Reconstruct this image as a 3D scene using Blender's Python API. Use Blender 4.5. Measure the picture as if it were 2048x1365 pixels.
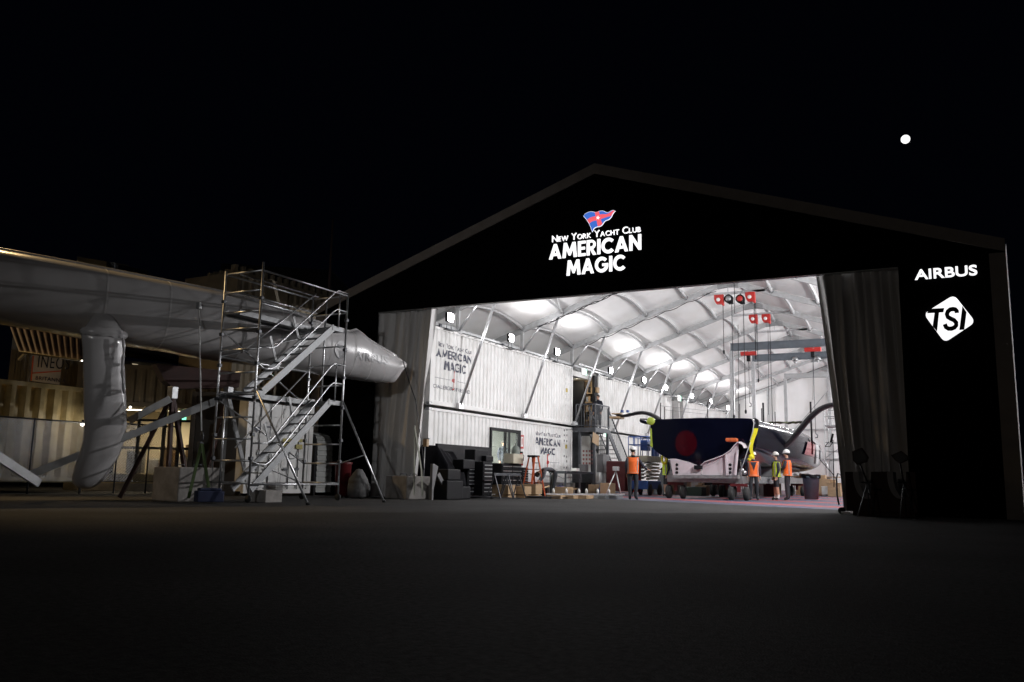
import bpy, bmesh, math, random
from mathutils import Vector, Matrix
R = math.radians
PI = math.pi
rnd = random.Random(7)
S = bpy.context.scene
for o in list(bpy.data.objects): bpy.data.objects.remove(o)
col = S.collection

# ------------------------------------------------------------ camera
CX, CY, CZ = 7.801, -19.186, 0.734
F = 1711.5
YAW, PIT, ROL = -0.4856, 0.1558, 0.0194
_cy, _sy, _cp, _sp = math.cos(YAW), math.sin(YAW), math.cos(PIT), math.sin(PIT)
FW = Vector((_sy*_cp, _cy*_cp, _sp)); RT = Vector((_cy, -_sy, 0)); UP = RT.cross(FW)
RT, UP = math.cos(ROL)*RT + math.sin(ROL)*UP, -math.sin(ROL)*RT + math.cos(ROL)*UP
CAM = Vector((CX, CY, CZ))
cam_data = bpy.data.cameras.new('camera'); cam = bpy.data.objects.new('camera', cam_data); col.objects.link(cam)
cam_data.sensor_width = 36; cam_data.lens = 36*F/2048; cam_data.clip_end = 3000; cam_data.clip_start = 0.05
mw = Matrix.Identity(4)
for i, v in enumerate((RT, UP, -FW)):
    for k in range(3): mw[k][i] = v[k]
mw.translation = CAM; cam.matrix_world = mw
S.camera = cam

def ray(px, py): return FW + RT*((px-1024)/F) - UP*((py-682.5)/F)
def at(px, py, X=None, Y=None, Z=None):
    "world point where the sight line meets a plane"
    d = ray(px, py)
    if X is not None: t = (X-CX)/d.x
    elif Y is not None: t = (Y-CY)/d.y
    else: t = (Z-CZ)/d.z
    return CAM + d*t
def dp(px, py, depth): return CAM + ray(px, py)*depth

# ------------------------------------------------------------ world, moonlight, exposure
W = bpy.data.worlds.new('World'); S.world = W; W.use_nodes = True
nt = W.node_tree; nt.nodes.clear()
wo = nt.nodes.new('ShaderNodeOutputWorld'); bg = nt.nodes.new('ShaderNodeBackground')
bg.inputs['Color'].default_value = (0.22, 0.3, 0.75, 1); bg.inputs['Strength'].default_value = 0.0016
nt.links.new(bg.outputs[0], wo.inputs[0])
S.view_settings.view_transform = 'Standard'; S.view_settings.look = 'None'
S.view_settings.exposure = 0; S.view_settings.gamma = 1
S.cycles.max_bounces = 6; S.cycles.diffuse_bounces = 4; S.cycles.glossy_bounces = 3; S.cycles.transmission_bounces = 4
S.cycles.sample_clamp_indirect = 3.0; S.cycles.sample_clamp_direct = 0
S.cycles.use_denoising = True
S.cycles.caustics_reflective = False; S.cycles.caustics_refractive = False

def lamp(name, kind, loc, energy, color=(1, 1, 1), radius=.1, target=None, angle=None, blend=.5, parent=None):
    l = bpy.data.lights.new(name, kind); l.energy = energy; l.color = color
    if kind in ('POINT', 'SPOT'): l.shadow_soft_size = radius
    if kind == 'AREA': l.size = radius
    if kind == 'SUN': l.angle = radius
    if kind == 'SPOT': l.spot_size = R(angle or 120); l.spot_blend = blend
    o = bpy.data.objects.new(name, l); col.objects.link(o); o.location = loc
    if target is not None:
        o.rotation_euler = (Vector(target)-Vector(loc)).to_track_quat('-Z', 'Y').to_euler()
    if parent: o.parent = parent
    return o
MOON = ray(1811, 279).normalized()
lamp('moonlight', 'SUN', (0, 0, 30), 0.003, (.8, .88, 1), R(.5), target=tuple(Vector((0, 0, 30))-MOON))
# street and yard lamps out of view, plus an added front fill
YARD = 1.0
lamp('sodium_street_light', 'SPOT', (-21.5, -8.0, 8.6), 1300*YARD, (1.0, .68, .34), .12, target=(-14.2, -4.5, 2.5), angle=64, blend=.9)
lamp('yard_flood_light', 'SPOT', (4.5, -27.0, 7.5), 1700*YARD, (.97, .98, 1.0), .12, target=(-6.6, 1.0, 3.2), angle=38, blend=1.0)
lamp('front_fill_light', 'POINT', (0.0, -32.0, 9.0), 500*YARD, (1.0, .90, .80), .2)  # added fill from behind the camera for right curtain, trim and ground

lamp('rear_sodium_light', 'SPOT', (-15.5, -5.0, 12.5), 2200*YARD, (1.0, .68, .32), .12, target=(-11.0, -6.2, 5.2), angle=48, blend=.8)

# ------------------------------------------------------------ materials
MATS = {}
def mat(name, c, rough=.6, metal=0, var=.12, scale=3.0, bump=0, emit=None, es=0, coat=0, dirt=0, detail=6, coords='Object', trans=0, alpha=1, bscale=None, stretch=None, spec=.5):
    if name in MATS: return MATS[name]
    m = bpy.data.materials.new(name); m.use_nodes = True; n = m.node_tree.nodes; L = m.node_tree.links
    b = n['Principled BSDF']
    b.inputs['Roughness'].default_value = rough; b.inputs['Metallic'].default_value = metal
    b.inputs['Specular IOR Level'].default_value = spec
    if coat: b.inputs['Coat Weight'].default_value = coat; b.inputs['Coat Roughness'].default_value = .05
    if trans: b.inputs['Transmission Weight'].default_value = trans
    if alpha < 1: b.inputs['Alpha'].default_value = alpha
    tc = n.new('ShaderNodeTexCoord'); src = tc.outputs[coords]
    if stretch:
        mp = n.new('ShaderNodeMapping'); mp.inputs['Scale'].default_value = stretch; L.new(src, mp.inputs[0]); src = mp.outputs[0]
    nz = n.new('ShaderNodeTexNoise'); nz.inputs['Scale'].default_value = scale; nz.inputs['Detail'].default_value = detail
    L.new(src, nz.inputs['Vector'])
    if var or dirt:
        rp = n.new('ShaderNodeValToRGB'); k = max(0, 1-var-dirt)
        rp.color_ramp.elements[0].position = .3; rp.color_ramp.elements[0].color = (c[0]*k, c[1]*k*.99, c[2]*k*.97, 1)
        rp.color_ramp.elements[1].position = .62; rp.color_ramp.elements[1].color = (min(1, c[0]*(1+var*.6)), min(1, c[1]*(1+var*.6)), min(1, c[2]*(1+var*.6)), 1)
        L.new(nz.outputs['Fac'], rp.inputs[0]); L.new(rp.outputs[0], b.inputs['Base Color'])
        mr = n.new('ShaderNodeMapRange'); mr.inputs[3].default_value = max(.03, rough-.12*rough*2); mr.inputs[4].default_value = min(1, rough+.1)
        L.new(nz.outputs['Fac'], mr.inputs[0]); L.new(mr.outputs[0], b.inputs['Roughness'])
    else:
        b.inputs['Base Color'].default_value = (*c, 1)
    if bump:
        bp = n.new('ShaderNodeBump'); bp.inputs['Strength'].default_value = bump; bp.inputs['Distance'].default_value = .02
        nb = n.new('ShaderNodeTexNoise'); nb.inputs['Scale'].default_value = bscale or scale*4; nb.inputs['Detail'].default_value = 5
        L.new(src, nb.inputs['Vector']); L.new(nb.outputs['Fac'], bp.inputs['Height']); L.new(bp.outputs[0], b.inputs['Normal'])
    if emit:
        b.inputs['Emission Color'].default_value = (*emit, 1); b.inputs['Emission Strength'].default_value = es
    MATS[name] = m; return m

m_white = mat('container_white_paint', (.80, .80, .79), .42, var=.08, scale=1.5, bump=.25, dirt=.07)
m_cream = mat('container_cream_paint', (.42, .36, .22), .5, var=.2, scale=2, bump=.2, dirt=.1)
m_greypaint = mat('container_grey_paint', (.16, .16, .165), .5, var=.15, scale=1.5, dirt=.1)
m_fabric = mat('white_pvc_fabric', (.84, .84, .84), .5, var=.05, scale=.8, bump=.25, bscale=2.2)
m_curtain = mat('grey_pvc_curtain', (.64, .63, .62), .38, var=.12, scale=1.2, bump=.2, bscale=4, stretch=(1, 1, .3))
m_black = mat('black_vinyl_facade', (.004, .004, .0045), .9, var=.1, scale=2, spec=0)
m_trim = mat('grey_facade_trim', (.26, .23, .205), .6, var=.1, scale=3)
m_alu = mat('aluminium', (.62, .63, .65), .33, .85, var=.12, scale=12)
m_alu_dull = mat('dull_aluminium', (.46, .47, .48), .5, .15, var=.12, scale=6)
m_towalu = mat('worn_tower_aluminium', (.30, .31, .32), .55, .3, var=.2, scale=7)
m_steel = mat('galvanised_steel', (.36, .37, .38), .45, .7, var=.2, scale=8)
m_darksteel = mat('dark_grey_steel', (.07, .075, .085), .45, .3, var=.2, scale=6)
m_blk = mat('black_plastic', (.006, .006, .008), .6, var=.2, scale=8, spec=.25)
m_rubber = mat('tyre_rubber', (.02, .02, .02), .85, var=.2, scale=10, bump=.3)
m_letter = mat('navy_lettering', (.03, .035, .07), .5, var=.1)
m_red = mat('red_paint', (.50, .03, .025), .4, var=.15, scale=6)
m_dred = mat('dark_red_paint', (.10, .010, .012), .45, var=.25, scale=4)
m_orangehv = mat('orange_hi_vis_fabric', (.95, .17, .025), .75, var=.1, scale=9, bump=.4)
m_yellowhv = mat('yellow_hi_vis_fabric', (.62, .80, .04), .75, var=.1, scale=9, bump=.4)
m_reflect = mat('grey_reflective_tape', (.35, .33, .31), .4, .2)
m_navy = mat('navy_cloth', (.018, .02, .035), .85, var=.2, scale=10, bump=.4)
m_pants = mat('dark_trousers', (.022, .024, .03), .85, var=.25, scale=10, bump=.4)
m_skin = mat('skin', (.52, .30, .21), .55, var=.06, scale=9)
m_hair = mat('dark_hair', (.02, .014, .01), .6, var=.3, scale=30)
m_helmet = mat('white_helmet_shell', (.80, .80, .80), .28, var=.03)
m_shoe = mat('dark_shoe', (.02, .02, .022), .6, var=.2)
m_sock = mat('white_sock', (.7, .7, .7), .8)
m_concrete = mat('concrete', (.27, .255, .24), .85, var=.2, scale=3, bump=.4, dirt=.15)
m_wood = mat('plywood', (.42, .29, .17), .7, var=.2, scale=4, stretch=(1, 6, 6))
m_card = mat('cardboard', (.40, .28, .17), .8, var=.12, scale=5)
m_blue = mat('blue_paint', (.03, .08, .28), .4, var=.15, scale=6)
m_yellow = mat('yellow_webbing', (.80, .72, .02), .6, var=.1, scale=12, bump=.3)
m_green = mat('green_plastic', (.03, .42, .16), .5, var=.1)
m_shrink = mat('white_shrink_wrap', (.50, .49, .495), .20, var=.10, scale=.9, bump=.26, bscale=3.2, coat=.45, stretch=(1, 1, .55))
m_hull = mat('navy_gloss_hull', (.0022, .0028, .009), .10, var=.1, scale=1, spec=.42)
m_carbon = mat('black_carbon', (.012, .012, .014), .28, var=.15, scale=12)
m_lampface = mat('lit_lamp_glass', (1, 1, 1), .5, var=0, emit=(1, .98, .98), es=60)
m_glass = mat('window_glass', (.55, .62, .60), .04, var=0, alpha=.10)

# ------------------------------------------------------------ mesh helpers
class MB:
    def __init__(s): s.v = []; s.f = []; s.sm = []
    def poly(s, pts, smooth=False):
        b = len(s.v); s.v += [tuple(p) for p in pts]; s.f.append(tuple(range(b, b+len(pts)))); s.sm.append(smooth)
    def mesh(s, vs, fs, smooth=False):
        b = len(s.v); s.v += [tuple(p) for p in vs]
        for f in fs: s.f.append(tuple(i+b for i in f)); s.sm.append(smooth)
    def box(s, a, b, bev=0):
        x0, x1 = sorted((a[0], b[0])); y0, y1 = sorted((a[1], b[1])); z0, z1 = sorted((a[2], b[2]))
        if bev:
            e = min(bev, (x1-x0)*.45, (y1-y0)*.45, (z1-z0)*.45)
            bm = bmesh.new(); r = bmesh.ops.create_cube(bm, size=1)
            for v in bm.verts: v.co = Vector(((x0+x1)/2+v.co.x*(x1-x0), (y0+y1)/2+v.co.y*(y1-y0), (z0+z1)/2+v.co.z*(z1-z0)))
            bmesh.ops.bevel(bm, geom=bm.edges[:], offset=e, segments=2, affect='EDGES', profile=.6)
            bm.verts.ensure_lookup_table(); s.mesh([v.co[:] for v in bm.verts], [[v.index for v in f.verts] for f in bm.faces]); bm.free(); return
        s.mesh([(x0, y0, z0), (x1, y0, z0), (x1, y1, z0), (x0, y1, z0), (x0, y0, z1), (x1, y0, z1), (x1, y1, z1), (x0, y1, z1)],
               [(3, 2, 1, 0), (4, 5, 6, 7), (0, 1, 5, 4), (1, 2, 6, 5), (2, 3, 7, 6), (3, 0, 4, 7)])
    def bar(s, a, b, w, h=None, up=(0, 0, 1)):
        "rectangular bar from a to b, w wide, h along up"
        a = Vector(a); b = Vector(b); h = h or w; d = (b-a).normalized(); u = Vector(up)
        if abs(d.dot(u)) > .98: u = Vector((0, 1, 0))
        sd = d.cross(u).normalized(); u = sd.cross(d)
        vs = []
        for p in (a, b):
            for q, r in ((-1, -1), (1, -1), (1, 1), (-1, 1)): vs.append(p+sd*(q*w/2)+u*(r*h/2))
        s.mesh(vs, [(3, 2, 1, 0), (4, 5, 6, 7), (0, 1, 5, 4), (1, 2, 6, 5), (2, 3, 7, 6), (3, 0, 4, 7)])
    def tube(s, pts, r, n=8, caps=True, rr=None):
        pts = [Vector(p) for p in pts]; rings = []; prev = None
        for i, p in enumerate(pts):
            d = (pts[min(i+1, len(pts)-1)]-pts[max(i-1, 0)])
            if d.length < 1e-9: d = Vector((0, 0, 1))
            d.normalize()
            if prev is None:
                u = Vector((0, 0, 1)) if abs(d.z) < .9 else Vector((1, 0, 0)); u = (u-d*u.dot(d)).normalized()
            else:
                u = (prev-d*prev.dot(d)).normalized()
            prev = u; w = d.cross(u); q = rr[i] if rr else r
            rings.append([p+(u*math.cos(2*PI*k/n)+w*math.sin(2*PI*k/n))*q for k in range(n)])
        s.loft(rings, caps)
    def loft(s, rings, caps=True, closed=True, smooth=True):
        n = len(rings[0]); b = len(s.v)
        for r in rings: s.v += [tuple(p) for p in r]
        for i in range(len(rings)-1):
            for k in range(n if closed else n-1):
                k2 = (k+1) % n; s.f.append((b+i*n+k, b+i*n+k2, b+(i+1)*n+k2, b+(i+1)*n+k)); s.sm.append(smooth)
        if caps:
            s.f.append(tuple(b+k for k in reversed(range(n)))); s.sm.append(False)
            s.f.append(tuple(b+(len(rings)-1)*n+k for k in range(n))); s.sm.append(False)
    def lathe(s, c, prof, n=16, axis='Z'):
        rings = []
        for r, h in prof:
            ring = []
            for k in range(n):
                x, y = r*math.cos(2*PI*k/n), r*math.sin(2*PI*k/n)
                p = {'Z': (x, y, h), 'X': (h, x, y), 'Y': (x, h, y)}[axis]
                ring.append((c[0]+p[0], c[1]+p[1], c[2]+p[2]))
            rings.append(ring)
        s.loft(rings)
    def prism(s, pts, off):
        "polygon pts extruded by vector off"
        off = Vector(off); a = [Vector(p) for p in pts]; n = len(a)
        s.mesh(a+[p+off for p in a], [tuple(reversed(range(n))), tuple(range(n, 2*n))]+[(i, (i+1) % n, n+(i+1) % n, n+i) for i in range(n)])
    def sphere(s, c, r, n=14, m=8, sc=(1, 1, 1)):
        rings = []
        for i in range(m+1):
            t = PI*(i+.02)/(m+.04); rings.append([(c[0]+r*sc[0]*math.sin(t)*math.cos(2*PI*k/n), c[1]+r*sc[1]*math.sin(t)*math.sin(2*PI*k/n), c[2]-r*sc[2]*math.cos(t)) for k in range(n)])
        s.loft(rings)
    def grid(s, fn, nu, nv, smooth=True):
        b = len(s.v)
        for i in range(nu+1):
            for j in range(nv+1): s.v.append(tuple(fn(i/nu, j/nv)))
        for i in range(nu):
            for j in range(nv):
                a = b+i*(nv+1)+j; s.f.append((a, a+nv+1, a+nv+2, a+1)); s.sm.append(smooth)
    def build(s, name, m, parent=None, loc=None, fix=True):
        me = bpy.data.meshes.new(name); v = s.v
        if loc is not None:
            l = Vector(loc); v = [tuple(Vector(p)-l) for p in v]
        elif parent is not None:
            l = parent.location; v = [tuple(Vector(p)-l) for p in v]
        me.from_pydata(v, [], s.f)
        for p, q in zip(me.polygons, s.sm): p.use_smooth = q
        if fix:
            bm = bmesh.new(); bm.from_mesh(me); bmesh.ops.recalc_face_normals(bm, faces=bm.faces[:]); bm.to_mesh(me); bm.free()
        me.materials.append(m)
        o = bpy.data.objects.new(name, me); col.objects.link(o)
        if parent is not None: o.parent = parent
        elif loc is not None: o.location = loc
        return o
def sub(mb, name, m, part, thing):
    "sub-part: vertices given in world coordinates, parented to a part whose origin is the thing's origin"
    o = mb.build(name, m, None, loc=thing.location); o.location = (0, 0, 0); o.parent = part; return o
def thing(name, label, cat, loc=(0, 0, 0), group=None, kind=None):
    o = bpy.data.objects.new(name, None); col.objects.link(o); o.location = loc; o.empty_display_size = .1
    tag(o, label, cat, group, kind); return o
def tag(o, label=None, cat=None, group=None, kind=None):
    if label: o['label'] = label
    if cat: o['category'] = cat
    if group: o['group'] = group
    if kind: o['kind'] = kind
    return o
def kids(o): return [c for c in bpy.data.objects if c.parent == o]
def dup(root, loc, rotz=None, label=None):
    r = root.copy(); col.objects.link(r); r.location = loc
    if rotz is not None: r.rotation_euler.z = rotz
    if label: r['label'] = label
    for ch in kids(root):
        c = ch.copy(); col.objects.link(c); c.parent = r
        for g in kids(ch):
            d = g.copy(); col.objects.link(d); d.parent = c
    return r
FONT_CACHE = {}
def glyphs(txt, bold=0.0, smallcaps=False, space=1.0):
    "flat text outline mesh (x right, y up) from Blender's built-in font: (verts, faces, bbox)"
    key = (txt, bold, smallcaps, space)
    if key in FONT_CACHE: return FONT_CACHE[key]
    def raw(t, k=1):
        cu = bpy.data.curves.new('t', 'FONT'); cu.body = t; cu.offset = bold*k; cu.space_character = space; cu.resolution_u = 5; cu.fill_mode = 'FRONT'
        o = bpy.data.objects.new('t', cu); col.objects.link(o); dg = bpy.context.evaluated_depsgraph_get()
        me = bpy.data.meshes.new_from_object(o.evaluated_get(dg)); vs = [v.co.copy() for v in me.vertices]; fs = [tuple(p.vertices) for p in me.polygons]
        bpy.data.objects.remove(o); bpy.data.meshes.remove(me); bpy.data.curves.remove(cu); return vs, fs
    if not smallcaps: vs, fs = raw(txt)
    else:
        vs, fs = [], []; x = 0
        for w in txt.split(' '):
            for i, ch in enumerate(w):
                a, b = raw(ch); k = 1.0 if i == 0 else .74; x0 = min(p.x for p in a); x1 = max(p.x for p in a); n = len(vs)
                vs += [Vector(((p.x-x0)*k+x, p.y*k, 0)) for p in a]; fs += [tuple(q+n for q in f) for f in b]; x += (x1-x0)*k+.09
            x += .28
    bb = (min(p.x for p in vs), max(p.x for p in vs), min(p.y for p in vs), max(p.y for p in vs))
    FONT_CACHE[key] = (vs, fs, bb); return FONT_CACHE[key]
def text_mb(txt, o, ux, uy, w, h, bold=0, smallcaps=False, thick=.012, space=1.0, shear=0):
    "text filling w x h, lower left corner at o, along unit vectors ux, uy; real thickness"
    vs, fs, bb = glyphs(txt, bold, smallcaps, space); o = Vector(o); ux = Vector(ux); uy = Vector(uy); nrm = ux.cross(uy)
    sx = w/(bb[1]-bb[0]); sy = h/(bb[3]-bb[2]); mb = MB()
    P = [o+ux*((p.x-bb[0])*sx+shear*(p.y-bb[2])*sy)+uy*((p.y-bb[2])*sy) for p in vs]
    mb.mesh([p+nrm*thick for p in P], fs)
    from collections import Counter
    c = Counter(); dr = {}
    for f in fs:
        for i in range(len(f)):
            a, b = f[i], f[(i+1) % len(f)]; c[frozenset((a, b))] += 1; dr[frozenset((a, b))] = (a, b)
    for k, n in c.items():
        if n == 1: a, b = dr[k]; mb.poly([P[a], P[b], P[b]+nrm*thick, P[a]+nrm*thick])
    return mb
def arc_ring(cx, cy, r0, r1, a0, a1, n=14, sy=1.0):
    q = []
    for i in range(n):
        a, b = R(a0+(a1-a0)*i/n), R(a0+(a1-a0)*(i+1)/n)
        q.append([(cx+r0*math.cos(a), cy+r0*math.sin(a)*sy), (cx+r1*math.cos(a), cy+r1*math.sin(a)*sy), (cx+r1*math.cos(b), cy+r1*math.sin(b)*sy), (cx+r0*math.cos(b), cy+r0*math.sin(b)*sy)])
    return q
HL = {
 'A': (.94, [[(0, 0), (.37, 1), (.47, 1), (.47, .70), (.37, .38), (.47, .38), (.47, .21), (.30, .21), (.23, 0)], [(.94, 0), (.57, 1), (.47, 1), (.47, .70), (.57, .38), (.47, .38), (.47, .21), (.64, .21), (.71, 0)][::-1]]),
 'M': (1.08, [[(0, 0), (.10, 1), (.31, 1), (.54, .46), (.77, 1), (.98, 1), (1.08, 0), (.86, 0), (.80, .60), (.60, .13), (.48, .13), (.28, .60), (.22, 0)]]),
 'N': (.84, [[(0, 0), (0, 1), (.20, 1), (.63, .38), (.63, 1), (.84, 1), (.84, 0), (.65, 0), (.21, .63), (.21, 0)]]),
 'E': (.56, [[(0, 0), (0, 1), (.56, 1), (.56, .83), (.21, .83), (.21, .60), (.52, .60), (.52, .43), (.21, .43), (.21, .17), (.56, .17), (.56, 0)]]),
 'I': (.21, [[(0, 0), (0, 1), (.21, 1), (.21, 0)]]),
 'R': (.70, [[(0, 0), (0, 1), (.21, 1), (.21, 0)], [(.21, 1), (.36, 1), (.36, .84), (.21, .84)], [(.21, .40), (.36, .40), (.36, .56), (.21, .56)], [(.24, .40), (.46, .40), (.72, 0), (.47, 0)]]+arc_ring(.36, .70, .14, .30, -90, 90)),
 'C': (.88, arc_ring(.5, .5, .30, .51, 42, 318, 20)),
 'G': (.98, arc_ring(.5, .5, .30, .51, 42, 345, 22)+[[(.55, .40), (.55, .56), (.98, .56), (.985, .37), (.79, .425), (.79, .40)]]),
}
def heavy_mb(word, o, ux, uy, w, h, thick=.012):
    tw_ = sum(HL[c][0] for c in word)+.10*(len(word)-1); sx = w/tw_; x = 0; mb = MB(); o = Vector(o); ux = Vector(ux); uy = Vector(uy); nr = ux.cross(uy)
    for c in word:
        for poly in HL[c][1]: mb.prism([o+ux*((x+px)*sx)+uy*(py*h) for px, py in poly], nr*thick)
        x += HL[c][0]+.10
    return mb
AX, AY, AZ = Vector((1, 0, 0)), Vector((0, 1, 0)), Vector((0, 0, 1))

# ------------------------------------------------------------ setting
def asphalt():
    m = bpy.data.materials.new('asphalt'); m.use_nodes = True; n = m.node_tree.nodes; L = m.node_tree.links; b = n['Principled BSDF']
    tc = n.new('ShaderNodeTexCoord')
    a = n.new('ShaderNodeTexNoise'); a.inputs['Scale'].default_value = .35; a.inputs['Detail'].default_value = 8
    c = n.new('ShaderNodeTexNoise'); c.inputs['Scale'].default_value = 22; c.inputs['Detail'].default_value = 6
    v = n.new('ShaderNodeTexVoronoi'); v.inputs['Scale'].default_value = 90
    for q in (a, c, v): L.new(tc.outputs['Object'], q.inputs['Vector'])
    r1 = n.new('ShaderNodeValToRGB'); r1.color_ramp.elements[0].color = (.015, .0147, .0145, 1); r1.color_ramp.elements[1].color = (.05, .049, .048, 1)
    r1.color_ramp.elements[0].position = .3; r1.color_ramp.elements[1].position = .7
    L.new(a.outputs['Fac'], r1.inputs[0])
    mx = n.new('ShaderNodeMixRGB'); mx.blend_type = 'MULTIPLY'; mx.inputs[0].default_value = .8
    r2 = n.new('ShaderNodeValToRGB'); r2.color_ramp.elements[0].position = .3; r2.color_ramp.elements[0].color = (.2, .2, .2, 1); r2.color_ramp.elements[1].position = .75; r2.color_ramp.elements[1].color = (2.0, 2.0, 2.0, 1)
    L.new(c.outputs['Fac'], r2.inputs[0]); L.new(r1.outputs[0], mx.inputs[1]); L.new(r2.outputs[0], mx.inputs[2]); L.new(mx.outputs[0], b.inputs['Base Color'])
    b.inputs['Roughness'].default_value = .85; b.inputs['Specular IOR Level'].default_value = .25
    bp = n.new('ShaderNodeBump'); bp.inputs['Strength'].default_value = .55; bp.inputs['Distance'].default_value = .008
    L.new(v.outputs['Distance'], bp.inputs['Height']); L.new(bp.outputs[0], b.inputs['Normal'])
    # cracks and sealed joints
    k = n.new('ShaderNodeTexVoronoi'); k.feature = 'DISTANCE_TO_EDGE'; k.inputs['Scale'].default_value = .22
    wv = n.new('ShaderNodeTexNoise'); wv.inputs['Scale'].default_value = 1.2; wv.inputs['Detail'].default_value = 6; L.new(tc.outputs['Object'], wv.inputs['Vector'])
    wm = n.new('ShaderNodeMixRGB'); wm.inputs[0].default_value = .25; L.new(tc.outputs['Object'], wm.inputs[1]); L.new(wv.outputs['Color'], wm.inputs[2]); L.new(wm.outputs[0], k.inputs['Vector'])
    kr = n.new('ShaderNodeValToRGB'); kr.color_ramp.elements[0].position = .002; kr.color_ramp.elements[0].color = (.8, .8, .8, 1); kr.color_ramp.elements[1].position = .008; kr.color_ramp.elements[1].color = (1, 1, 1, 1)
    L.new(k.outputs['Distance'], kr.inputs[0]); km = n.new('ShaderNodeMixRGB'); km.blend_type = 'MULTIPLY'; km.inputs[0].default_value = 1; L.new(mx.outputs[0], km.inputs[1]); L.new(kr.outputs[0], km.inputs[2]); L.new(km.outputs[0], b.inputs['Base Color'])
    return m
g = MB(); g.poly([(-400, -120, 0), (400, -120, 0), (400, 600, 0), (-400, 600, 0)])
tag(g.build('ground', asphalt()), kind='structure')

def mat_floor():
    m = bpy.data.materials.new('event_floor_tiles'); m.use_nodes = True; n = m.node_tree.nodes; L = m.node_tree.links; b = n['Principled BSDF']
    tc = n.new('ShaderNodeTexCoord'); mp = n.new('ShaderNodeMapping'); mp.inputs['Rotation'].default_value = (0, 0, R(0)); L.new(tc.outputs['Object'], mp.inputs[0])
    br = n.new('ShaderNodeTexBrick'); br.offset = 0; br.inputs['Scale'].default_value = 1.0
    br.inputs['Brick Width'].default_value = .34; br.inputs['Row Height'].default_value = .34; br.inputs['Mortar Size'].default_value = .022
    L.new(mp.outputs[0], br.inputs['Vector'])
    # red diagonal stripes of the flag-like floor design
    sp = n.new('ShaderNodeSeparateXYZ'); L.new(tc.outputs['Object'], sp.inputs[0])
    ad = n.new('ShaderNodeMath'); ad.operation = 'MULTIPLY_ADD'; ad.inputs[1].default_value = .55; L.new(sp.outputs['X'], ad.inputs[0]); L.new(sp.outputs['Y'], ad.inputs[2])
    mo = n.new('ShaderNodeMath'); mo.operation = 'MULTIPLY_ADD'; mo.inputs[1].default_value = 1/4.6; mo.inputs[2].default_value = .6065; L.new(ad.outputs[0], mo.inputs[0])
    fr = n.new('ShaderNodeMath'); fr.operation = 'FRACT'; L.new(mo.outputs[0], fr.inputs[0])
    gt = n.new('ShaderNodeMath'); gt.operation = 'GREATER_THAN'; gt.inputs[1].default_value = .65; L.new(fr.outputs[0], gt.inputs[0])
    base = n.new('ShaderNodeMixRGB'); base.inputs[1].default_value = (.055, .07, .125, 1); base.inputs[2].default_value = (.42, .05, .045, 1); L.new(gt.outputs[0], base.inputs[0])
    gr = n.new('ShaderNodeMixRGB'); gr.inputs[2].default_value = (.15, .15, .20, 1); L.new(base.outputs[0], gr.inputs[1])
    L.new(br.outputs['Fac'], gr.inputs[0])
    nz = n.new('ShaderNodeTexNoise'); nz.inputs['Scale'].default_value = 1.5; nz.inputs['Detail'].default_value = 6; L.new(tc.outputs['Object'], nz.inputs['Vector'])
    mx = n.new('ShaderNodeMixRGB'); mx.blend_type = 'MULTIPLY'; mx.inputs[0].default_value = .35; L.new(gr.outputs[0], mx.inputs[1]); L.new(nz.outputs['Color'], mx.inputs[2])
    L.new(mx.outputs[0], b.inputs['Base Color']); b.inputs['Roughness'].default_value = .55
    return m
fl = MB()
fz = .004
fl.poly([(6.6, 4.4, fz), (9, 4.2, fz), (9, 49, fz), (-10.7, 49, fz), (-8.3, 10.3, fz), (-2.5, 8.6, fz), (2, 6.4, fz)])
tag(fl.build('floor', mat_floor()), kind='structure')

# moon, far beyond everything
mp_ = CAM + MOON*1500
mm = MB(); mm.sphere(tuple(mp_), 1500*7.7/F, 32, 16)
m_moon = bpy.data.materials.new('moon_surface'); m_moon.use_nodes = True
_n = m_moon.node_tree.nodes; _b = _n['Principled BSDF']; _b.inputs['Base Color'].default_value = (.1, .1, .1, 1)
_z = _n.new('ShaderNodeTexNoise'); _z.inputs['Scale'].default_value = .2; _r = _n.new('ShaderNodeValToRGB')
_r.color_ramp.elements[0].color = (.8, .78, .76, 1); _r.color_ramp.elements[1].color = (1, 1, 1, 1)
m_moon.node_tree.links.new(_z.outputs['Fac'], _r.inputs[0]); m_moon.node_tree.links.new(_r.outputs[0], _b.inputs['Emission Color']); _b.inputs['Emission Strength'].default_value = 1.6
mo_ = mm.build('moon', m_moon, loc=tuple(mp_)); tag(mo_, 'full white moon in the black sky above the hangar roof', 'moon')

# ------------------------------------------------------------ hangar
YF = 2.46
RX, RZ, SL = -1.0, 9.2, .338        # ridge x, rafter underside z, slope
FY = [2.11+5.2*i for i in range(10)]
FY[0] = YF+.25
YB = FY[9]
hangar = thing('hangar', 'large gabled tent hangar with black front and brightly lit open interior', 'hangar', (RX, YF, 0))
A = at(1190, 328, Y=YF); EL = at(641, 609, Y=YF); ER = at(2009, 478, Y=YF)
OL = at(752, 624, Y=YF); OR = at(1796, 530, Y=YF); OT = (OL.z+OR.z)/2
xl, xr = OL.x, OR.x; XL = -10.95; XR = ER.x; EZl = EL.z; EZr = ER.z
th = .12
f = MB()
def fac(pts): f.prism([(x, YF, z) for x, z in pts], (0, th, 0))
fac([(XL, 0), (xl, 0), (xl, OT), (XL, OT)])
fac([(xr, 0), (XR, 0), (XR, OT), (xr, OT)])
zl = A.z-(A.z-EL.z)/(A.x-EL.x)*(A.x-XL)
f.prism([(XL, YF, OT), (XR, YF, OT), (XR, YF, EZr), (A.x, YF, A.z), (XL, YF, zl)], (0, th, 0))
f.build('facade', m_black, hangar)
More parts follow.
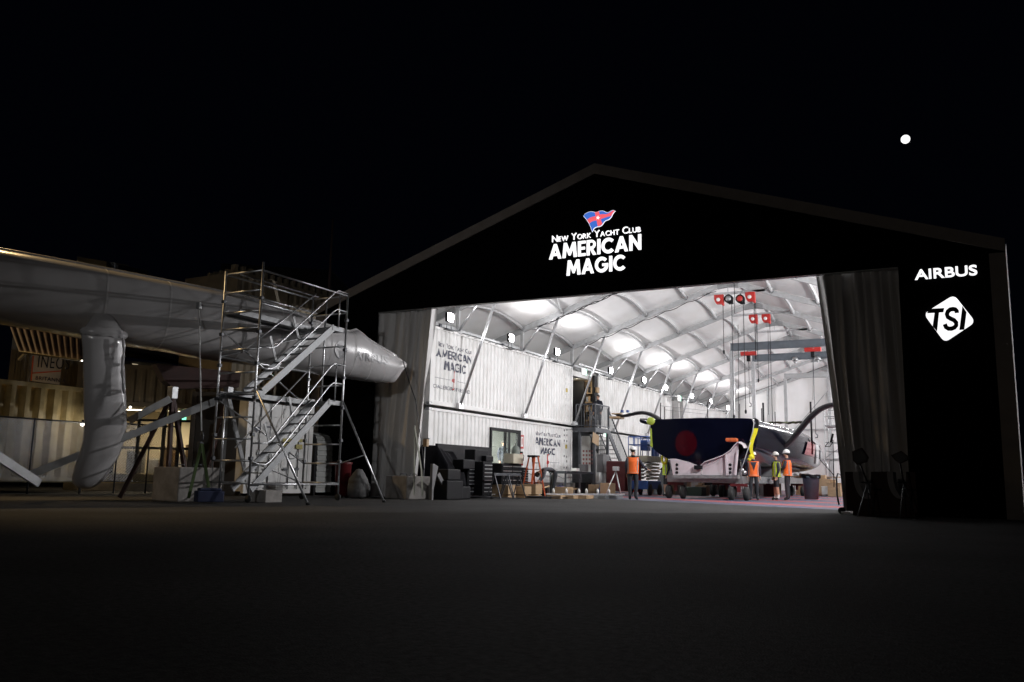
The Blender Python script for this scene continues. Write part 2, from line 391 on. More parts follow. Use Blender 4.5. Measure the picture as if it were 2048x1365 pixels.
# trim bands
t = MB(); w = .30
def band(a, b, wd, t):
    d = (b-a).normalized(); nrm = Vector((-d.z, 0, d.x));
    if nrm.z > 0 and abs(d.x) > .3: nrm = -nrm
    t.prism([a, b, b+nrm*wd, a+nrm*wd], (0, .05, 0))
e = Vector((0, -.05, 0))
t.prism([Vector((XL, YF-.05, zl)), Vector((A.x, YF-.05, A.z)), Vector((A.x, YF-.05, A.z-.30)), Vector((XL, YF-.05, zl-.30))], (0, .045, 0))
t.prism([Vector((A.x, YF-.05, A.z)), Vector((XR, YF-.05, EZr)), Vector((XR, YF-.05, EZr-.30)), Vector((A.x, YF-.05, A.z-.30))], (0, .045, 0))
t.build('gable_trim', m_trim, hangar)
t = MB(); t.box((XR-.33, YF-.05, 0), (XR, YF-.005, EZr-.32)); t.build('side_trim', m_trim, hangar)
t = MB(); t.box((XL, YF-.05, 0), (XL+.33, YF-.005, zl-.32)); t.build('side_trim', m_trim, hangar)
hl = MB(); hl.box((xl-.1, YF+.13, OT-.02), (xr+.1, YF+.30, OT+.22)); hl.build('header_beam', m_steel, hangar)

def zraf(x): return RZ-SL*abs(x-RX)
WL = -10.9; WR = 8.9
# roof fabric: one bulged skin per bay, joined into one part
rf = MB(); rise = .33
for i in range(9):
    y0, y1 = FY[i], FY[i+1]
    for (xa, xb) in ((WL, RX), (RX, WR)):
        def fn(u, v, xa=xa, xb=xb, y0=y0, y1=y1):
            x = xa+(xb-xa)*u; y = y0+(y1-y0)*v
            sag = .05*math.sin(u*PI*5)**2
            return (x, y, zraf(x)+.27+(rise-sag)*4*v*(1-v)*min(1, 6*(1-u) if xb == RX else 6*u)**0)
        rf.grid(fn, 20, 12)
roof = rf.build('roof_fabric', m_fabric, hangar, fix=False)
# rafters, purlin arches, struts
PX = [RX, RX-1.87, RX-3.75, RX-5.62, RX-7.42, RX-9.2]
for i in range(1, 10):
    y = FY[i]
    r = MB()
    for xe in (WL, WR): r.bar((RX, y, RZ+.11), (xe, y, zraf(xe)+.11), .12, .22)
    ra = r.build('rafter', m_alu_dull, hangar)
    gp = MB(); gp.prism([(RX-.45, y-.075, zraf(RX-.45)-.02), (RX, y-.075, RZ-.12), (RX+.45, y-.075, zraf(RX+.45)-.02), (RX+.45, y-.075, zraf(RX+.45)+.2), (RX, y-.075, RZ+.23), (RX-.45, y-.075, zraf(RX-.45)+.2)], (0, .15, 0))
    sub(gp, 'ridge_plate', m_steel, ra, hangar)
for i in range(9):
    y0, y1 = FY[i], FY[i+1]
    for j, x in enumerate(PX+[RX+1.87, RX+3.75, RX+5.62]):
        p = MB(); pts = []
        for k in range(13):
            v = k/12; pts.append((x, y0+.05+(y1-y0-.1)*v, zraf(x)+.16+rise*4*v*(1-v)))
        rr = [.055+.05*(abs(k-6)/6)**4 for k in range(13)]
        p.tube(pts, .05, 6, rr=rr); p.build('purlin_arch', m_alu_dull, hangar)
for i in range(1, 9):
    y = FY[i]
    s = MB(); s.tube([(-8.27, y, 3.16), (-6.77, y, zraf(-6.77)+.02)], .055, 8)
    s.box((-8.33, y-.14, 3.08), (-8.2, y+.14, 3.28)); s.build('strut', m_alu, hangar)
    s = MB(); s.tube([(-8.40, y, 5.92), (-7.57, y, zraf(-7.57)+.02)], .045, 8); s.build('knee_brace', m_alu, hangar)
    s = MB(); s.box((-8.50, y-.05, 5.9), (-8.38, y+.05, zraf(-8.44)+.02)); s.box((-8.55, y-.15, 5.86), (-8.33, y+.15, 5.9)); s.build('eave_post', m_alu_dull, hangar)
ep = MB(); ep.box((-8.6, 5.7, 5.93), (-8.45, YB-.3, 6.02)); ep.build('eave_rail', m_steel, hangar)
# rear gable wall, side skirts
rw = MB()
def rear(u, v):
    x = WL+(WR-WL)*u; z = v*(zraf(x)+.25); return (x, YB+.15+.05*math.sin(x*2.1)+.03*math.sin(x*5+z), z)
rw.grid(rear, 60, 8); rw.build('rear_wall', m_fabric, hangar, fix=False)
rc = MB()
for x in (-5.5, -1.0, 3.5, 7.5): rc.box((x-.09, YB-.1, 0), (x+.09, YB+.05, zraf(x)+.1))
for z in (2.4, 4.6): rc.box((WL, YB-.06, z-.05), (WR, YB+.04, z+.05))
rc.bar((-5.5, YB-.02, 2.4), (-1.0, YB-.02, 7.6), .06); rc.bar((-1, YB-.02, 4.6), (3.5, YB-.02, 7.6), .06)
rc.build('rear_frame', m_alu_dull, hangar)
sw = MB()
for x in (WL, WR):
    sw.grid(lambda u, v, x=x: (x, YF+.2+(YB-YF)*u, v*(zraf(x)+.3)+0*u), 30, 3)
sw.build('side_wall', m_fabric, hangar, fix=False)
# roof edge cable and diagonal bracing
for (a, b) in (((RX-3.75, FY[1], 0), (RX-1.87, FY[2], 0)), ((RX-5.6, FY[2], 0), (RX-3.75, FY[1], 0)), ((RX+.3, FY[2], 0), (RX+3.5, FY[1], 0))):
    a = Vector(a); b = Vector(b); a.z = zraf(a.x)+.02; b.z = zraf(b.x)+.02
    c = MB(); c.tube([a, b], .035, 6); c.build('diagonal_brace', m_alu_dull, hangar)
# power cables draped along the second frame
for k, i in enumerate((2, 2, 3)):
    c = MB(); pts = []
    for q in range(25):
        x = RX-.5-6.2*q/24; pts.append((x, FY[i]-.09, zraf(x)-.03-.10*abs(math.sin(q*.8+k))))
    c.tube(pts, .016, 5); c.build('cable', m_blk, hangar)

def curtain(name, top, bot, z0, nfold, amp, label=None, ybase=YF+.35, lean=None):
    "gathered sheet hanging between top (x0,x1) and bottom (x0,x1)"
    mb = MB(); n = nfold*10
    W_ = [(rnd.uniform(.5, 1.0)*nfold, rnd.uniform(0, 6.3), rnd.uniform(-1.2, 1.2), rnd.uniform(.5, 1)) for _ in range(3)]+[(rnd.uniform(1.3, 2.3)*nfold, rnd.uniform(0, 6.3), rnd.uniform(-2, 2), rnd.uniform(.2, .4)) for _ in range(3)]
    tot = sum(w_[3] for w_ in W_)*.5
    def fn(u, v):
        wv = 1-v; y = ybase; uu_ = u+.05*math.sin(5.1*u+1.7*v)+.03*math.sin(9*u+2)
        s_ = sum(a_*math.sin(2*PI*f_*uu_*.55+p_+d_*wv*1.6) for f_, p_, d_, a_ in W_)/tot
        s_ = math.tanh(1.5*s_); y += amp*1.25*s_*(.6+.4*wv)+.015*math.sin(37*u+9*v)
        e = lean(v) if lean else v
        xx0 = top[0]*e+bot[0]*(1-e); xx1 = top[1]*v+bot[1]*(1-v)
        x = xx0+(xx1-xx0)*(u+.012*math.sin(2*PI*nfold*uu_+2*wv))
        return (x, y, z0+(OT+.12-z0)*v)
    mb.grid(fn, n, 26); return mb.build(name, m_curtain, hangar, fix=False)
cl1 = at(873, 613, Y=YF+.35).x
curtain('door_curtain', (xl-.25, cl1), (xl-.25, at(829, 985, Y=YF+.35).x), .02, 9, .13)
cr0 = at(1632, 546, Y=YF+.35).x
curtain('door_curtain', (cr0, xr+.3), (at(1690, 1010, Y=YF+.35).x, xr+.3), .05, 10, .15, lean=lambda v: v**1.15)

# ------------------------------------------------------------ shipping containers (long side facing +X)
def corr_x(y):
    "depth of the corrugation at y"
    k = (y % .28)/.28
    return -.036*(0 if k < .30 else (k-.30)/.18 if k < .48 else 1 if k < .80 else (1-k)/.20)
CXF = -8.34
def breaks(y0, y1):
    ys = {y0, y1}; k = math.floor(y0/.28)
    while k*.28 < y1:
        for q in (0, .30, .48, .80):
            y = (k+q)*.28
            if y0 < y < y1: ys.add(y)
        k += 1
    return sorted(ys)
def corr_wall(mb, x, y0, y1, z0, z1):
    ys = breaks(y0, y1)
    for a, b in zip(ys, ys[1:]):
        xa = x+corr_x(a if a < b else a)-.02; xb = x+corr_x(b-1e-6 if (b % .28) < 1e-6 else b)-.02
        mb.poly([(xa, a, z0), (xb, b, z0), (xb, b, z1), (xa, a, z1)])
def container(y0, L, z0, h, label, xf=CXF, group='white shipping containers along the hangar wall', hole=None, m=None, wd=2.44, open_end=False):
    m = m or m_white
    c = thing('shipping_container', label, 'shipping container', (xf-wd/2, y0, z0), group)
    y1 = y0+L; z1 = z0+h; w = MB()
    if hole:
        a, b, t = hole
        corr_wall(w, xf-.015, y0+.1, a, z0+.16, z1-.1); corr_wall(w, xf-.015, b, y1-.1, z0+.16, z1-.1); corr_wall(w, xf-.015, a, b, t, z1-.1)
    else: corr_wall(w, xf-.015, y0+.1, y1-.1, z0+.16, z1-.1)
    w.box((xf-wd, y0+.05, z0+.1), (xf-wd+.04, y1-.05, z1-.05))
    w.box((xf-wd+.04, y0+.05, z1-.08), (xf-.08, y1-.05, z1-.05)); w.box((xf-wd+.04, y0+.05, z0+.1), (xf-.08, y1-.05, z0+.14))
    w.box((xf-wd+.05, y0+.03, z0+.1), (xf-.1, y0+.06, z1-.06))
    if not open_end: w.box((xf-wd+.05, y1-.06, z0+.1), (xf-.1, y1-.03, z1-.06))
    w.build('wall', m, c)
    for y in (y0, y1-.14):
        for x in (xf-wd, xf-.12): r = MB(); r.box((x, y, z0), (x+.12, y+.14, z1)); r.build('corner_post', m, c)
    rl = [((xf-.11, y0+.14, z1-.10), (xf-.004, y1-.14, z1-.012)), ((xf-.11, y0+.14, z0+.02), (xf-.004, hole[0] if hole else y1-.14, z0+.17))]
    if hole: rl.append(((xf-.11, hole[1], z0+.02), (xf-.004, y1-.14, z0+.17)))
    for a_, b_ in rl: r = MB(); r.box(a_, b_); r.build('side_rail', m, c)
    for y in (y0-.006, y1-.172):
        for z in (z0-.004, z1-.114):
            r = MB(); r.box((xf-.16, y, z), (xf+.006, y+.178, z+.118), .02); r.build('corner_casting', m_steel if m is m_white else m, c)
    if z0 > 2:
        r = MB()
        y = y0+.7
        while y < y1-.5:
            r.box((xf-.004, y, z1-.055), (xf+.002, y+.22, z1-.035)); y += .55
        r.build('lashing_slot', m_darksteel, c)
    return c
H = 2.84
dA = at(979, 960, X=CXF).y; dB = at(1039, 960, X=CXF).y; dT = at(1000, 858, X=CXF).z
Y1 = at(1145, 850, X=CXF).y; Y0 = Y1-12.19
Y2 = at(1197, 800, X=CXF).y; Y3 = Y2+12.19
up1 = container(Y0, 12.19, 3.08, H-.05, 'white upper container nearest the entrance, with the large navy lettering and red mark')
lo1 = container(Y0, 12.19, .44, 2.56, 'white lower container with glass sliding door and small navy lettering', hole=(dA, dB, dT))
up2 = container(Y2, 12.19, 3.08, H-.05, 'white upper container behind the landing where a person stands')
lo2 = container(Y2, 12.19, .44, 2.56, 'white lower container behind the blue scissor lift and the dark yacht')
Y4 = Y3+2.6
up3 = container(Y4, 12.19, 3.08, H-.05, 'farthest white upper container, beyond the tall gap near the rear wall')
lo3 = container(Y4, 12.19, .44, 2.56, 'farthest white lower container, mostly hidden by the dark yacht')
pl = MB(); pl.box((CXF-2.4, Y0-.05, 0), (CXF+.05, Y3+2.6+12.3, .435)); pl = pl.build('container_plinth', m_concrete, loc=(CXF, Y0, 0)); tag(pl, 'long grey concrete plinth under the white containers', 'plinth')
for i in range(3):  # unseen row added so the yacht hull reflects something dark
    for k in range(2):
        b_ = MB(); b_.box((6.75, 10.5+i*12.6, .1+k*2.95), (8.7, 22.6+i*12.6, 2.95+k*2.85), .03)
        o_ = b_.build('shipping_container', m_greypaint, loc=(7.7, 10.5+i*12.6, .1+k*2.95)); tag(o_, 'unseen grey container added along the right-hand wall to darken the hull reflections', 'shipping container', 'added unseen containers behind the right curtain')
# logo on containers: follow corrugation
def bend(mb, name, m, parent, x=CXF):
    bm = bmesh.new(); me = bpy.data.meshes.new('t'); me.from_pydata(mb.v, [], mb.f); bm.from_mesh(me)
    ys = [v.co.y for v in bm.verts]
    for y in breaks(min(ys), max(ys)):
        bmesh.ops.bisect_plane(bm, geom=bm.verts[:]+bm.edges[:]+bm.faces[:], plane_co=(0, y, 0), plane_no=(0, 1, 0), dist=1e-6)
    for v in bm.verts: v.co.x += corr_x(v.co.y)
    bmesh.ops.translate(bm, verts=bm.verts[:], vec=-parent.location)
    bm.to_mesh(me); bm.free(); me.materials.append(m); me.name = name
    o = bpy.data.objects.new(name, me); col.objects.link(o); o.parent = parent; return o
XT = CXF-.031
def ctext(txt, p0, p1, parent, h=None, **k):
    "text between pixel p0 (lower left) and pixel p1 (lower right) on the container side"
    a = at(*p0, X=XT); b = at(*p1, X=XT); w = b.y-a.y
    if txt in ('AMERICAN', 'MAGIC'): bend(heavy_mb(txt, (XT, a.y, (a.z+b.z)/2), AY, AZ, w, h, .002), 'lettering', m_letter, parent); return
    bend(text_mb(txt, (XT, a.y, (a.z+b.z)/2), AY, AZ, w, h, thick=.002, **k), 'lettering', m_letter, parent)
def qz(px, py): return at(px, py, X=XT).z
ctext('AMERICAN', (873, 713), (944, 729), up1, h=qz(878, 697)-qz(874, 713), bold=.006)
ctext('MAGIC', (889, 740), (932, 749), up1, h=qz(890, 722)-qz(889, 740), bold=.006)
ctext('NEW YORK YACHT CLUB', (877, 693), (944, 709), up1, h=.17, bold=.012, smallcaps=True)
ctext('CHALLENGER OF RECORD', (868, 775), (940, 789), up1, h=.13, bold=.0)
l = MB()
for a, b in (((871, 755), (901, 761)), ((915, 764), (940, 769))):
    p = at(*a, X=XT); q = at(*b, X=XT); z = (p.z+q.z)/2; l.box((XT, p.y, z), (XT+.002, q.y, z+.012))
bend(l, 'rule_line', m_letter, up1)
l = MB(); p = at(908, 762, X=XT)
l.mesh([(XT+.002, p.y+.10*math.cos(k*PI/5), p.z+.08*math.sin(k*PI/5)) for k in range(10)], [tuple(range(10))])
l.box((XT, p.y-.02, p.z-.32), (XT+.002, p.y+.02, p.z+.34)); l.box((XT, p.y-.02, p.z+.30), (XT+.002, p.y+.08, p.z+.35)); l.box((XT, p.y-.07, p.z-.34), (XT+.002, p.y+.05, p.z-.29))
bend(l, 'red_mark', m_red, up1)
ctext('AMERICAN', (1071, 890), (1120.5, 894), lo1, h=qz(1073, 875)-qz(1072, 890), bold=.006)
ctext('MAGIC', (1081, 909), (1111, 911), lo1, h=qz(1082, 895)-qz(1081, 909), bold=.006)
ctext('NEW YORK YACHT CLUB', (1072, 871), (1121, 876), lo1, h=.17, bold=.012, smallcaps=True)
l = MB(); p = at(1096, 925, X=XT)
l.mesh([(XT+.002, p.y+.13*math.cos(k*PI/5), p.z+.08*math.sin(k*PI/5)) for k in range(10)], [tuple(range(10))])
l.box((XT, p.y-.03, p.z-.30), (XT+.002, p.y+.03, p.z+.34)); l.box((XT, p.y-.03, p.z+.30), (XT+.002, p.y+.12, p.z+.35))
bend(l, 'red_mark', m_red, lo1)
l = MB(); q = at(1119, 925, X=XT); l.box((XT, p.y+.25, p.z-.006), (XT+.002, q.y, p.z+.006)); bend(l, 'rule_line', m_letter, lo1)

for (cn, z0_, pxs) in ((up1, 3.1, (1133, 1138)), (lo1, .5, (1131, 1136))):
    for px in pxs:
        y_ = at(px, 800, X=CXF).y
        for k in range(9):
            l = MB(); zz = z0_+.35+k*.24+.05*rnd.random(); l.box((XT, y_-.02, zz), (XT+.003, y_+.02, zz+.07+.05*rnd.random()))
            if rnd.random() < .75: bend(l, 'code_mark', m_darksteel, cn)
    l = MB(); y_ = at(1135, 800, X=CXF).y; l.box((XT, y_-.1, z0_+1.5), (XT+.003, y_+.08, z0_+1.68)); bend(l, 'sticker', mat('yellow_sticker', (.55, .42, .08), .5), cn)
# sliding glass door and lit room in the lower container
dr = MB(); fw = .09; xx = CXF+.01
for y in (dA, dA+(dB-dA)*.47, dA+(dB-dA)*.60, dB-.28): dr.box((xx-.08, y, .5), (xx+.02, y+(.28 if y > dB-.3 else fw), dT-.1))
dr.box((xx-.08, dA, dT-.1), (xx+.02, dB, dT+.02)); dr.box((xx-.08, dA, .445), (xx+.02, dB, .5))
door = dr.build('sliding_door', m_blk, lo1)
gl = MB(); gl.box((xx-.05, dA+.08, .51), (xx-.04, dB-.3, dT-.12)); sub(gl, 'glass_pane', m_glass, door, lo1)
for z in (1.15, 1.55, 1.95):
    sh = MB(); sh.box((CXF-2.38, dA-1.5, z), (CXF-2.0, dB+1.6, z+.03)); sh.build('shelf', m_alu_dull, lo1)
m_tubelit = mat('lit_strip', (1, 1, 1), var=0, emit=(.93, 1, .88), es=9)
tl = MB(); tl.box((CXF-1.9, dA-.3, 2.78), (CXF-.9, dB+.3, 2.81)); tl.build('ceiling_light', m_tubelit, lo1)
lamp('room_light', 'AREA', (CXF-1.4, (dA+dB)/2, 2.7), 420, (.93, 1, .88), .8, target=(CXF-1.4, (dA+dB)/2, 0))

# ------------------------------------------------------------ illuminated signs on the facade
m_sign = mat('lit_white_sign', (1, 1, 1), .5, var=0, emit=(1, .985, 1), es=1.15)
def ftext(name, parent, txt, p0, p1, m, ptop=None, h=None, bold=0, **k):
    a = at(*p0, Y=YF); b = at(*p1, Y=YF)
    z = (a.z+b.z)/2; w = b.x-a.x
    if txt in ('AMERICAN', 'MAGIC'): return heavy_mb(txt, (a.x, YF-.003, z), AX, AZ, w, h, .04).build(name, m, parent)
    return text_mb(txt, (a.x, YF-.003, z), AX, AZ, w, h, bold=bold, thick=.04, **k).build(name, m, parent)
def fz(px, py): return at(px, py, Y=YF).z
c0 = at(1190, 545, Y=YF)
sg = thing('team_sign', 'lit white team name sign with waving burgee flag above the hangar door', 'sign', (c0.x, YF, c0.z))
ftext('lettering', sg, 'AMERICAN', (1099, 520), (1283, 500), m_sign, h=fz(1283, 469)-fz(1283, 500), bold=.010, space=1.05)
ftext('lettering', sg, 'MAGIC', (1134, 552), (1251, 541), m_sign, h=fz(1140, 522)-fz(1140, 552), bold=.010, space=1.05)
ftext('lettering', sg, 'NEW YORK YACHT CLUB', (1105, 484), (1282, 466), m_sign, h=fz(1108, 471)-fz(1108, 484), bold=.0, smallcaps=True)
def cp(x, y, d): q = at(1060+x/7.877, 400+y/7.877, Y=YF); return (q.x, YF-d, q.z)
m_fb = mat('lit_blue_sign', (.05, .1, .4), .5, var=.2, emit=(.05, .16, .62), es=1.0)
m_fr = mat('lit_pink_red_sign', (.5, .05, .05), .5, var=.2, emit=(.95, .13, .16), es=1.0)
out = [(850, 258), (875, 232), (905, 212), (940, 198), (975, 194), (1010, 200), (1040, 205), (1070, 198), (1100, 186), (1140, 180), (1170, 186), (1195, 200), (1215, 208), (1245, 205), (1270, 190), (1290, 178), (1315, 172), (1345, 182),
       (1318, 205), (1300, 235), (1288, 265), (1265, 295), (1240, 315), (1200, 328), (1175, 345), (1152, 380), (1130, 408), (1100, 422), (1070, 426), (1035, 435), (1010, 455), (998, 480), (988, 508), (970, 450), (940, 380), (900, 315)]
def grow(pts, k):
    cx = sum(p[0] for p in pts)/len(pts); cy = sum(p[1] for p in pts)/len(pts)
    o = []
    n = len(pts)
    for i in range(n):
        a, b = pts[i-1], pts[(i+1) % n]; dx, dy = b[0]-a[0], b[1]-a[1]; q = math.hypot(dx, dy) or 1
        o.append((pts[i][0]+dy/q*k, pts[i][1]-dx/q*k))
    return o
fb = MB(); fb.prism([cp(x, y, .003) for x, y in grow(out, 6)], (0, -.02, 0)); bur = fb.build('burgee', m_sign, sg)
fb = MB(); fb.prism([cp(x, y, .024) for x, y in out], (0, -.01, 0)); sub(fb, 'blue_field', m_fb, bur, sg)
top = [(908, 320), (950, 290), (1000, 272), (1042, 265), (1036, 235), (1028, 205), (1060, 200), (1092, 189), (1106, 240), (1150, 232), (1200, 236), (1245, 222), (1285, 195), (1320, 174), (1345, 182), (1310, 218), (1285, 262), (1240, 270), (1180, 290), (1122, 310), (1130, 345), (1150, 380), (1128, 408), (1078, 425), (1066, 380), (1058, 330), (1010, 338), (970, 356), (945, 382)]
fb = MB(); fb.prism([cp(x, y, .036) for x, y in top], (0, -.006, 0)); sub(fb, 'red_cross', m_fr, bur, sg)
fb = MB(); fb.prism([cp(1080+(34 if k % 2 == 0 else 14)*math.sin(k*PI/5+.1), 290-(34 if k % 2 == 0 else 14)*math.cos(k*PI/5+.1), .044) for k in range(10)], (0, -.006, 0)); sub(fb, 'star', m_sign, bur, sg)
c1 = at(1892, 560, Y=YF)
s2 = thing('sponsor_sign', 'lit white one-word sign on the black wall, above the diamond sign', 'sign', (c1.x, YF, c1.z))
ftext('lettering', s2, 'AIRBUS', (1830, 562), (1955, 550), m_sign, h=fz(1955, 530)-fz(1955, 551), bold=.018)
def cq(x, y, d): q = at(1810+x/7.18, 510+y/7.18, Y=YF); return (q.x, YF-d, q.z)
c2 = at(1899, 640, Y=YF)
s3 = thing('diamond_sign', 'lit white rounded diamond sign with slanted black letters on the black wall', 'sign', (c2.x, YF, c2.z))
crn = [(705, 580), (1010, 968), (570, 1262), (270, 850)]
pts = []
for i in range(4):
    p, a, b = Vector(crn[i]), Vector(crn[i-1]), Vector(crn[(i+1) % 4]); da = (a-p).normalized()*85; db = (b-p).normalized()*85
    for k in range(7):
        t_ = k/6; q = (1-t_)**2*(p+da)+2*t_*(1-t_)*p+t_*t_*(p+db); pts.append((q.x, q.y))
fb = MB(); fb.prism([cq(x, y, .003) for x, y in pts], (0, -.04, 0)); s3p = fb.build('diamond_panel', m_sign, s3)
m_blkletter = mat('black_lettering', (.01, .01, .012), .6, var=0)
for poly in ([(340, 782), (565, 770), (552, 832), (490, 835), (462, 1108), (398, 1030), (425, 840), (318, 846)], [(824, 740), (884, 832), (852, 1080), (780, 1086)]):
    fb = MB(); fb.prism([cq(x, y, .046) for x, y in poly], (0, -.006, 0)); fb.build('lettering', m_blkletter, s3)
cl = [(778, 842), (772, 800), (735, 775), (690, 770), (640, 782), (610, 820), (605, 865), (625, 905), (680, 935), (725, 965), (740, 1010), (715, 1050), (670, 1070), (620, 1068), (580, 1045), (568, 998)]
cl = [(745, 842), (742, 812), (722, 790), (690, 785), (650, 792), (618, 818), (602, 858), (615, 898), (655, 922), (705, 945), (735, 980), (736, 1018), (712, 1048), (670, 1066), (625, 1066), (590, 1046), (572, 1000)]
rb = MB(); n = len(cl); P1 = []; P2 = []
for i, p in enumerate(cl):
    a, b = cl[max(0, i-1)], cl[min(n-1, i+1)]; dx, dy = b[0]-a[0], b[1]-a[1]; q = math.hypot(dx, dy); P1.append((p[0]-dy/q*32, p[1]+dx/q*32)); P2.append((p[0]+dy/q*32, p[1]-dx/q*32))
for i in range(n-1): rb.prism([cq(*P1[i], .046), cq(*P1[i+1], .046), cq(*P2[i+1], .046), cq(*P2[i], .046)], (0, -.006, 0))
rb.build('lettering', m_blkletter, s3)

# ------------------------------------------------------------ flood lights on the containers
LW = 210.0
def floodlight(p, label, aim, first=None):
    if first: o = dup(first, p, label=label)
    else:
        o = thing('work_light', label, 'work light', p, 'work lights on top of the containers')
        b = MB(); b.box((p[0]-.09, p[1]-.2, p[2]-.16), (p[0]+.02, p[1]+.2, p[2]+.18), .03); b.build('housing', m_blk, o)
        b = MB(); b.box((p[0]+.022, p[1]-.17, p[2]-.13), (p[0]+.03, p[1]+.17, p[2]+.15)); b.sphere((p[0]+.03, p[1], p[2]+.01), .155, 16, 10, (.6, 1, 1)); b.build('lamp_glass', m_lampface, o)  # sphere bulges out to draw the round glare of the lamp
        b = MB()
        for s_ in (-1, 1): b.tube([(p[0]-.03, p[1]+s_*.12, p[2]-.15), (p[0]-.03, p[1]+s_*.16, p[2]-.42)], .014, 6)
        b.box((p[0]-.32, p[1]-.22, p[2]-.45), (p[0]+.08, p[1]+.22, p[2]-.42)); b.box((p[0]-.3, p[1]-.35, p[2]-.42), (p[0]-.18, p[1]-.22, p[2]-.25)); b.build('bracket', m_darksteel, o)
    l = Vector(p)+Vector((.32*aim, 0, .02))
    lamp('work_light_beam', 'SPOT', l, LW, (1, .985, 1), .09, target=l+Vector((1.0*aim, -.1, .25)), angle=168, blend=.8)
    return o
XLm = -8.22
lights = [(900, 636), (1022, 677), (1114, 705), (1221, 742), (1288, 761), (1331, 776), (1383, 793), (1421, 804), (1455, 816)]
labs = ['first work light from the entrance, largest glare, above the container lettering', 'second work light from the entrance, on the lettered container', 'third work light from the entrance, near the lettered container end',
        'fourth work light, just past the landing and its exit sign', 'fifth work light, above the middle container with a small box beside', 'sixth work light, behind a leaning strut on the middle container',
        'seventh work light, just beyond the gap between far containers', 'eighth work light, last but one before the rear wall', 'farthest work light, closest to the white rear wall']
fl0 = None
for (px, py), lb in zip(lights, labs):
    p = at(px, py, X=XLm); p.z = max(p.z, 6.1)
    o = floodlight(tuple(p), lb, 1, fl0); fl0 = fl0 or o
for i in range(10):   # the same row on the right-hand side, behind the curtain
    p = (6.5, 4.7+i*4.5, 6.2)
    o = dup(fl0, p, PI, label='work light on the right-hand side of the hall, behind the curtain')
    q = Vector(p)
    lamp('work_light_beam', 'SPOT', q+Vector((-.32, 0, .02)), 2600 if i == 0 else 1080, (1, .985, 1), .09, target=q+Vector((-1, -.05, -.12)), angle=166, blend=.6)
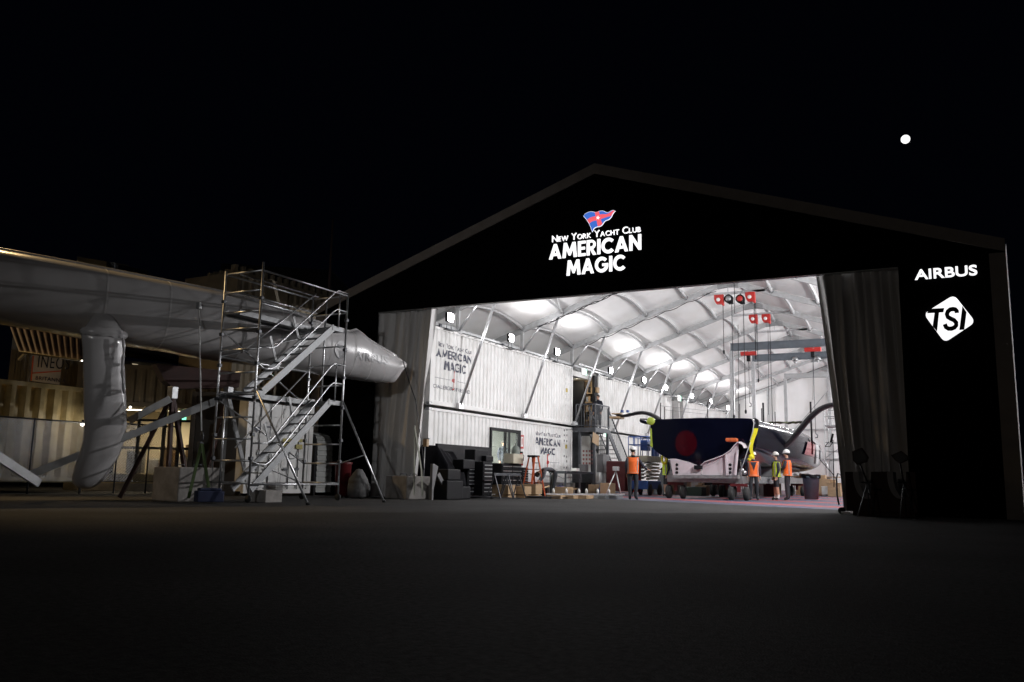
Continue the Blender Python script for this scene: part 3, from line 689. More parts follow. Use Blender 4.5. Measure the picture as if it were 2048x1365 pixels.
# ------------------------------------------------------------ people
def skin_mesh(V, E, rad, sub_=1):
    me = bpy.data.meshes.new('b'); me.from_pydata([tuple(v) for v in V], E, [])
    o = bpy.data.objects.new('b', me); col.objects.link(o)
    sk = o.modifiers.new('s', 'SKIN'); sk.use_smooth_shade = True; sk.branch_smoothing = .6
    for d, r_ in zip(me.skin_vertices[0].data, rad): d.radius = (r_[0], r_[1]) if isinstance(r_, tuple) else (r_, r_); d.use_root = False
    me.skin_vertices[0].data[0].use_root = True
    if sub_: ss = o.modifiers.new('u', 'SUBSURF'); ss.levels = sub_; ss.render_levels = sub_
    dg = bpy.context.evaluated_depsgraph_get(); out = bpy.data.meshes.new_from_object(o.evaluated_get(dg))
    bpy.data.objects.remove(o); bpy.data.meshes.remove(me); return out
def person(loc, face, label, vest=None, helmet=True, shorts=False, pose=None, h=1.78, cap=None, top=m_navy, legs=m_pants, group='workers in the hangar', xtra=None, s=None):
    """face: heading in degrees the person looks towards (0 = +X). Local frame: +X forward, +Y left."""
    p = thing('person', label, 'person', loc, group); k = h/1.78
    J = dict(pel=(0, 0, .95), sp=(0.0, 0, 1.12), ch=(0.005, 0, 1.32), nk0=(0, 0, 1.47), nk=(.012, 0, 1.545), hd=(.02, 0, 1.62), hd2=(.015, 0, 1.72),
             hipL=(0, .10, .92), knL=(.02, .115, .50), anL=(-.01, .12, .10), toL=(.13, .14, .035),
             shL=(0, .175, 1.43), elL=(-.03, .235, 1.15), wrL=(.05, .22, .90), haL=(.075, .215, .84))
    for q in ('hip', 'kn', 'an', 'to', 'sh', 'el', 'wr', 'ha'):
        a = J[q+'L']; J[q+'R'] = (a[0], -a[1], a[2])
    J.update(pose or {})
    rad = dict(pel=(.165, .125), sp=(.155, .12), ch=(.18, .13), nk0=(.11, .08), nk=.055, hd=(.072, .082), hd2=(.075, .088))
    for q, v in dict(hip=.105, kn=.078, an=.058, to=.05, sh=.078, el=.058, wr=.037, ha=(.036, .02)).items(): rad[q+'L'] = v; rad[q+'R'] = v
    names = ['pel', 'sp', 'ch', 'nk0', 'nk', 'hd', 'hd2'] + [q+t_ for t_ in 'LR' for q in ('hip', 'kn', 'an', 'to', 'sh', 'el', 'wr', 'ha')]
    idx = {n_: i for i, n_ in enumerate(names)}; V = [Vector(J[n_])*k for n_ in names]; rd = [tuple(a*k for a in rad[n_]) if isinstance(rad[n_], tuple) else rad[n_]*k for n_ in names]
    E = [('pel', 'sp'), ('sp', 'ch'), ('ch', 'nk0'), ('nk0', 'nk'), ('nk', 'hd'), ('hd', 'hd2')]
    for t_ in 'LR': E += [('pel', 'hip'+t_), ('hip'+t_, 'kn'+t_), ('kn'+t_, 'an'+t_), ('an'+t_, 'to'+t_), ('ch', 'sh'+t_), ('sh'+t_, 'el'+t_), ('el'+t_, 'wr'+t_), ('wr'+t_, 'ha'+t_)]
    E = [(idx[a], idx[b]) for a, b in E]
    for t_, sg_ in (('L', 1), ('R', -1)):      # five fingers each hand
        ha = Vector(J['ha'+t_])*k; d = (Vector(J['ha'+t_])-Vector(J['wr'+t_])).normalized(); sd = Vector((1, 0, 0)); sd = (sd-d*sd.dot(d)).normalized(); inn = d.cross(sd)*(-sg_)
        for q, ln in ((-.024, .062), (-.008, .075), (.008, .080), (.024, .070)):
            a = ha+sd*q*k+d*.03*k; b = a+d*ln*.5*k+inn*.008*k; c = b+d*ln*.4*k+inn*.02*k; n_ = len(V); V += [a, b, c]; rd += [.010*k, .009*k, .007*k]; E += [(idx['ha'+t_], n_), (n_, n_+1), (n_+1, n_+2)]
        a = ha+sd*.035*k-d*.01*k; b = a+(sd+d)*.025*k; n_ = len(V); V += [a, b]; rd += [.011*k, .009*k]; E += [(idx['ha'+t_], n_), (n_, n_+1)]
    hd = Vector(J['hd'])*k; fwd = Vector(J.get('look', (1, 0, 0))).normalized()
    nose = hd+fwd*.095*k+Vector((0, 0, .015)); V.append(nose); rd.append(.014*k); E.append((idx['hd'], len(V)-1))
    me = skin_mesh(V, E, rd)
    # one continuous body surface; material follows what covers each region
    for m_ in (m_skin, top, legs, m_shoe, m_sock): me.materials.append(m_)
    segs = []
    def seg(a, b, mi): segs.append((Vector(J[a])*k, Vector(J[b])*k, mi))
    seg('pel', 'sp', 1); seg('sp', 'ch', 1); seg('ch', 'nk0', 1); seg('nk', 'hd', 0); seg('hd', 'hd2', 0)
    for t_ in 'LR':
        seg('hip'+t_, 'kn'+t_, 2); seg('pel', 'hip'+t_, 2)
        if shorts: a = Vector(J['kn'+t_])*k; b = Vector(J['an'+t_])*k; segs.append((a, a+(b-a)*.72, 0)); segs.append((a+(b-a)*.8, b, 4))
        else: seg('kn'+t_, 'an'+t_, 2)
        a = Vector(J['an'+t_])*k; b = Vector(J['to'+t_])*k; segs.append((a+Vector((0, 0, -.05)), b, 3))
        seg('sh'+t_, 'el'+t_, 1); seg('el'+t_, 'wr'+t_, 1); a = Vector(J['wr'+t_])*k; b = Vector(J['ha'+t_])*k; segs.append((a+(b-a)*.5, b+(b-a)*1.2, 0)); seg('ch', 'sh'+t_, 1)
    for pl_ in me.polygons:
        c = pl_.center; best = (9, 0)
        for a, b, mi in segs:
            ab = b-a; t_ = max(0, min(1, (c-a).dot(ab)/max(ab.length_squared, 1e-9))); d = (c-(a+ab*t_)).length
            if d < best[0]: best = (d, mi)
        pl_.material_index = best[1]; pl_.use_smooth = True
    b = bpy.data.objects.new('body', me); col.objects.link(b); b.parent = p
    hs = MB(); hc = Vector(J['hd2'])*k+Vector((0, 0, -.01))
    sidev = Vector((-fwd.y, fwd.x, 0))
    for sg_ in (-1, 1): hs.sphere(hd+sidev*.078*sg_*k+Vector((0, 0, 0)), .022*k, 8, 6, (.8, .5, 1.3))
    for sg_ in (-1, 1): hs.sphere(hd+fwd*.083*k+sidev*.03*sg_+Vector((0, 0, .035)), .010*k, 6, 4)
    mo_ = MB(); 
    e_ = hs.build('ear', m_skin, None, loc=(0, 0, 0)); e_.parent = p
    if helmet:
        hm = MB(); prof = [(.001, .128), (.04, .125), (.075, .105), (.10, .07), (.115, .025), (.118, -.005), (.112, -.006)]
        rings = [[hc+Vector((math.cos(2*PI*q/20)*r_*k*1.1, math.sin(2*PI*q/20)*r_*k*.95, z_*k)) for q in range(20)] for r_, z_ in prof]
        hm.loft(rings, caps=False)
        pk = [hc+(fwd*math.cos(a)*1.0+sidev*math.sin(a))*.118*k for a in [PI*(q/10-.5)*.8 for q in range(11)]]; pk2 = [hc+(fwd*math.cos(a)*1.45+sidev*math.sin(a)*1.05)*.118*k-Vector((0, 0, .012)) for a in [PI*(q/10-.5)*.8 for q in range(11)]]
        for q in range(10): hm.poly([pk[q], pk[q+1], pk2[q+1], pk2[q]])
        hm.box(hc+Vector((-.03, -.008, .12))*k, hc+Vector((.05, .008, .137))*k)
        o = hm.build('helmet', cap or m_helmet, None, loc=(0, 0, 0), fix=False); o.parent = p
    hr = MB(); hr.sphere(hc+Vector((-.012, 0, -.028))*k-fwd*.012, .1*k, 14, 8, (.97, .87, 1.0 if not helmet else .6)); o = hr.build('hair', m_hair, None, loc=(0, 0, 0)); o.parent = p
    if vest:
        vm = MB(); B = [Vector(J[q])*k for q in ('pel', 'sp', 'ch', 'nk0')]
        spine = [B[0]+(B[0]-B[1])*.35, B[0], B[1], B[2], B[3]+(B[2]-B[3])*.15]
        rr = [(.175, .20), (.165, .195), (.16, .195), (.165, .215), (.125, .205)]
        rings = []
        for i, c in enumerate(spine):
            d = (spine[min(i+1, 4)]-spine[max(i-1, 0)]).normalized(); y_ = Vector((0, 1, 0)); x_ = y_.cross(d).normalized()
            ring = []
            for q in range(24):
                a = 2*PI*q/24; wr = 1+.03*math.sin(a*5+i*2)
                ring.append(c+x_*math.cos(a)*rr[i][0]*k*wr*.95+y_*math.sin(a)*rr[i][1]*k*wr)
            rings.append(ring)
        fine = []
        for i in range(4):
            for t_ in range(5): fine.append([a.lerp(b_, t_/5) for a, b_ in zip(rings[i], rings[i+1])])
        fine.append(rings[4]); vm.loft(fine, caps=False)
        v_ = vm.build('hi_vis_vest', vest, None, loc=(0, 0, 0), fix=False); v_.parent = p
        tp = MB()
        for i0 in (3, 4): 
            A_ = fine[i0]; c = sum(A_, Vector())/24; B_ = [c+(a-c)*1.025 for a in A_]; 
            if i0 == 3: C0 = B_
            else: tp.loft([C0, B_], caps=False)
        for q0 in ((3, 4), (20, 21), (8, 9), (15, 16)):
            L_ = []
            for f_ in fine[3:20]:
                c = sum(f_, Vector())/24; L_.append([c+(f_[q]-c)*1.03 for q in q0])
            tp.loft(L_, caps=False, closed=False)
        o = tp.build('reflective_tape', m_reflect, None, loc=(0, 0, 0), fix=False); o.parent = p
        if 'openv' in (xtra or ''):
            ov = MB(); f19 = fine[9:20]
            L_ = [[(sum(f_, Vector())/24)+(f_[q]-sum(f_, Vector())/24)*1.035+Vector((0, (q_o)*.012*i_, 0)) for q, q_o in ((0, 1), (0, -1))] for i_, f_ in enumerate(f19)]
            ov.loft(L_, caps=False, closed=False); o = ov.build('shirt_front', top, None, loc=(0, 0, 0), fix=False); o.parent = p
    p.rotation_euler.z = R(face); return p
def ground(px, py): return at(px, py, Z=.004)
def gy(px, depth):
    "floor point on the vertical through px at camera depth"
    p = dp(px, 990, depth); return (p.x, p.y, .004)
m_capgrey = mat('grey_white_helmet_shell', (.55, .53, .5), .35, var=.05)
toCam = lambda p: math.degrees(math.atan2(CY-p[1], CX-p[0]))
q = gy(1266, 28.8); person(q, toCam(q)+178, 'person seen from behind in orange vest and white helmet, left arm reaching out', m_orangehv, h=1.74,
    pose=dict(elR=(.06, -.30, 1.20), wrR=(.16, -.46, 1.06), haR=(.20, -.53, 1.03), anL=(0, .10, .1), toL=(.14, .12, .03), anR=(-.05, -.08, .1), toR=(.06, -.16, .03)))
q = gy(1333, 35.5); person(q, toCam(q)-70, 'person in yellow vest, dark shorts and no helmet, half hidden by the yacht stern', m_yellowhv, helmet=False, shorts=True, h=1.74,
    pose=dict(elR=(.02, -.28, 1.2), wrR=(.16, -.25, 1.12), haR=(.23, -.22, 1.12)))
q = gy(1508, 31.5); person(q, toCam(q)+5, 'person facing us in open orange vest and white helmet beside the yellow sling', m_orangehv, h=1.74, xtra='openv',
    pose=dict(wrL=(.0, .235, .9), haL=(.02, .23, .84), wrR=(0, -.235, .9), haR=(.02, -.23, .84)))
q = gy(1554, 32.0); person(q, toCam(q)-75, 'person in yellow-green vest, grey helmet, dark shorts and white socks', m_yellowhv, shorts=True, h=1.75, cap=m_capgrey, xtra='openv',
    pose=dict(anL=(-.03, .12, .1), toL=(.12, .13, .03), anR=(.02, -.12, .1), toR=(.17, -.14, .03)))
q = gy(1576, 32.0); person(q, toCam(q)-100, 'tallest person, orange vest and white helmet, long dark trousers, arms folded', m_orangehv, h=1.84, xtra='openv',
    pose=dict(elR=(.08, -.25, 1.16), wrR=(.22, -.05, 1.12), haR=(.23, .02, 1.12), elL=(.08, .25, 1.16), wrL=(.22, .06, 1.08), haL=(.23, 0, 1.08)))

# ------------------------------------------------------------ landing, stair, gap between containers
ZL = at(1160, 848, X=-8.0).z
LX1 = -7.24
y_a = at(1152, 848, X=LX1).y; 
st = thing('access_stair', 'dark steel landing and stair with vertical-bar railings between the containers', 'stair', (-7.5, Y1+1, 0))
ya, yb = Y1+.05, Y1+1.85
LX0 = -8.3
pz = 3.0
pl = MB(); pl.box((LX0-2.3, ya, pz-.03), (LX1, yb, pz)); pl.build('platform', m_darksteel, st)
pl = MB()
for (a, b) in (((LX0, ya, pz-.12), (LX1, ya, pz-.12)), ((LX1, ya, pz-.12), (LX1, yb, pz-.12)), ((LX0, yb, pz-.12), (LX1, yb, pz-.12))): pl.bar(a, b, .07, .18)
pl.build('platform_beam', m_darksteel, st)
for (x, y) in ((LX1-.05, ya+.06), (LX1-.05, yb-.06), (LX0+.3, ya+.06)):
    c = MB(); c.box((x-.06, y-.06, 0), (x+.06, y+.06, pz-.2)); c.build('post', m_darksteel, st)
def railing(a, b, hh=1.08, n=None):
    r = MB(); a = Vector(a); b = Vector(b); n = n or max(3, int((b-a).length/.13))
    u = Vector((0, 0, 1))
    r.bar(a+u*hh, b+u*hh, .05); r.bar(a+u*.1, b+u*.1, .035)
    for i in range(n+1):
        p = a.lerp(b, i/n); r.bar(p+u*.05, p+u*hh, .05 if i in (0, n) else .018)
    return r
railing((LX0+.1, ya+.03, pz), (LX1, ya+.03, pz)).build('railing', m_darksteel, st)
railing((LX1-.0, ya+.05, pz), (LX1, yb, pz)).build('railing', m_darksteel, st)
sb = Vector((LX1-.05, yb, pz)); se = Vector((LX1-.05, yb+3.4, .1))
for dx in (0, -.95):
    s_ = MB(); s_.bar(sb+Vector((dx, 0, -.1)), se+Vector((dx, 0, 0)), .05, .24); s_.build('stringer', m_darksteel, st)
    railing(sb+Vector((dx, 0, 0)), se+Vector((dx, 0, 0)), 1.0, 22).build('railing', m_darksteel, st)
tr = MB()
for i in range(14):
    p = sb.lerp(se, (i+.6)/14.5); tr.box((p.x-.93, p.y-.13, p.z-.02), (p.x-.02, p.y+.13, p.z+.015))
tr.build('treads', m_steel, st)
# upper room behind the landing: recessed door and lit shelves
ur = thing('storage_room', 'lit storage doorway with shelves behind the upper landing', 'room', (CXF-1.6, Y1, 3.0))
w_ = MB(); w_.box((CXF-2.5, Y1+.1, 3.05), (CXF-2.4, Y2-.05, 5.8)); w_.box((CXF-2.4, Y1+.1, 5.55), (CXF-.35, Y2-.05, 5.8)); w_.build('back_wall', m_white, ur)
xd = at(1171, 800, Y=Y2-.3).x; w_ = MB(); w_.box((CXF-2.5, Y2-.5, 3.12), (xd, Y2-.42, 5.5)); w_.box((CXF-.14, Y2-.5, 3.12), (CXF-.02, Y2-.1, 5.75)); w_.build('dark_panel', m_blk, ur)
w_ = MB(); w_.box((CXF-2.5, Y2-.08, 3.1), (CXF-.1, Y2-.05, 5.75)); w_.build('wood_lining', m_wood, ur)
for i, z in enumerate((3.5, 3.95, 4.4, 4.85)):
    w_ = MB(); w_.box((at(1172, 800, Y=Y2-.3).x, Y2-.45, z), (CXF-.16, Y2-.08, z+.04)); w_.build('shelf', m_wood, ur)
    for k in range(5):
        x_ = at(1173, 800, Y=Y2-.3).x+.02+k*.125; hh = rnd.uniform(.15, .32)
        bx = MB(); bx.box((x_, Y2-.42, z+.045), (x_+.11, Y2-.12, z+.045+hh), .01)
        tag(bx.build('storage_box', [m_blk, m_card, m_steel, m_wood][(i+k) % 4], loc=(x_, Y2-.4, z)), 'small box on the shelves of the lit storage doorway', 'box', 'boxes on the storage shelves')
lamp('room_light', 'AREA', (CXF-.8, Y2-1.2, 5.5), 14, (1, .88, .65), .4, target=(CXF-.8, Y2, 3.8))
# lower gap: dark recess with white door end, meter cabinets
lg = thing('end_wall', 'recessed white container end with faded red lettering under the landing', 'container end', (CXF-2.2, Y1, 0))
def gx(px): return at(px, 900, Y=Y2-.3).x
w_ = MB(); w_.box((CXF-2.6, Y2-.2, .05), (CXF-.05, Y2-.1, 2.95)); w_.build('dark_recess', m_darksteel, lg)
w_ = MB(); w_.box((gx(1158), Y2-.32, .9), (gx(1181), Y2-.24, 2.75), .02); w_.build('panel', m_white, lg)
w_ = MB(); w_.box((gx(1186), Y2-.34, .45), (gx(1199), Y2-.24, 2.9), .02); w_.build('panel', m_white, lg)
for k in range(4):
    w_ = MB()
    for j in range(4): x_ = gx(1166)+j*.16; w_.box((x_, Y2-.326, 1.95-k*.2), (x_+.09, Y2-.322, 2.05-k*.2))
    w_.build('lettering', mat('faded_red_lettering', (.40, .16, .15), .6, var=.2), lg)
p = at(1196, 845, Y=Y1+1.9)
pp = Vector((-6.95, Y1+2.0, pz)); pp.x = at(1196, 845, Y=Y1+2.0).x; person((pp.x, pp.y, pz), toCam(pp)-30, 'person in dark jacket standing behind the railing on the upper landing', None, helmet=False, h=1.72, group='people near the white containers')
q = Vector((CXF-.95, at(1006, 930, X=CXF-.95).y, .46)); person(tuple(q), toCam(q)+30, 'person in dark clothes standing behind the glass sliding door', None, helmet=False, h=1.74, group='people near the white containers', pose=dict(wrL=(.15, .22, .95), haL=(.2, .2, .92)))
m_greyshirt = mat('grey_shirt', (.10, .105, .12), .8, var=.1)
q = gy(1103, 30.5)
person(q, toCam(q)-80, 'person in grey top bending over beside the orange ladder', None, helmet=False, h=1.74, top=m_greyshirt, group='people near the white containers',
    pose=dict(pel=(-.12, 0, .92), sp=(.03, 0, 1.02), ch=(.22, 0, 1.03), nk0=(.36, 0, .97), nk=(.42, 0, .92), hd=(.48, 0, .87), hd2=(.55, 0, .83), look=(.5, 0, -.8), hipL=(-.13, .1, .88), hipR=(-.13, -.1, .88), knL=(-.06, .12, .5), knR=(-.02, -.12, .5),
              shL=(.27, .17, 1.0), shR=(.27, -.17, 1.0), elL=(.32, .2, .75), elR=(.33, -.2, .76), wrL=(.42, .15, .58), wrR=(.44, -.15, .6), haL=(.45, .13, .53), haR=(.47, -.13, .55)))

# exit signs
m_exit = mat('lit_green_exit_face', (.02, .5, .2), .5, var=0, emit=(.25, .95, .6), es=1.6)
m_exitw = mat('lit_exit_white', (1, 1, 1), .5, var=0, emit=(.9, 1, .95), es=1.3)
def exit_sign(px, py, X, label, s=1.0):
    p = at(px, py, X=X); o = thing('exit_sign', label, 'exit sign', p, 'green emergency exit signs')
    b = MB(); b.box((X-.05, p.y-.24*s, p.z-.14*s), (X+.0, p.y+.24*s, p.z+.14*s), .01); b.build('housing', m_white, o)
    b = MB(); b.box((X+.003, p.y-.22*s, p.z-.12*s), (X+.012, p.y+.22*s, p.z+.12*s)); b.build('face', m_exitw, o)
    b = MB(); b.box((X+.014, p.y-.02*s, p.z-.11*s), (X+.02, p.y+.21*s, p.z+.11*s)); f_ = b.build('green_panel', m_exit, o)
    b = MB(); b.box((X+.022, p.y+.05*s, p.z-.08*s), (X+.026, p.y+.11*s, p.z+.08*s)); b.box((X+.022, p.y+.13*s, p.z-.08*s), (X+.026, p.y+.17*s, p.z+.04*s)); sub(b, 'running_figure', m_exitw, f_, o)
    b = MB(); b.tube([(X-.02, p.y, p.z+.14*s), (X-.02, p.y, p.z+.3)], .012, 6); b.build('bracket', m_steel, o)
    return o
exit_sign(1169, 744, -7.7, 'green exit sign hanging at the end of the upper lettered container', 1.15)
exit_sign(1211, 868, -7.4, 'green exit sign under the stair landing, nearest the floor', 1.15)
exit_sign(1359, 797, -7.7, 'green exit sign near the tall gap between the far containers', 1.3)
p = at(1142, 730, X=-8.2); q = at(1199, 747, X=-8.2)
b = MB(); b.bar((-7.75, p.y, p.z), (-7.75, q.y, q.z), .06); tag(b.build('sign_rail', m_alu, loc=(-7.75, p.y, p.z)), 'thin silver rail spanning the gap above the upper landing', 'rail')
# plywood notice hung below the landing
p = at(1190, 878, X=-7.1); b = MB(); o3 = Vector((-7.08, p.y, p.z)); a_ = R(-8)
ux = Vector((.05, math.cos(a_), math.sin(a_))); uz = Vector((0, -math.sin(a_), math.cos(a_)))
b.prism([o3-ux*.34-uz*.22, o3+ux*.34-uz*.28, o3+ux*.34+uz*.2, o3-ux*.30+uz*.26], (.02, 0, 0)); tag(b.build('notice_board', m_wood, loc=tuple(o3)), 'tilted brown plywood notice board hanging below the landing', 'notice board')
b = MB()
# container end at far gap
p = at(1363, 860, X=CXF-.3)
b = thing('end_door', 'tall grey white container door end in the gap between far containers', 'container end', (CXF-.5, Y3+.4, 0))
w_ = MB(); w_.box((CXF-2.3, Y3+2.0, .1), (CXF-.1, Y3+2.1, 5.6), .02); w_.box((CXF-2.3, Y3+1.9, 5.3), (CXF-.1, Y3+2.0, 5.6)); w_.build('door_leaf', m_white, b)
w_ = MB()
for x in (CXF-1.9, CXF-1.5, CXF-.9, CXF-.5): w_.tube([(x, Y3+1.93, .2), (x, Y3+1.93, 5.2)], .025, 6)
w_.build('lock_rod', m_steel, b)

# ------------------------------------------------------------ workshop clutter along the left wall
def box_thing(name, label, cat, p0, p1, m, group=None, bev=.015):
    c = ((p0[0]+p1[0])/2, (p0[1]+p1[1])/2, min(p0[2], p1[2])); b = MB(); b.box(p0, p1, bev); o = b.build(name, m, loc=c); tag(o, label, cat, group); return o
def tool_chest(x, y, w, h, d, label, rows, z0=0, cols=1):
    "front faces +X; w along y"
    o = thing('tool_chest', label, 'tool chest', (x-d/2, y+w/2, z0), 'black tool chests by the container wall')
    b = MB(); b.box((x-d, y, z0+.1), (x, y+w, z0+h), .015); b.build('cabinet', m_blk, o)
    cw = (w-.04)/cols
    for c in range(cols):
        zz = z0+.14; dh = (h-.2)/rows
        for r_ in range(rows):
            b = MB(); b.box((x+.001, y+.02+c*cw+.01, zz), (x+.018, y+.02+(c+1)*cw-.01, zz+dh-.025), .004); dd = b.build('drawer', m_blk, o)
            b = MB(); b.box((x+.02, y+.02+c*cw+.04, zz+dh-.06), (x+.035, y+.02+(c+1)*cw-.04, zz+dh-.035)); sub(b, 'handle', m_alu, dd, o)
            zz += dh
    for k, (yy, xx_) in enumerate(((y+.08, x-.06), (y+w-.08, x-.06), (y+.08, x-d+.06), (y+w-.08, x-d+.06))):
        b = MB(); b.lathe((xx_, yy-.015, z0+.05), [(.001, 0), (.045, .002), (.045, .028), (.001, .03)], 12, 'Y'); b.build('castor', m_rubber, o)
    return o
def gyx(px, x): return at(px, 970, X=x).y
tool_chest(-6.4, gyx(1003, -6.4), 1.5, 1.15, .55, 'long black tool chest with bench top, below the gas cylinder', 6, cols=2)
tool_chest(-6.1, gyx(935, -6.1), 1.2, 1.0, .5, 'black tool chest with thin silver drawer handles beside the covered bench', 7)
tool_chest(-5.75, gyx(964, -5.75)+.05, .6, 1.15, .45, 'narrow upright black tool chest between two wider chests', 8)
tool_chest(-7.3, gyx(1030, -7.3)+.6, .5, 1.05, .45, 'small black tool chest by the container door frame', 9)
# covered bench: black plastic sheet heap
cv = MB(); bx0, by0 = -6.6, gyx(868, -6.6)
by1 = gyx(925, -6.3)
def drape(u, v):
    y = by0+(by1-by0)*u; prof = [(-7.6, .1), (-7.55, 1.0), (-7.2, 1.5), (-6.6, 1.45), (-6.2, .95), (-6.0, .1)]
    k = v*5; i = min(4, int(k)); f_ = k-i; x = prof[i][0]*(1-f_)+prof[i+1][0]*f_; z = prof[i][1]*(1-f_)+prof[i+1][1]*f_
    hgt = (1.08-.16*u+.03*math.sin(9*u)+.02*math.sin(23*u))*min(1, .25+6*u, .25+6*(1-u))
    return (x+.02*math.sin(13*u+4*v), y, max(.02, z*hgt+.015*math.sin(17*u+9*v)))
cv.grid(drape, 40, 30); tag(cv.build('covered_bench', mat('black_plastic_sheet', (.006, .006, .008), .8, bump=.6, bscale=5, spec=.1), loc=(bx0, by0, 0), fix=False), 'bench heaped under crumpled black plastic sheeting near the left curtain', 'covered bench')
cv = MB(); cv.box((-8.0, gyx(868, -8.0), 0), (-7.9, gyx(975, -8.0), 1.75)); tag(cv.build('black_screen', m_blk, loc=(-8, gyx(868, -8), 0)), 'tall black screen panel against the lower container', 'screen')
for i, (px, X_, z, s_, lb) in enumerate(((880, -5.7, 0, (.5, .9, .55), 'wide black case at the foot of the covered bench'), (905, -5.7, 0, (.45, .7, .38), 'low black case right of the wide one'), (884, -5.72, .56, (.4, .7, .32), 'black case stacked on the wide black case'), (915, -6.1, .9, (.4, .7, .3), 'black case on top of the chest with thin silver handles'), (938, -6.5, 1.0, (.4, .9, .55), 'large black case highest on the chests'), (962, -6.3, 1.16, (.35, .5, .2), 'small black case on the narrow upright chest'))):
    y = gyx(px, X_); box_thing('equipment_case', lb, 'case', (X_-s_[0]/2, y, z+.006), (X_+s_[0]/2, y+s_[1], z+s_[2]), m_blk, 'black equipment cases near the left curtain', .03)
# plywood gusset stand
gs = MB(); y = gyx(864, -5.6); gs.prism([(-5.6, y, 0), (-5.6, y+.3, .95), (-5.6, y+.08, 1.02), (-5.6, y-.02, 1.02)], (-.03, 0, 0)); gs.prism([(-5.62, y+.3, .7), (-5.62, y+.42, .78), (-5.62, y+1.2, 0), (-5.62, y+1.0, 0)], (-.03, 0, 0)); gs.box((-5.66, y-.02, 0), (-5.58, y+.06, 1.02))
tag(gs.build('gusset_stand', m_greypaint, loc=(-5.6, y, 0)), 'pale triangular gusset stand leaning beside the concrete block', 'stand')
# sawhorses
def sawhorse(x, y, label):
    o = thing('sawhorse', label, 'sawhorse', (x, y, 0), 'grey sawhorses on the asphalt')
    b = MB(); b.box((x-.03, y-.45, .72), (x+.03, y+.45, .8), .006); b.build('beam', m_darksteel, o)
    for sy in (-.38, .38):
        for sx in (-.25, .25): b = MB(); b.bar((x, y+sy, .74), (x+sx, y+sy*1.1, .0), .03); b.build('leg', m_darksteel, o)
    return o
q = gy(1000, 27.0); sawhorse(q[0], q[1], 'grey sawhorse in front of the long tool chest')
q = gy(1027, 27.8); sawhorse(q[0], q[1], 'grey sawhorse nearest the orange ladder')
for i, (px, d, hh, ww, m_) in enumerate(((1008, 28.4, .42, .55, m_wood), (1040, 28.8, .38, .5, m_wood), (1062, 29.5, .45, .5, m_wood), (1126, 31.5, .35, .5, m_wood))):
    q = gy(px, d); b = MB(); b.box((q[0]-.3, q[1]-ww/2, .004), (q[0]+.3, q[1]+ww/2, .08)); b.box((q[0]-.3, q[1]-ww/2, .12), (q[0]+.3, q[1]+ww/2, hh)); b.box((q[0]-.28, q[1]-.06, .08), (q[0]+.28, q[1]+.06, .12))
    tag(b.build('wooden_crate', m_, loc=q), ['brown wooden crate under the long tool chest, left of the other crates', 'brown wooden crate between sawhorse and ladder', 'brown wooden crate behind the orange ladder', 'brown wooden crate right of the bending person'][i], 'crate', 'wooden crates by the tool chests')
for i, (px, X_, r_, h_, m_, lb) in enumerate(((1075, -6.9, .14, .3, m_white, 'white bucket behind the orange ladder'), (1088, -6.2, .14, .28, m_blk, 'black bucket just right of the orange ladder'), (1121, -7.2, .16, .34, m_blue, 'blue bucket at the foot of the container end'))):
    y = gyx(px, X_); b = MB(); b.lathe((X_, y, .004), [(.001, 0), (r_*.8, .005), (r_, h_), (r_*1.05, h_+.01), (r_*.9, h_-.01), (r_*.7, .03), (.001, .03)], 18); b.tube([(X_, y-r_, h_), (X_+.06, y-r_*.6, h_+.1), (X_+.06, y+r_*.6, h_+.1), (X_, y+r_, h_)], .006, 5); tag(b.build('bucket', m_, loc=(X_, y, 0)), lb, 'bucket')
for i, (px, d, lb) in enumerate(((960, 26.6, 'loose coil of dark cable on the asphalt before the tool chests'), (1078, 28.2, 'loose coil of dark cable in front of the ladder feet'))):
    q = Vector(gy(px, d)); b = MB(); b.tube([q+Vector((.38*math.cos(a)*(1+.1*math.sin(a*.37)), .5*math.sin(a)*(1+.12*math.sin(a*.61)), .02+.012*(a/6.28))) for a in [k*.35 for k in range(72)]]+[q+Vector((.8, 1.2, .015))], .014, 5); tag(b.build('cable_coil', m_blk, loc=tuple(q)), lb, 'cable')
y0_ = gyx(1050, -7.9); b = MB(); b.tube([(CXF+.06, y0_+k*.45, .9+.05*math.sin(k*1.7)-.02*k) for k in range(14)], .012, 5); tag(b.build('wall_cable', m_blk, loc=(CXF, y0_, .9)), 'thin dark cable sagging along the lower container wall', 'cable')
for i, (px, lb) in enumerate(((1052, 'long pale timber plank leaning low behind the ladder, left'), (1117, 'long pale timber plank lying beside the workbench end'))):
    y = gyx(px, -6.7); b = MB(); b.bar((-6.9, y, .06+.1*i), (-6.5, y+1.6, .35-.1*i), .12, .04); tag(b.build('timber_plank', m_wood, loc=(-6.9, y, 0)), lb, 'plank')
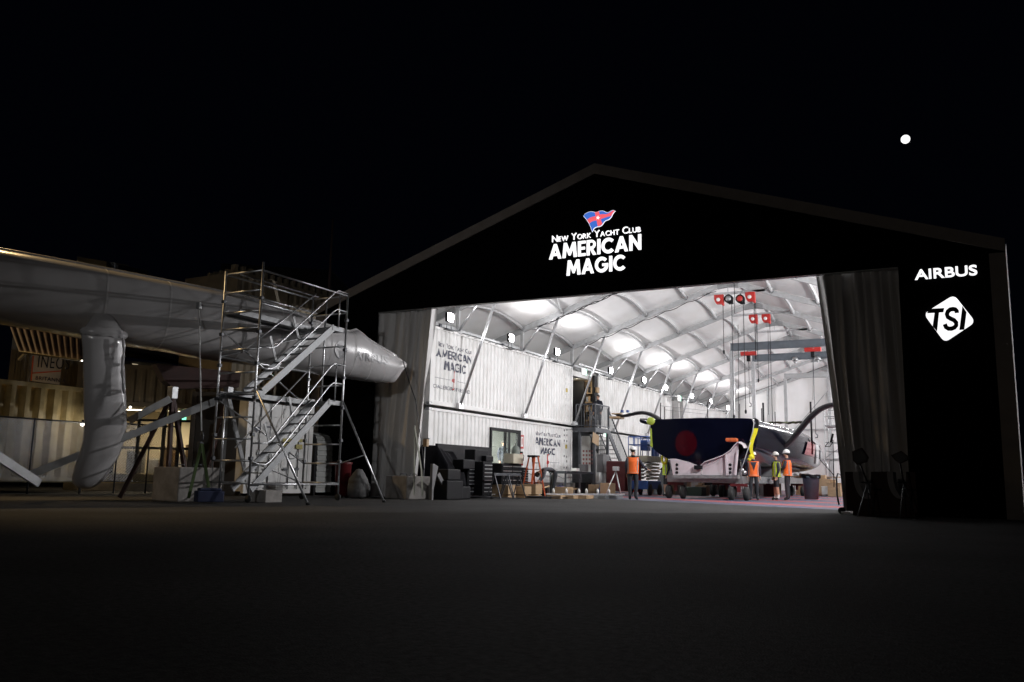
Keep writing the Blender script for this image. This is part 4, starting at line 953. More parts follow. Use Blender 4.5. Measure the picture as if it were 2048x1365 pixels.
# step ladder, orange
def stepladder():
    q = gy(1066, 30.3); x, y = q[0], q[1]; o = thing('step_ladder', 'orange step ladder with dark top cap standing in front of the lower lettering', 'ladder', (x, y, 0))
    m_o = mat('orange_fibreglass', (.62, .11, .03), .5, var=.1)
    ht = 1.42; fx, bx = Vector((.46, -.46, 0)).normalized(), None
    ax = Vector((.35, .94, 0)); sd = Vector((.94, -.35, 0))
    c = Vector((x, y, 0))
    b = MB(); b.box((x-.16, y-.18, ht-.03), (x+.16, y+.18, ht+.04), .01); b.build('top_cap', m_blk, o)
    for s_ in (-1, 1):
        for f_ in (-1, 1):
            b = MB(); b.bar(c+sd*.14*s_+ax*.08*f_+Vector((0, 0, ht)), c+sd*.25*s_+ax*.36*f_, .06, .035); b.build('leg', m_o, o)
    for k in range(1, 6):
        t_ = k/6.2; z = ht*(1-t_); w_ = .14+.11*t_; a = .08+.28*t_
        b = MB(); b.box((-.5, -.5, 0), (-.4, -.4, .01)); b = MB(); b.bar(c+ax*a-sd*w_+Vector((0, 0, z)), c+ax*a+sd*w_+Vector((0, 0, z)), .09, .03); b.build('step', m_o if k > 3 else m_alu_dull, o)
    for k in (2, 4):
        t_ = k/6.2; z = ht*(1-t_); w_ = .14+.11*t_; a = .08+.28*t_
        b = MB(); b.bar(c-ax*a-sd*w_+Vector((0, 0, z)), c-ax*a+sd*w_+Vector((0, 0, z)), .03, .03); b.build('rear_bar', m_o, o)
stepladder()
# gas cylinder and white case on the chest
q = Vector((-6.65, gyx(1030, -6.65), 1.15)); b = MB(); b.lathe(q, [(.001, 0), (.15, .01), (.16, .05), (.16, .48), (.13, .6), (.05, .66), (.04, .74), (.001, .75)], 18); o = b.build('gas_cylinder', mat('grey_green_cylinder', (.16, .19, .17), .5), loc=tuple(q)); tag(o, 'grey gas cylinder standing on the long black tool chest', 'gas cylinder')
q = Vector((-6.65, gyx(1006, -6.65), 1.155)); box_thing('equipment_case', 'cream coloured equipment case on top of the long tool chest', 'case', q, q+Vector((.4, .75, .34)), mat('cream_case', (.55, .52, .42), .5))
# fire extinguisher sign and extinguisher
p = at(1043.5, 884, X=CXF); b = MB(); b.box((CXF-.01, p.y-.16, p.z-.28), (CXF+.012, p.y+.16, p.z+.28)); sg_ = thing('fire_sign', 'small red fire extinguisher sign right of the sliding door', 'sign', p); b.build('plate', m_red, sg_)
b = MB(); b.box((CXF+.014, p.y-.10, p.z-.2), (CXF+.016, p.y+.10, p.z+.2)); b.build('plate_face', m_white, sg_); b = MB(); b.box((CXF+.018, p.y-.03, p.z-.12), (CXF+.02, p.y+.03, p.z+.14)); b.build('symbol', m_red, sg_)
p = at(1042, 917, X=CXF+.12); fe = thing('fire_extinguisher', 'red fire extinguisher hung on the lower container beside the door', 'fire extinguisher', p)
b = MB(); b.lathe((p.x, p.y, p.z-.3), [(.001, 0), (.09, .01), (.09, .42), (.03, .5), (.001, .5)], 14); b.build('tank', m_red, fe)
b = MB(); b.box((p.x-.03, p.y-.03, p.z+.2), (p.x+.03, p.y+.12, p.z+.27)); b.tube([(p.x, p.y+.1, p.z+.22), (p.x+.05, p.y+.16, p.z+.1), (p.x+.05, p.y+.12, p.z-.1)], .015, 6); b.build('hose', m_blk, fe)
# workbench under the landing, meter cabinet, boxes, tripod, tank, scissor lift
wbx = -6.3; ya_, yb_ = gyx(1131, wbx), gyx(1190, wbx)
wb = thing('workbench', 'grey steel workbench under the landing', 'workbench', (wbx-.4, ya_, 0))
b = MB(); b.box((wbx-.75, ya_, .85), (wbx, yb_, .95), .01); b.build('bench_top', m_darksteel, wb)
for y in (ya_+.1, (ya_+yb_)/2, yb_-.1):
    for x in (wbx-.7, wbx-.05): b = MB(); b.box((x-.03, y-.03, 0), (x+.03, y+.03, .85)); b.build('leg', m_darksteel, wb)
for i, (px, X_, z, s_, m_) in enumerate(((1150, -6.9, 0, (.5, .6, .5), m_blk), (1168, -6.6, 0, (.5, .5, .42), m_card), (1200, -5.6, 0, (.45, .6, .5), m_card), (1157, -6.6, .955, (.3, .35, .3), m_greypaint), (1178, -6.5, 0, (.4, .4, .3), m_blue), (1142, -6.4, .955, (.25, .3, .12), m_white))):
    y = gyx(px, X_); box_thing('storage_box', ['black box under the left end of the workbench', 'brown carton under the workbench', 'brown carton on the floor right of the workbench', 'grey box on the workbench', 'blue box under the right end of the workbench', 'white tray on the left end of the workbench'][i], 'box', (X_, y, z+.004), (X_+s_[0], y+s_[1], z+s_[2]), m_, 'boxes around the workbench')
cb = thing('meter_cabinet', 'grey electrical cabinet on a stand behind the stair post', 'cabinet', (-6.6, gyx(1208, -6.6), 0)); y = gyx(1206, -6.6)
b = MB(); b.box((-6.9, y, .95), (-6.6, y+.75, 1.75), .02); b.build('cabinet_body', m_greypaint, cb); b = MB(); b.box((-6.8, y+.3, 0), (-6.7, y+.4, .95)); b.build('stand_post', m_steel, cb)
b = MB(); b.box((-6.598, y+.5, 1.1), (-6.585, y+.7, 1.35)); b.build('dial', m_blue, cb)
tk = thing('compressor_tank', 'dark red machine with rounded tank behind the tripod', 'machine', gy(1243, 38)); q = gy(1243, 38)
b = MB(); b.box((q[0]-.5, q[1]-.6, .15), (q[0]+.4, q[1]+.5, 1.45), .05); b.build('machine_body', m_dred, tk); b = MB(); b.lathe((q[0]+.55, q[1]+.1, .1), [(.001, 0), (.3, .03), (.32, .2), (.32, 1.4), (.2, 1.55), (.001, 1.6)], 18); b.build('tank', m_red, tk)
q = Vector(gy(1232, 33)); tp_ = thing('tripod', 'short silver tripod standing left of the person seen from behind', 'tripod', q)
for k in range(3): a_ = R(200+120*k); b = MB(); b.tube([q+Vector((0, 0, 1.0)), q+Vector((.42*math.cos(a_), .42*math.sin(a_), .0))], .022, 6); b.build('leg', m_alu, tp_)
b = MB(); b.box(q+Vector((-.1, -.12, .98)), q+Vector((.1, .12, 1.15)), .02); b.build('head', m_alu_dull, tp_)
def scissor_lift():
    q = Vector(gy(1290, 37.5)); o = thing('scissor_lift', 'blue scissor lift with cream scissor arms parked behind the person in orange', 'scissor lift', q); m_c = mat('cream_paint', (.42, .40, .30), .5, var=.15, scale=6)
    b = MB(); b.box(q+Vector((-.45, -.9, .25)), q+Vector((.45, .9, .62)), .03); b.build('chassis', m_blue, o)
    for sx in (-.48, .40):
        for sy in (-.65, .65): b = MB(); b.lathe(q+Vector((sx, sy, .24)), [(.001, 0), (.24, .01), (.24, .09), (.1, .1), (.001, .1)], 18, 'X'); b.build('wheel', m_rubber, o)
    for k in range(5):
        for sx in (-.36, .36): b = MB(); z0, z1 = .66+k*.15, .66+(k+1)*.15; b.bar(q+Vector((sx, -.85, z0+.03)), q+Vector((sx, .85, z0+.07)), .06, .09); b.bar(q+Vector((sx*.8, -.85, z1-.02)), q+Vector((sx*.8, .85, z0+.10)), .05, .05); b.build('scissor_arm', m_c, o)
    b = MB(); b.box(q+Vector((-.45, -.95, 1.42)), q+Vector((.45, .95, 1.68)), .02); b.build('deck', m_c, o)
    r_ = MB()
    cs = [(-.42, -.92), (.42, -.92), (.42, .92), (-.42, .92)]
    for i in range(4):
        a = Vector((*cs[i], 0)); b_ = Vector((*cs[(i+1) % 4], 0))
        for z in (2.15, 2.5): r_.tube([q+a+Vector((0, 0, z)), q+b_+Vector((0, 0, z))], .022, 6)
        for t_ in (0, .33, .66): p = a.lerp(b_, t_); r_.tube([q+p+Vector((0, 0, 1.68)), q+p+Vector((0, 0, 2.5))], .02, 6)
    r_.build('guard_rail', m_blue, o)
    b = MB(); b.box(q+Vector((.1, -.85, 1.9)), q+Vector((.40, -.35, 2.35)), .03); b.build('control_box', m_blue, o)
    b = MB(); b.box(q+Vector((.3, .0, 1.69)), q+Vector((.41, .8, 2.1)), .01); b.build('toe_panel', m_blue, o)
scissor_lift()
q = gy(1333, 40); b = MB(); b.box((q[0]-.6, q[1]-1, 0), (q[0]+.5, q[1]+1.1, .45)); tag(b.build('timber_stack', m_wood, loc=q), 'low stack of pale timber behind the person with no helmet', 'timber stack')
q = Vector(gy(1318, 39.5)); b = MB(); b.prism([q+Vector((0, -.9, .02)), q+Vector((0, .9, .02)), q+Vector((0, .9, 1.6))], (.6, 0, 0)); tag(b.build('dark_ramp', m_darksteel, loc=tuple(q)), 'dark sloping ramp beside the scissor lift', 'ramp')
# pallets with aluminium profiles on the floor edge
for i, (px0, px1, d, lb) in enumerate(((1092, 1165, 28.5, 'low pallet of silver aluminium profiles in front of the workbench, left one'), (1160, 1224, 29.5, 'low pallet of silver aluminium profiles, right end near the brown carton'))):
    a = Vector(gy(px0, d)); b_ = Vector(gy(px1, d+.6)); o = thing('profile_pallet', lb, 'pallet', a, 'pallets of aluminium profiles')
    for k in range(3): b = MB(); b.bar(a+Vector((.15*k, .22*k, .14)), b_+Vector((.15*k, .22*k, .14)), .06, .05); b.build('profile', m_alu, o)
    for t_ in (.15, .5, .85): p = a.lerp(b_, t_); b = MB(); b.box(p+Vector((-.1, -.15, .0)), p+Vector((.4, .5, .11))); b.build('bearer', m_wood if i == 0 else m_steel, o)
    for t_ in (.2, .55, .9): p = a.lerp(b_, t_); b = MB(); b.lathe(p+Vector((0, 0, .17)), [(.001, 0), (.05, 0), (.045, .1), (.02, .16), (.001, .16)], 10); b.build('end_cap', m_white, o)

# ------------------------------------------------------------ the dark yacht on its trolley
YS = 12.6; YBW = 34.6; XC = -.9
def xc(t): return XC+1.05*t
def hull_sec(t):
    "half beam, deck z, bottom z, fullness at t (0 stern .. 1 bow)"
    hb = 2.02*(1-.03*(1-t))*(1-max(0, (t-.18)/.82)**1.8)**.85 if t < 1 else 0
    hb = max(hb, .05); zd = 2.97-.62*max(0, t-.35)**1.3; zb = 1.14-.05*math.sin(PI*min(1, t*1.4))+.62*max(0, (t-.55)/.45)**1.7
    return hb, zd, zb
def hull_pt(t, a):
    "a in [0,1): around section from port deck edge, down, to starboard deck edge, then over the deck"
    hb, zd, zb = hull_sec(t); y = YS+(YBW-YS)*t
    half = [(0, 1.02), (.84, 1.00), (.95, .97), (1.0, .88), (1.0, .74), (.985, .50), (.93, .37), (.74, .23), (.48, .11), (.22, .02), (0, -.01)]
    return hb, zd, zb, y, half
ya_ = thing('racing_yacht', 'large dark navy racing yacht with raised foil arms on a steel trolley', 'yacht', (XC, YS, 0))
HALF2 = [(0, 1.02), (.84, 1.00), (.95, .965), (1.0, .88), (1.01, .70), (1.0, .48), (.97, .30), (.90, .16), (.72, .07), (.40, .02), (0, -.02)]
hl = MB(); rings = []
NT = 44
for i in range(NT+1):
    t = i/NT; hb, zd, zb, y, half = hull_pt(t, 0)
    pr = []
    fu = min(1, t/.22)
    for (w_, z_), (w2, z2) in zip(half, HALF2): pr.append(((w_+(w2-w_)*fu)*hb, zb+(zd-zb)*(z_+(z2-z_)*fu)))
    fine = []
    for k in range(len(pr)-1):
        a_, b_, c_, d_ = pr[max(0, k-1)], pr[k], pr[k+1], pr[min(len(pr)-1, k+2)]
        for q_ in range(5):
            s_ = q_/5; fine.append(tuple(max(0, .5*(2*b_[j]+(c_[j]-a_[j])*s_+(2*a_[j]-5*b_[j]+4*c_[j]-d_[j])*s_**2+(-a_[j]+3*b_[j]-3*c_[j]+d_[j])*s_**3)) for j in (0, 1)))
    fine.append(pr[-1]); pr = fine
    ring = [(xc(t)-w_, y, z_) for w_, z_ in pr]+[(xc(t)+w_, y, z_) for w_, z_ in reversed(pr[1:-1])]
    rings.append(ring)
hl.loft(rings, caps=True); hull = hl.build('hull', m_hull, ya_, fix=True)
for p_ in hull.data.polygons:
    if len(p_.vertices) > 4: p_.use_smooth = False
# red disc and bow graphics on the hull
m_hred = mat('dark_red_hull_disc', (.035, .002, .005), .1, var=0, coat=.5)
pd = at(1372, 887, Y=YS-.01); b = MB(); b.mesh([(pd.x+.42*math.cos(2*PI*k/32), YS-.012, pd.z+.48*math.sin(2*PI*k/32)) for k in range(32)], [tuple(range(32))]); b.build('red_disc', m_hred, ya_)
def side_patch(name, m, t0, t1, a0, a1, off=.045, n=8):
    "patch on the starboard topside between section heights a0..a1 (0 bottom .. 1 deck)"
    half = [(0, -.02), (.40, .02), (.72, .07), (.90, .16), (.97, .30), (1.0, .48), (1.01, .70), (1.0, .88), (.95, .965), (.84, 1.0)]
    def W(z):
        for (w0, z0), (w1, z1) in zip(half, half[1:]):
            if z0 <= z <= z1: return w0+(w1-w0)*(z-z0)/max(1e-6, z1-z0)
        return .8
    g_ = MB()
    def fn(u, v):
        t = t0(v)+(t1(v)-t0(v))*u if callable(t0) else t0+(t1-t0)*u
        z_ = a0+(a1-a0)*v; hb, zd, zb = hull_sec(t); nx = 1.0
        return (xc(t)+W(z_)*hb+off*1.4, YS+(YBW-YS)*t-.0, zb+(zd-zb)*z_)
    g_.grid(fn, n, n); return g_.build(name, m, ya_, fix=False)
m_gwhite = mat('white_hull_graphic', (.62, .62, .64), .15, var=0, coat=.5)
m_gred = mat('red_hull_graphic', (.36, .02, .03), .12, var=0, coat=.5)
side_patch('red_bow_band', m_gred, lambda v: .40+.05*v, lambda v: .56+.03*v, .45, .80)
side_patch('white_bow_band', m_gwhite, lambda v: .62-.03*v, lambda v: .68+.0*v, .25, .86)
side_patch('white_bow_panel', m_gwhite, lambda v: .74, lambda v: .88, .40, .75)
side_patch('grey_sheer_band', mat('silver_hull_graphic', (.30, .31, .34), .15, var=0, coat=.5), lambda v: .55, lambda v: .97, .86, .955)
# green-yellow covered fitting and protective tape at stern corner
pc = at(1302, 843, Y=YS-.03); b = MB(); b.lathe((pc.x, YS-.09, pc.z), [(.001, -.04), (.12, -.03), (.155, 0), (.155, .05), (.12, .09), (.001, .1)], 16, 'Y'); b.build('stern_buffer', mat('lime_tape', (.38, .48, .06), .5), ya_)
b = MB(); a = at(1301, 858, Y=YS-.015); c = at(1302, 893, Y=YS-.015); b.prism([(a.x-.02, YS-.02, a.z), (a.x+.05, YS-.02, a.z+.02), (c.x+.07, YS-.02, c.z-.05), (c.x-.02, YS-.02, c.z+.02)], (0, -.01, 0)); b.build('protective_tape', mat('lime_tape'.replace('tape', 'tape'), (.38, .48, .06)), ya_)
b = MB(); a = at(1284, 843, Y=YS+.15); b.loft([[(a.x+.02+r_*math.cos(2*PI*k/10)*.6, y_, a.z+.02+r_*math.sin(2*PI*k/10)) for k in range(10)] for y_, r_ in ((YS-.12, .02), (YS-.06, .08), (YS+.5, .12), (YS+1.5, .1))]); b.build('stern_quarter_pod', m_hull, ya_)
b = MB(); b.tube([(pc.x+.2, YS-.03, pc.z-.01), (XC+1.5, YS-.03, 2.86)], .012, 6); 
# foil arms: curved tapering carbon wings
def foil_arm(pts, ws, ts, name='foil_arm'):
    P = []; n_ = len(pts)
    from mathutils import geometry
    fine = []
    for i in range(n_-1):
        p0 = Vector(pts[max(0, i-1)]); p1 = Vector(pts[i]); p2 = Vector(pts[i+1]); p3 = Vector(pts[min(n_-1, i+2)])
        for k in range(8):
            t = k/8; q_ = .5*((2*p1)+(-p0+p2)*t+(2*p0-5*p1+4*p2-p3)*t*t+(-p0+3*p1-3*p2+p3)*t**3); fine.append((q_, ws[i]*(1-t)+ws[i+1]*t, ts[i]*(1-t)+ts[i+1]*t))
    fine.append((Vector(pts[-1]), ws[-1], ts[-1])); rings = []
    for i, (q_, w_, t_) in enumerate(fine):
        d = (fine[min(i+1, len(fine)-1)][0]-fine[max(i-1, 0)][0]).normalized(); yv = Vector((0, 1, 0)); nv = d.cross(yv).normalized()
        rings.append([q_+yv*math.cos(2*PI*k/14)*w_+nv*math.sin(2*PI*k/14)*t_ for k in range(14)])
    m_ = MB(); m_.loft(rings); return m_.build(name, m_carbon, ya_)
YA = 17.5
def av(px, py, y=YA): return at(px, py, Y=y)
foil_arm([av(1330, 850), av(1314, 836), av(1300, 829), av(1285, 826), av(1268, 828), av(1250, 832), av(1236, 831)], [.3]*7, [.09, .09, .09, .085, .08, .07, .06])
foil_arm([av(1558, 902), av(1578, 886), av(1598, 862), av(1618, 838), av(1636, 822), av(1655, 812.5), av(1680, 808)], [.28]*7, [.10, .11, .12, .12, .11, .10, .09])
b = MB(); p_ = av(1240, 832); b.box(p_+Vector((-.35, -.4, -.14)), p_+Vector((.1, .3, -.05))); b.box(p_+Vector((-.3, -.3, .06)), p_+Vector((.1, .25, .1))); b.build('foil_arm_clamp', m_wood, ya_)
for px in (1248, 1259): b = MB(); p_ = av(px, 825); b.box(p_+Vector((-.05, -.3, -.03)), p_+Vector((.05, -.15, .08)), .01); b.build('blue_clamp', m_blue, ya_)
# deck gear
b = MB()
for (px, py, y0_) in ((1408, 833, 16), (1428, 833, 16), (1440, 833.5, 16)):
    p_ = at(px, py, Y=y0_); b.box((p_.x-.35, y0_-.5, 2.9), (p_.x+.35, y0_+.5, 3.14), .04)
b.build('deck_cover', m_blk, ya_)
for (px, y0_, top) in ((1321, 15, 806), (1329, 17, 814), (1415, 18, 804), (1479, 20, 808), (1523, 19, 817), (1526, 22, 806), (1550, 24, 824), (1621, 24, 804)):
    p_ = at(px, top, Y=y0_); r_ = .045 if px in (1526, 1621) else .02
    b = MB(); b.tube([(p_.x, y0_, 2.78 if px < 1600 else 2.0), (p_.x, y0_, p_.z)], r_, 6); b.build('stanchion', m_blk, ya_)
b = MB()
st_ = [at(1321, 812, Y=15), at(1415, 822, Y=18), at(1479, 822, Y=20)]; b.tube(st_, .008, 4); st_ = [at(1329, 820, Y=17), at(1415, 829, Y=18)]; b.tube(st_, .008, 4); b.build('lifeline', m_steel, ya_)
# slings: grey strap over the deck edge, yellow sleeve hanging to the floor hook
sp_ = [at(1503, 838, Y=13.4), at(1516, 843, Y=13.2)]
sl = thing('lifting_sling', 'black and bright yellow lifting sling over the yacht side', 'sling', at(1505, 850, Y=YS-.2))
def ribbon(mb, pts, w, t=.02, wd=None):
    "flat strap following points, width along X mostly"
    pts = [Vector(p) for p in pts]; R_ = []
    for i, p in enumerate(pts):
        wv = Vector((1, 0, .0)) if wd is None else Vector(wd); k = w[i] if isinstance(w, (list, tuple)) else w
        R_.append([p-wv*k/2, p+wv*k/2, p+wv*k/2+Vector((0, t, 0)), p-wv*k/2+Vector((0, t, 0))])
    mb.loft(R_, smooth=False)
XSL = 12.35
def sv(px, py): return at(px, py, Y=XSL)
b = MB(); ribbon(b, [sv(1508, 837), sv(1513, 840), sv(1515, 848), sv(1512, 858)], .13); b.build('upper_strap', m_blk, sl)
b = MB(); ribbon(b, [sv(1512, 857), sv(1509, 868), sv(1505, 880), sv(1502, 890), sv(1502, 900), sv(1505, 910), sv(1503, 918)], [.15, .16, .13, .14, .11, .12, .2]); b.sphere(sv(1502, 914), .09, 10, 6, (1, .6, 1)); b.sphere(sv(1499, 919), .07, 10, 6, (1, .6, .9)); b.build('yellow_sleeve', m_yellow, sl)
b = MB(); b.tube([sv(1505, 838), sv(1508, 846), sv(1506, 862), sv(1500, 882)], .018, 6); b.tube([sv(1501, 885), sv(1494, 905), sv(1487, 926), sv(1480, 945)], .016, 6); b.build('rope', m_alu_dull, sl)
b = MB(); b.sphere(sv(1328, 916)+Vector((0, 1.5, 0)), .0001); 
hs_ = thing('yellow_sling_coil', 'bright yellow sling loop hanging at the stern beside the person without helmet', 'sling', at(1329, 915, Y=14.5)); b = MB(); b.tube([at(1329+5*math.sin(a), 918-10*math.cos(a), Y=14.5) for a in [2*PI*k/16 for k in range(17)]], .05, 8); b.build('loop', m_yellow, hs_)
# trolley
tr_ = thing('boat_trolley', 'low galvanised steel trolley with paired tyres carrying the dark yacht', 'trolley', (-1, 13, 0))
TX0, TX1 = at(1337, 965, Y=12.6).x, at(1484, 965, Y=12.3).x
ty = 12.5; zt0, zt1 = .60, .88
for (a, b_) in (((TX0, ty, .74), (TX1, ty, .74)), ((TX0+.1, ty, .74), (TX0+.1, 26, .74)), ((TX1-.1, ty, .74), (TX1-.1, 26, .74)), ((TX0, 19, .74), (TX1, 19, .74)), ((TX0, 26, .74), (TX1, 26, .74))):
    b = MB(); b.bar(a, b_, .14, .26); b.build('beam', m_steel, tr_)
for x in (TX0+.12, TX0+.5, TX1-.5, TX1-.12): b = MB(); b.box((x-.06, ty-.05, .88), (x+.06, ty+.1, 1.0)); b.build('saddle_post', m_steel, tr_)
def wheels(x, y):
    o = MB(); o.box((x-.3, y-.05, .5), (x+.3, y+.05, .6)); o.box((x-.06, y-.06, .3), (x+.06, y+.06, .6)); ax_ = o.build('axle', m_dred, tr_)
    for sx in (-.27, .27):
        b = MB(); b.lathe((x+sx-.09, y, .25), [(.10, 0), (.2, .0), (.25, .03), (.25, .15), (.2, .18), (.10, .18)], 20, 'X'); sub(b, 'tyre', m_rubber, ax_, tr_)
        b = MB(); b.lathe((x+sx-.07, y, .25), [(.001, 0), (.12, .0), (.12, .14), (.001, .14)], 14, 'X'); sub(b, 'rim', m_dred, ax_, tr_)
for x, y in ((at(1352, 990, Y=12.6).x, 12.6), (at(1478, 990, Y=12.2).x, 12.2), (TX0+.3, 19), (at(1455, 985, Y=18).x, 18), (TX0+.3, 25.5), (TX1-.3, 25.5)): wheels(x, y)
# white cradle with flared top
cr = thing('boat_cradle', 'pale cradle with curved upper edge holding the yacht stern on the trolley', 'cradle', (-.6, 12.4, .9))
YC = 12.2
def cv_(px, py, y=YC): q = at(px, py, Y=y); return q
prof = [(1404, 932), (1412, 925), (1430, 919), (1448, 912), (1462, 903), (1470, 893), (1477, 886), (1486, 890), (1490, 897)]
b = MB(); lower = [cv_(1482, 893), cv_(1476, 900), cv_(1474, 925), cv_(1471, 950)]
pts = [cv_(px, py) for px, py in prof[:7]]+[cv_(1476, 900), cv_(1474, 925), cv_(1471, 951), cv_(1404, 951)]
b.prism([p_ for p_ in pts], (0, .06, 0)); b.build('side_plate', m_white_c if False else mat('pale_pink_white_paint', (.62, .56, .60), .45, var=.08), cr)
m_cw = MATS['pale_pink_white_paint']
b = MB()
fl_ = [[cv_(px, py)+Vector((0, -.18, 0)), cv_(px, py)+Vector((0, -.18, .03)), cv_(px, py)+Vector((0, .45, .06)), cv_(px, py)+Vector((0, .45, .03))] for px, py in prof]; b.loft(fl_, smooth=False); b.build('flared_rim', m_cw, cr)
b = MB(); b.prism([cv_(1452, 908)+Vector((0, -.16, 0)), cv_(1455, 909)+Vector((0, -.16, 0)), cv_(1458, 951)+Vector((0, -.16, 0)), cv_(1454, 951)+Vector((0, -.16, 0))], (0, .15, 0)); b.prism([cv_(1475, 902)+Vector((0, -.16, 0)), cv_(1478, 900)+Vector((0, -.16, 0)), cv_(1473, 951)+Vector((0, -.16, 0)), cv_(1470, 951)+Vector((0, -.16, 0))], (0, .15, 0)); b.build('web_plate', m_cw, cr)
b = MB(); b.prism([cv_(1340, 918), cv_(1352, 918), cv_(1376, 924), cv_(1400, 933), cv_(1403, 951), cv_(1346, 951)], (0, .06, 0)); b.build('side_plate', m_cw, cr)
for px in (1354, 1460.5):
    for py in (930, 938, 945.5): b = MB(); c_ = cv_(px, py)+Vector((0, -.02, 0)); b.lathe(c_, [(.001, 0), (.055, 0), (.055, .015), (.001, .015)], 10, 'Y'); b.build('bolt_hole', m_blk, cr)
b = MB(); b.bar(cv_(1345, 954), cv_(1478, 954), .25, .12); b.build('base_beam', m_steel, cr)
b = MB(); b.box(cv_(1397, 934)+Vector((-.12, -.2, -.1)), cv_(1397, 934)+Vector((.15, .1, .05)), .02); b.build('pin_block', m_blk, cr)
a = at(1478, 932, Y=17); c_ = at(1545, 932, Y=17); o = thing('boat_cradle', 'plain grey boxy cradle under the middle of the yacht behind the first worker', 'cradle', (a.x, 17, .9)); b = MB(); b.box((a.x-.3, 17, .88), (c_.x, 17.5, a.z+.02), .02); b.build('side_plate', m_greypaint, o); b = MB(); b.box((a.x-.35, 16.95, .80), (c_.x+.05, 17.55, .875)); b.build('base_beam', m_steel, o)
# rudder/keel stub and prop under the hull
b = MB(); c_ = at(1483, 943, Y=13.2); b.sphere(c_, .2, 14, 8, (.5, 1.4, .6)); b.tube([c_+Vector((0, 0, 0)), c_+Vector((-.05, 0, .5))], .03, 6); b.sphere(c_+Vector((.15, -.2, -.05)), .09, 10, 6); tag(b.build('drive_pod', m_alu, loc=tuple(c_)), 'small polished metal drive pod beside the trolley wheels', 'drive pod')
cc = at(1461, 881, Y=11.9); box_thing('orange_bundle', 'orange folded bundle reflected beside the cradle top', 'bundle', cc+Vector((-.22, .1, -.05)), cc+Vector((.2, .4, .09)), mat('faded_orange_cloth', (.45, .09, .02), .8, var=.3, scale=9), bev=.05)

# ------------------------------------------------------------ gantries, hoists, reels
m_beam = mat('blue_grey_beam_paint', (.12, .14, .165), .5, var=.1)
m_beamw = mat('light_grey_beam_paint', (.42, .43, .44), .5, var=.1)
def gantry(y, px_l, py, label, m, xr_=3.5, h_=.28, xl_=None):
    p = at(px_l, py, Y=y); o = thing('gantry_beam', label, 'gantry', (p.x, y, 0), 'overhead gantry beams across the hall')
    b = MB(); b.box((p.x-.05, y-.09, p.z-h_/2), (xr_, y+.09, p.z-h_/2+.03)); b.box((p.x-.05, y-.09, p.z+h_/2-.03), (xr_, y+.09, p.z+h_/2)); b.box((p.x-.05, y-.02, p.z-h_/2), (xr_, y+.02, p.z+h_/2)); b.build('beam', m, o)
    b = MB(); b.box((p.x-.1, y-.1, 0), (p.x+.1, y+.1, p.z-h_/2)); b.build('post', m_alu if m is m_beam else m_beamw, o)
    b = MB(); b.box((xr_-.2, y-.1, 0), (xr_, y+.1, p.z-h_/2)); b.build('post', m_alu, o); return p.z
z1_ = gantry(28.0, 1463, 695, 'nearest blue-grey gantry beam high in the hall, with red hoists', m_beam, h_=.42)
z2_ = gantry(33.3, 1506, 717, 'second blue-grey gantry beam, just lower in view than the nearest', m_beam, h_=.42)
z3_ = gantry(43.5, 1570, 753, 'pale grey gantry beam closest to the rear wall', m_beamw, h_=.35)
def hoist(px, py, y, ztop, label, drop):
    p = at(px, py, Y=y); o = thing('chain_hoist', label, 'hoist', p, 'red chain hoists under the gantry beams')
    b = MB(); b.box((p.x-.42, y-.12, p.z-.1), (p.x+.42, y+.12, p.z+.12), .03); b.build('motor', m_red, o)
    b = MB(); b.box((p.x-.1, y-.1, p.z-.42), (p.x+.1, y+.1, p.z-.1), .03); b.build('chain_bag', m_blk, o)
    b = MB(); b.sphere((p.x+.05, y, ztop-.1), .13, 10, 6); b.tube([(p.x+.05, y, p.z+.1), (p.x+.05, y, ztop-.1)], .03, 6); b.build('trolley', m_steel, o)
    b = MB(); b.tube([(p.x, y, p.z-.4), (p.x, y, drop)], .014, 5); b.tube([(p.x, y, drop), (p.x+.09, y, drop-.08), (p.x+.08, y, drop-.2), (p.x-.03, y, drop-.22)], .025, 6); b.build('chain', m_darksteel, o)
hoist(1497, 708, 28.0, z1_-.2, 'red chain hoist nearer the left end of the gantry beam', 4.9)
hoist(1625.5, 700, 28.0, z1_-.2, 'red chain hoist at the right beside the curtain edge', 3.2)
for i, (px, py, y) in enumerate(((1590, 719, 33.3), (1635, 717, 33.3))):
    p = at(px, py, Y=y); b = MB(); b.sphere(p, .17, 12, 6, (1.2, 1, .9)); b.sphere(p+Vector((0, 0, -.16)), .09, 8, 5); tag(b.build('beam_trolley', m_steel, loc=tuple(p)), ['grey beam trolley left of the other under the second gantry', 'grey beam trolley near the curtain under the second gantry'][i], 'beam trolley', 'grey beam trolleys')
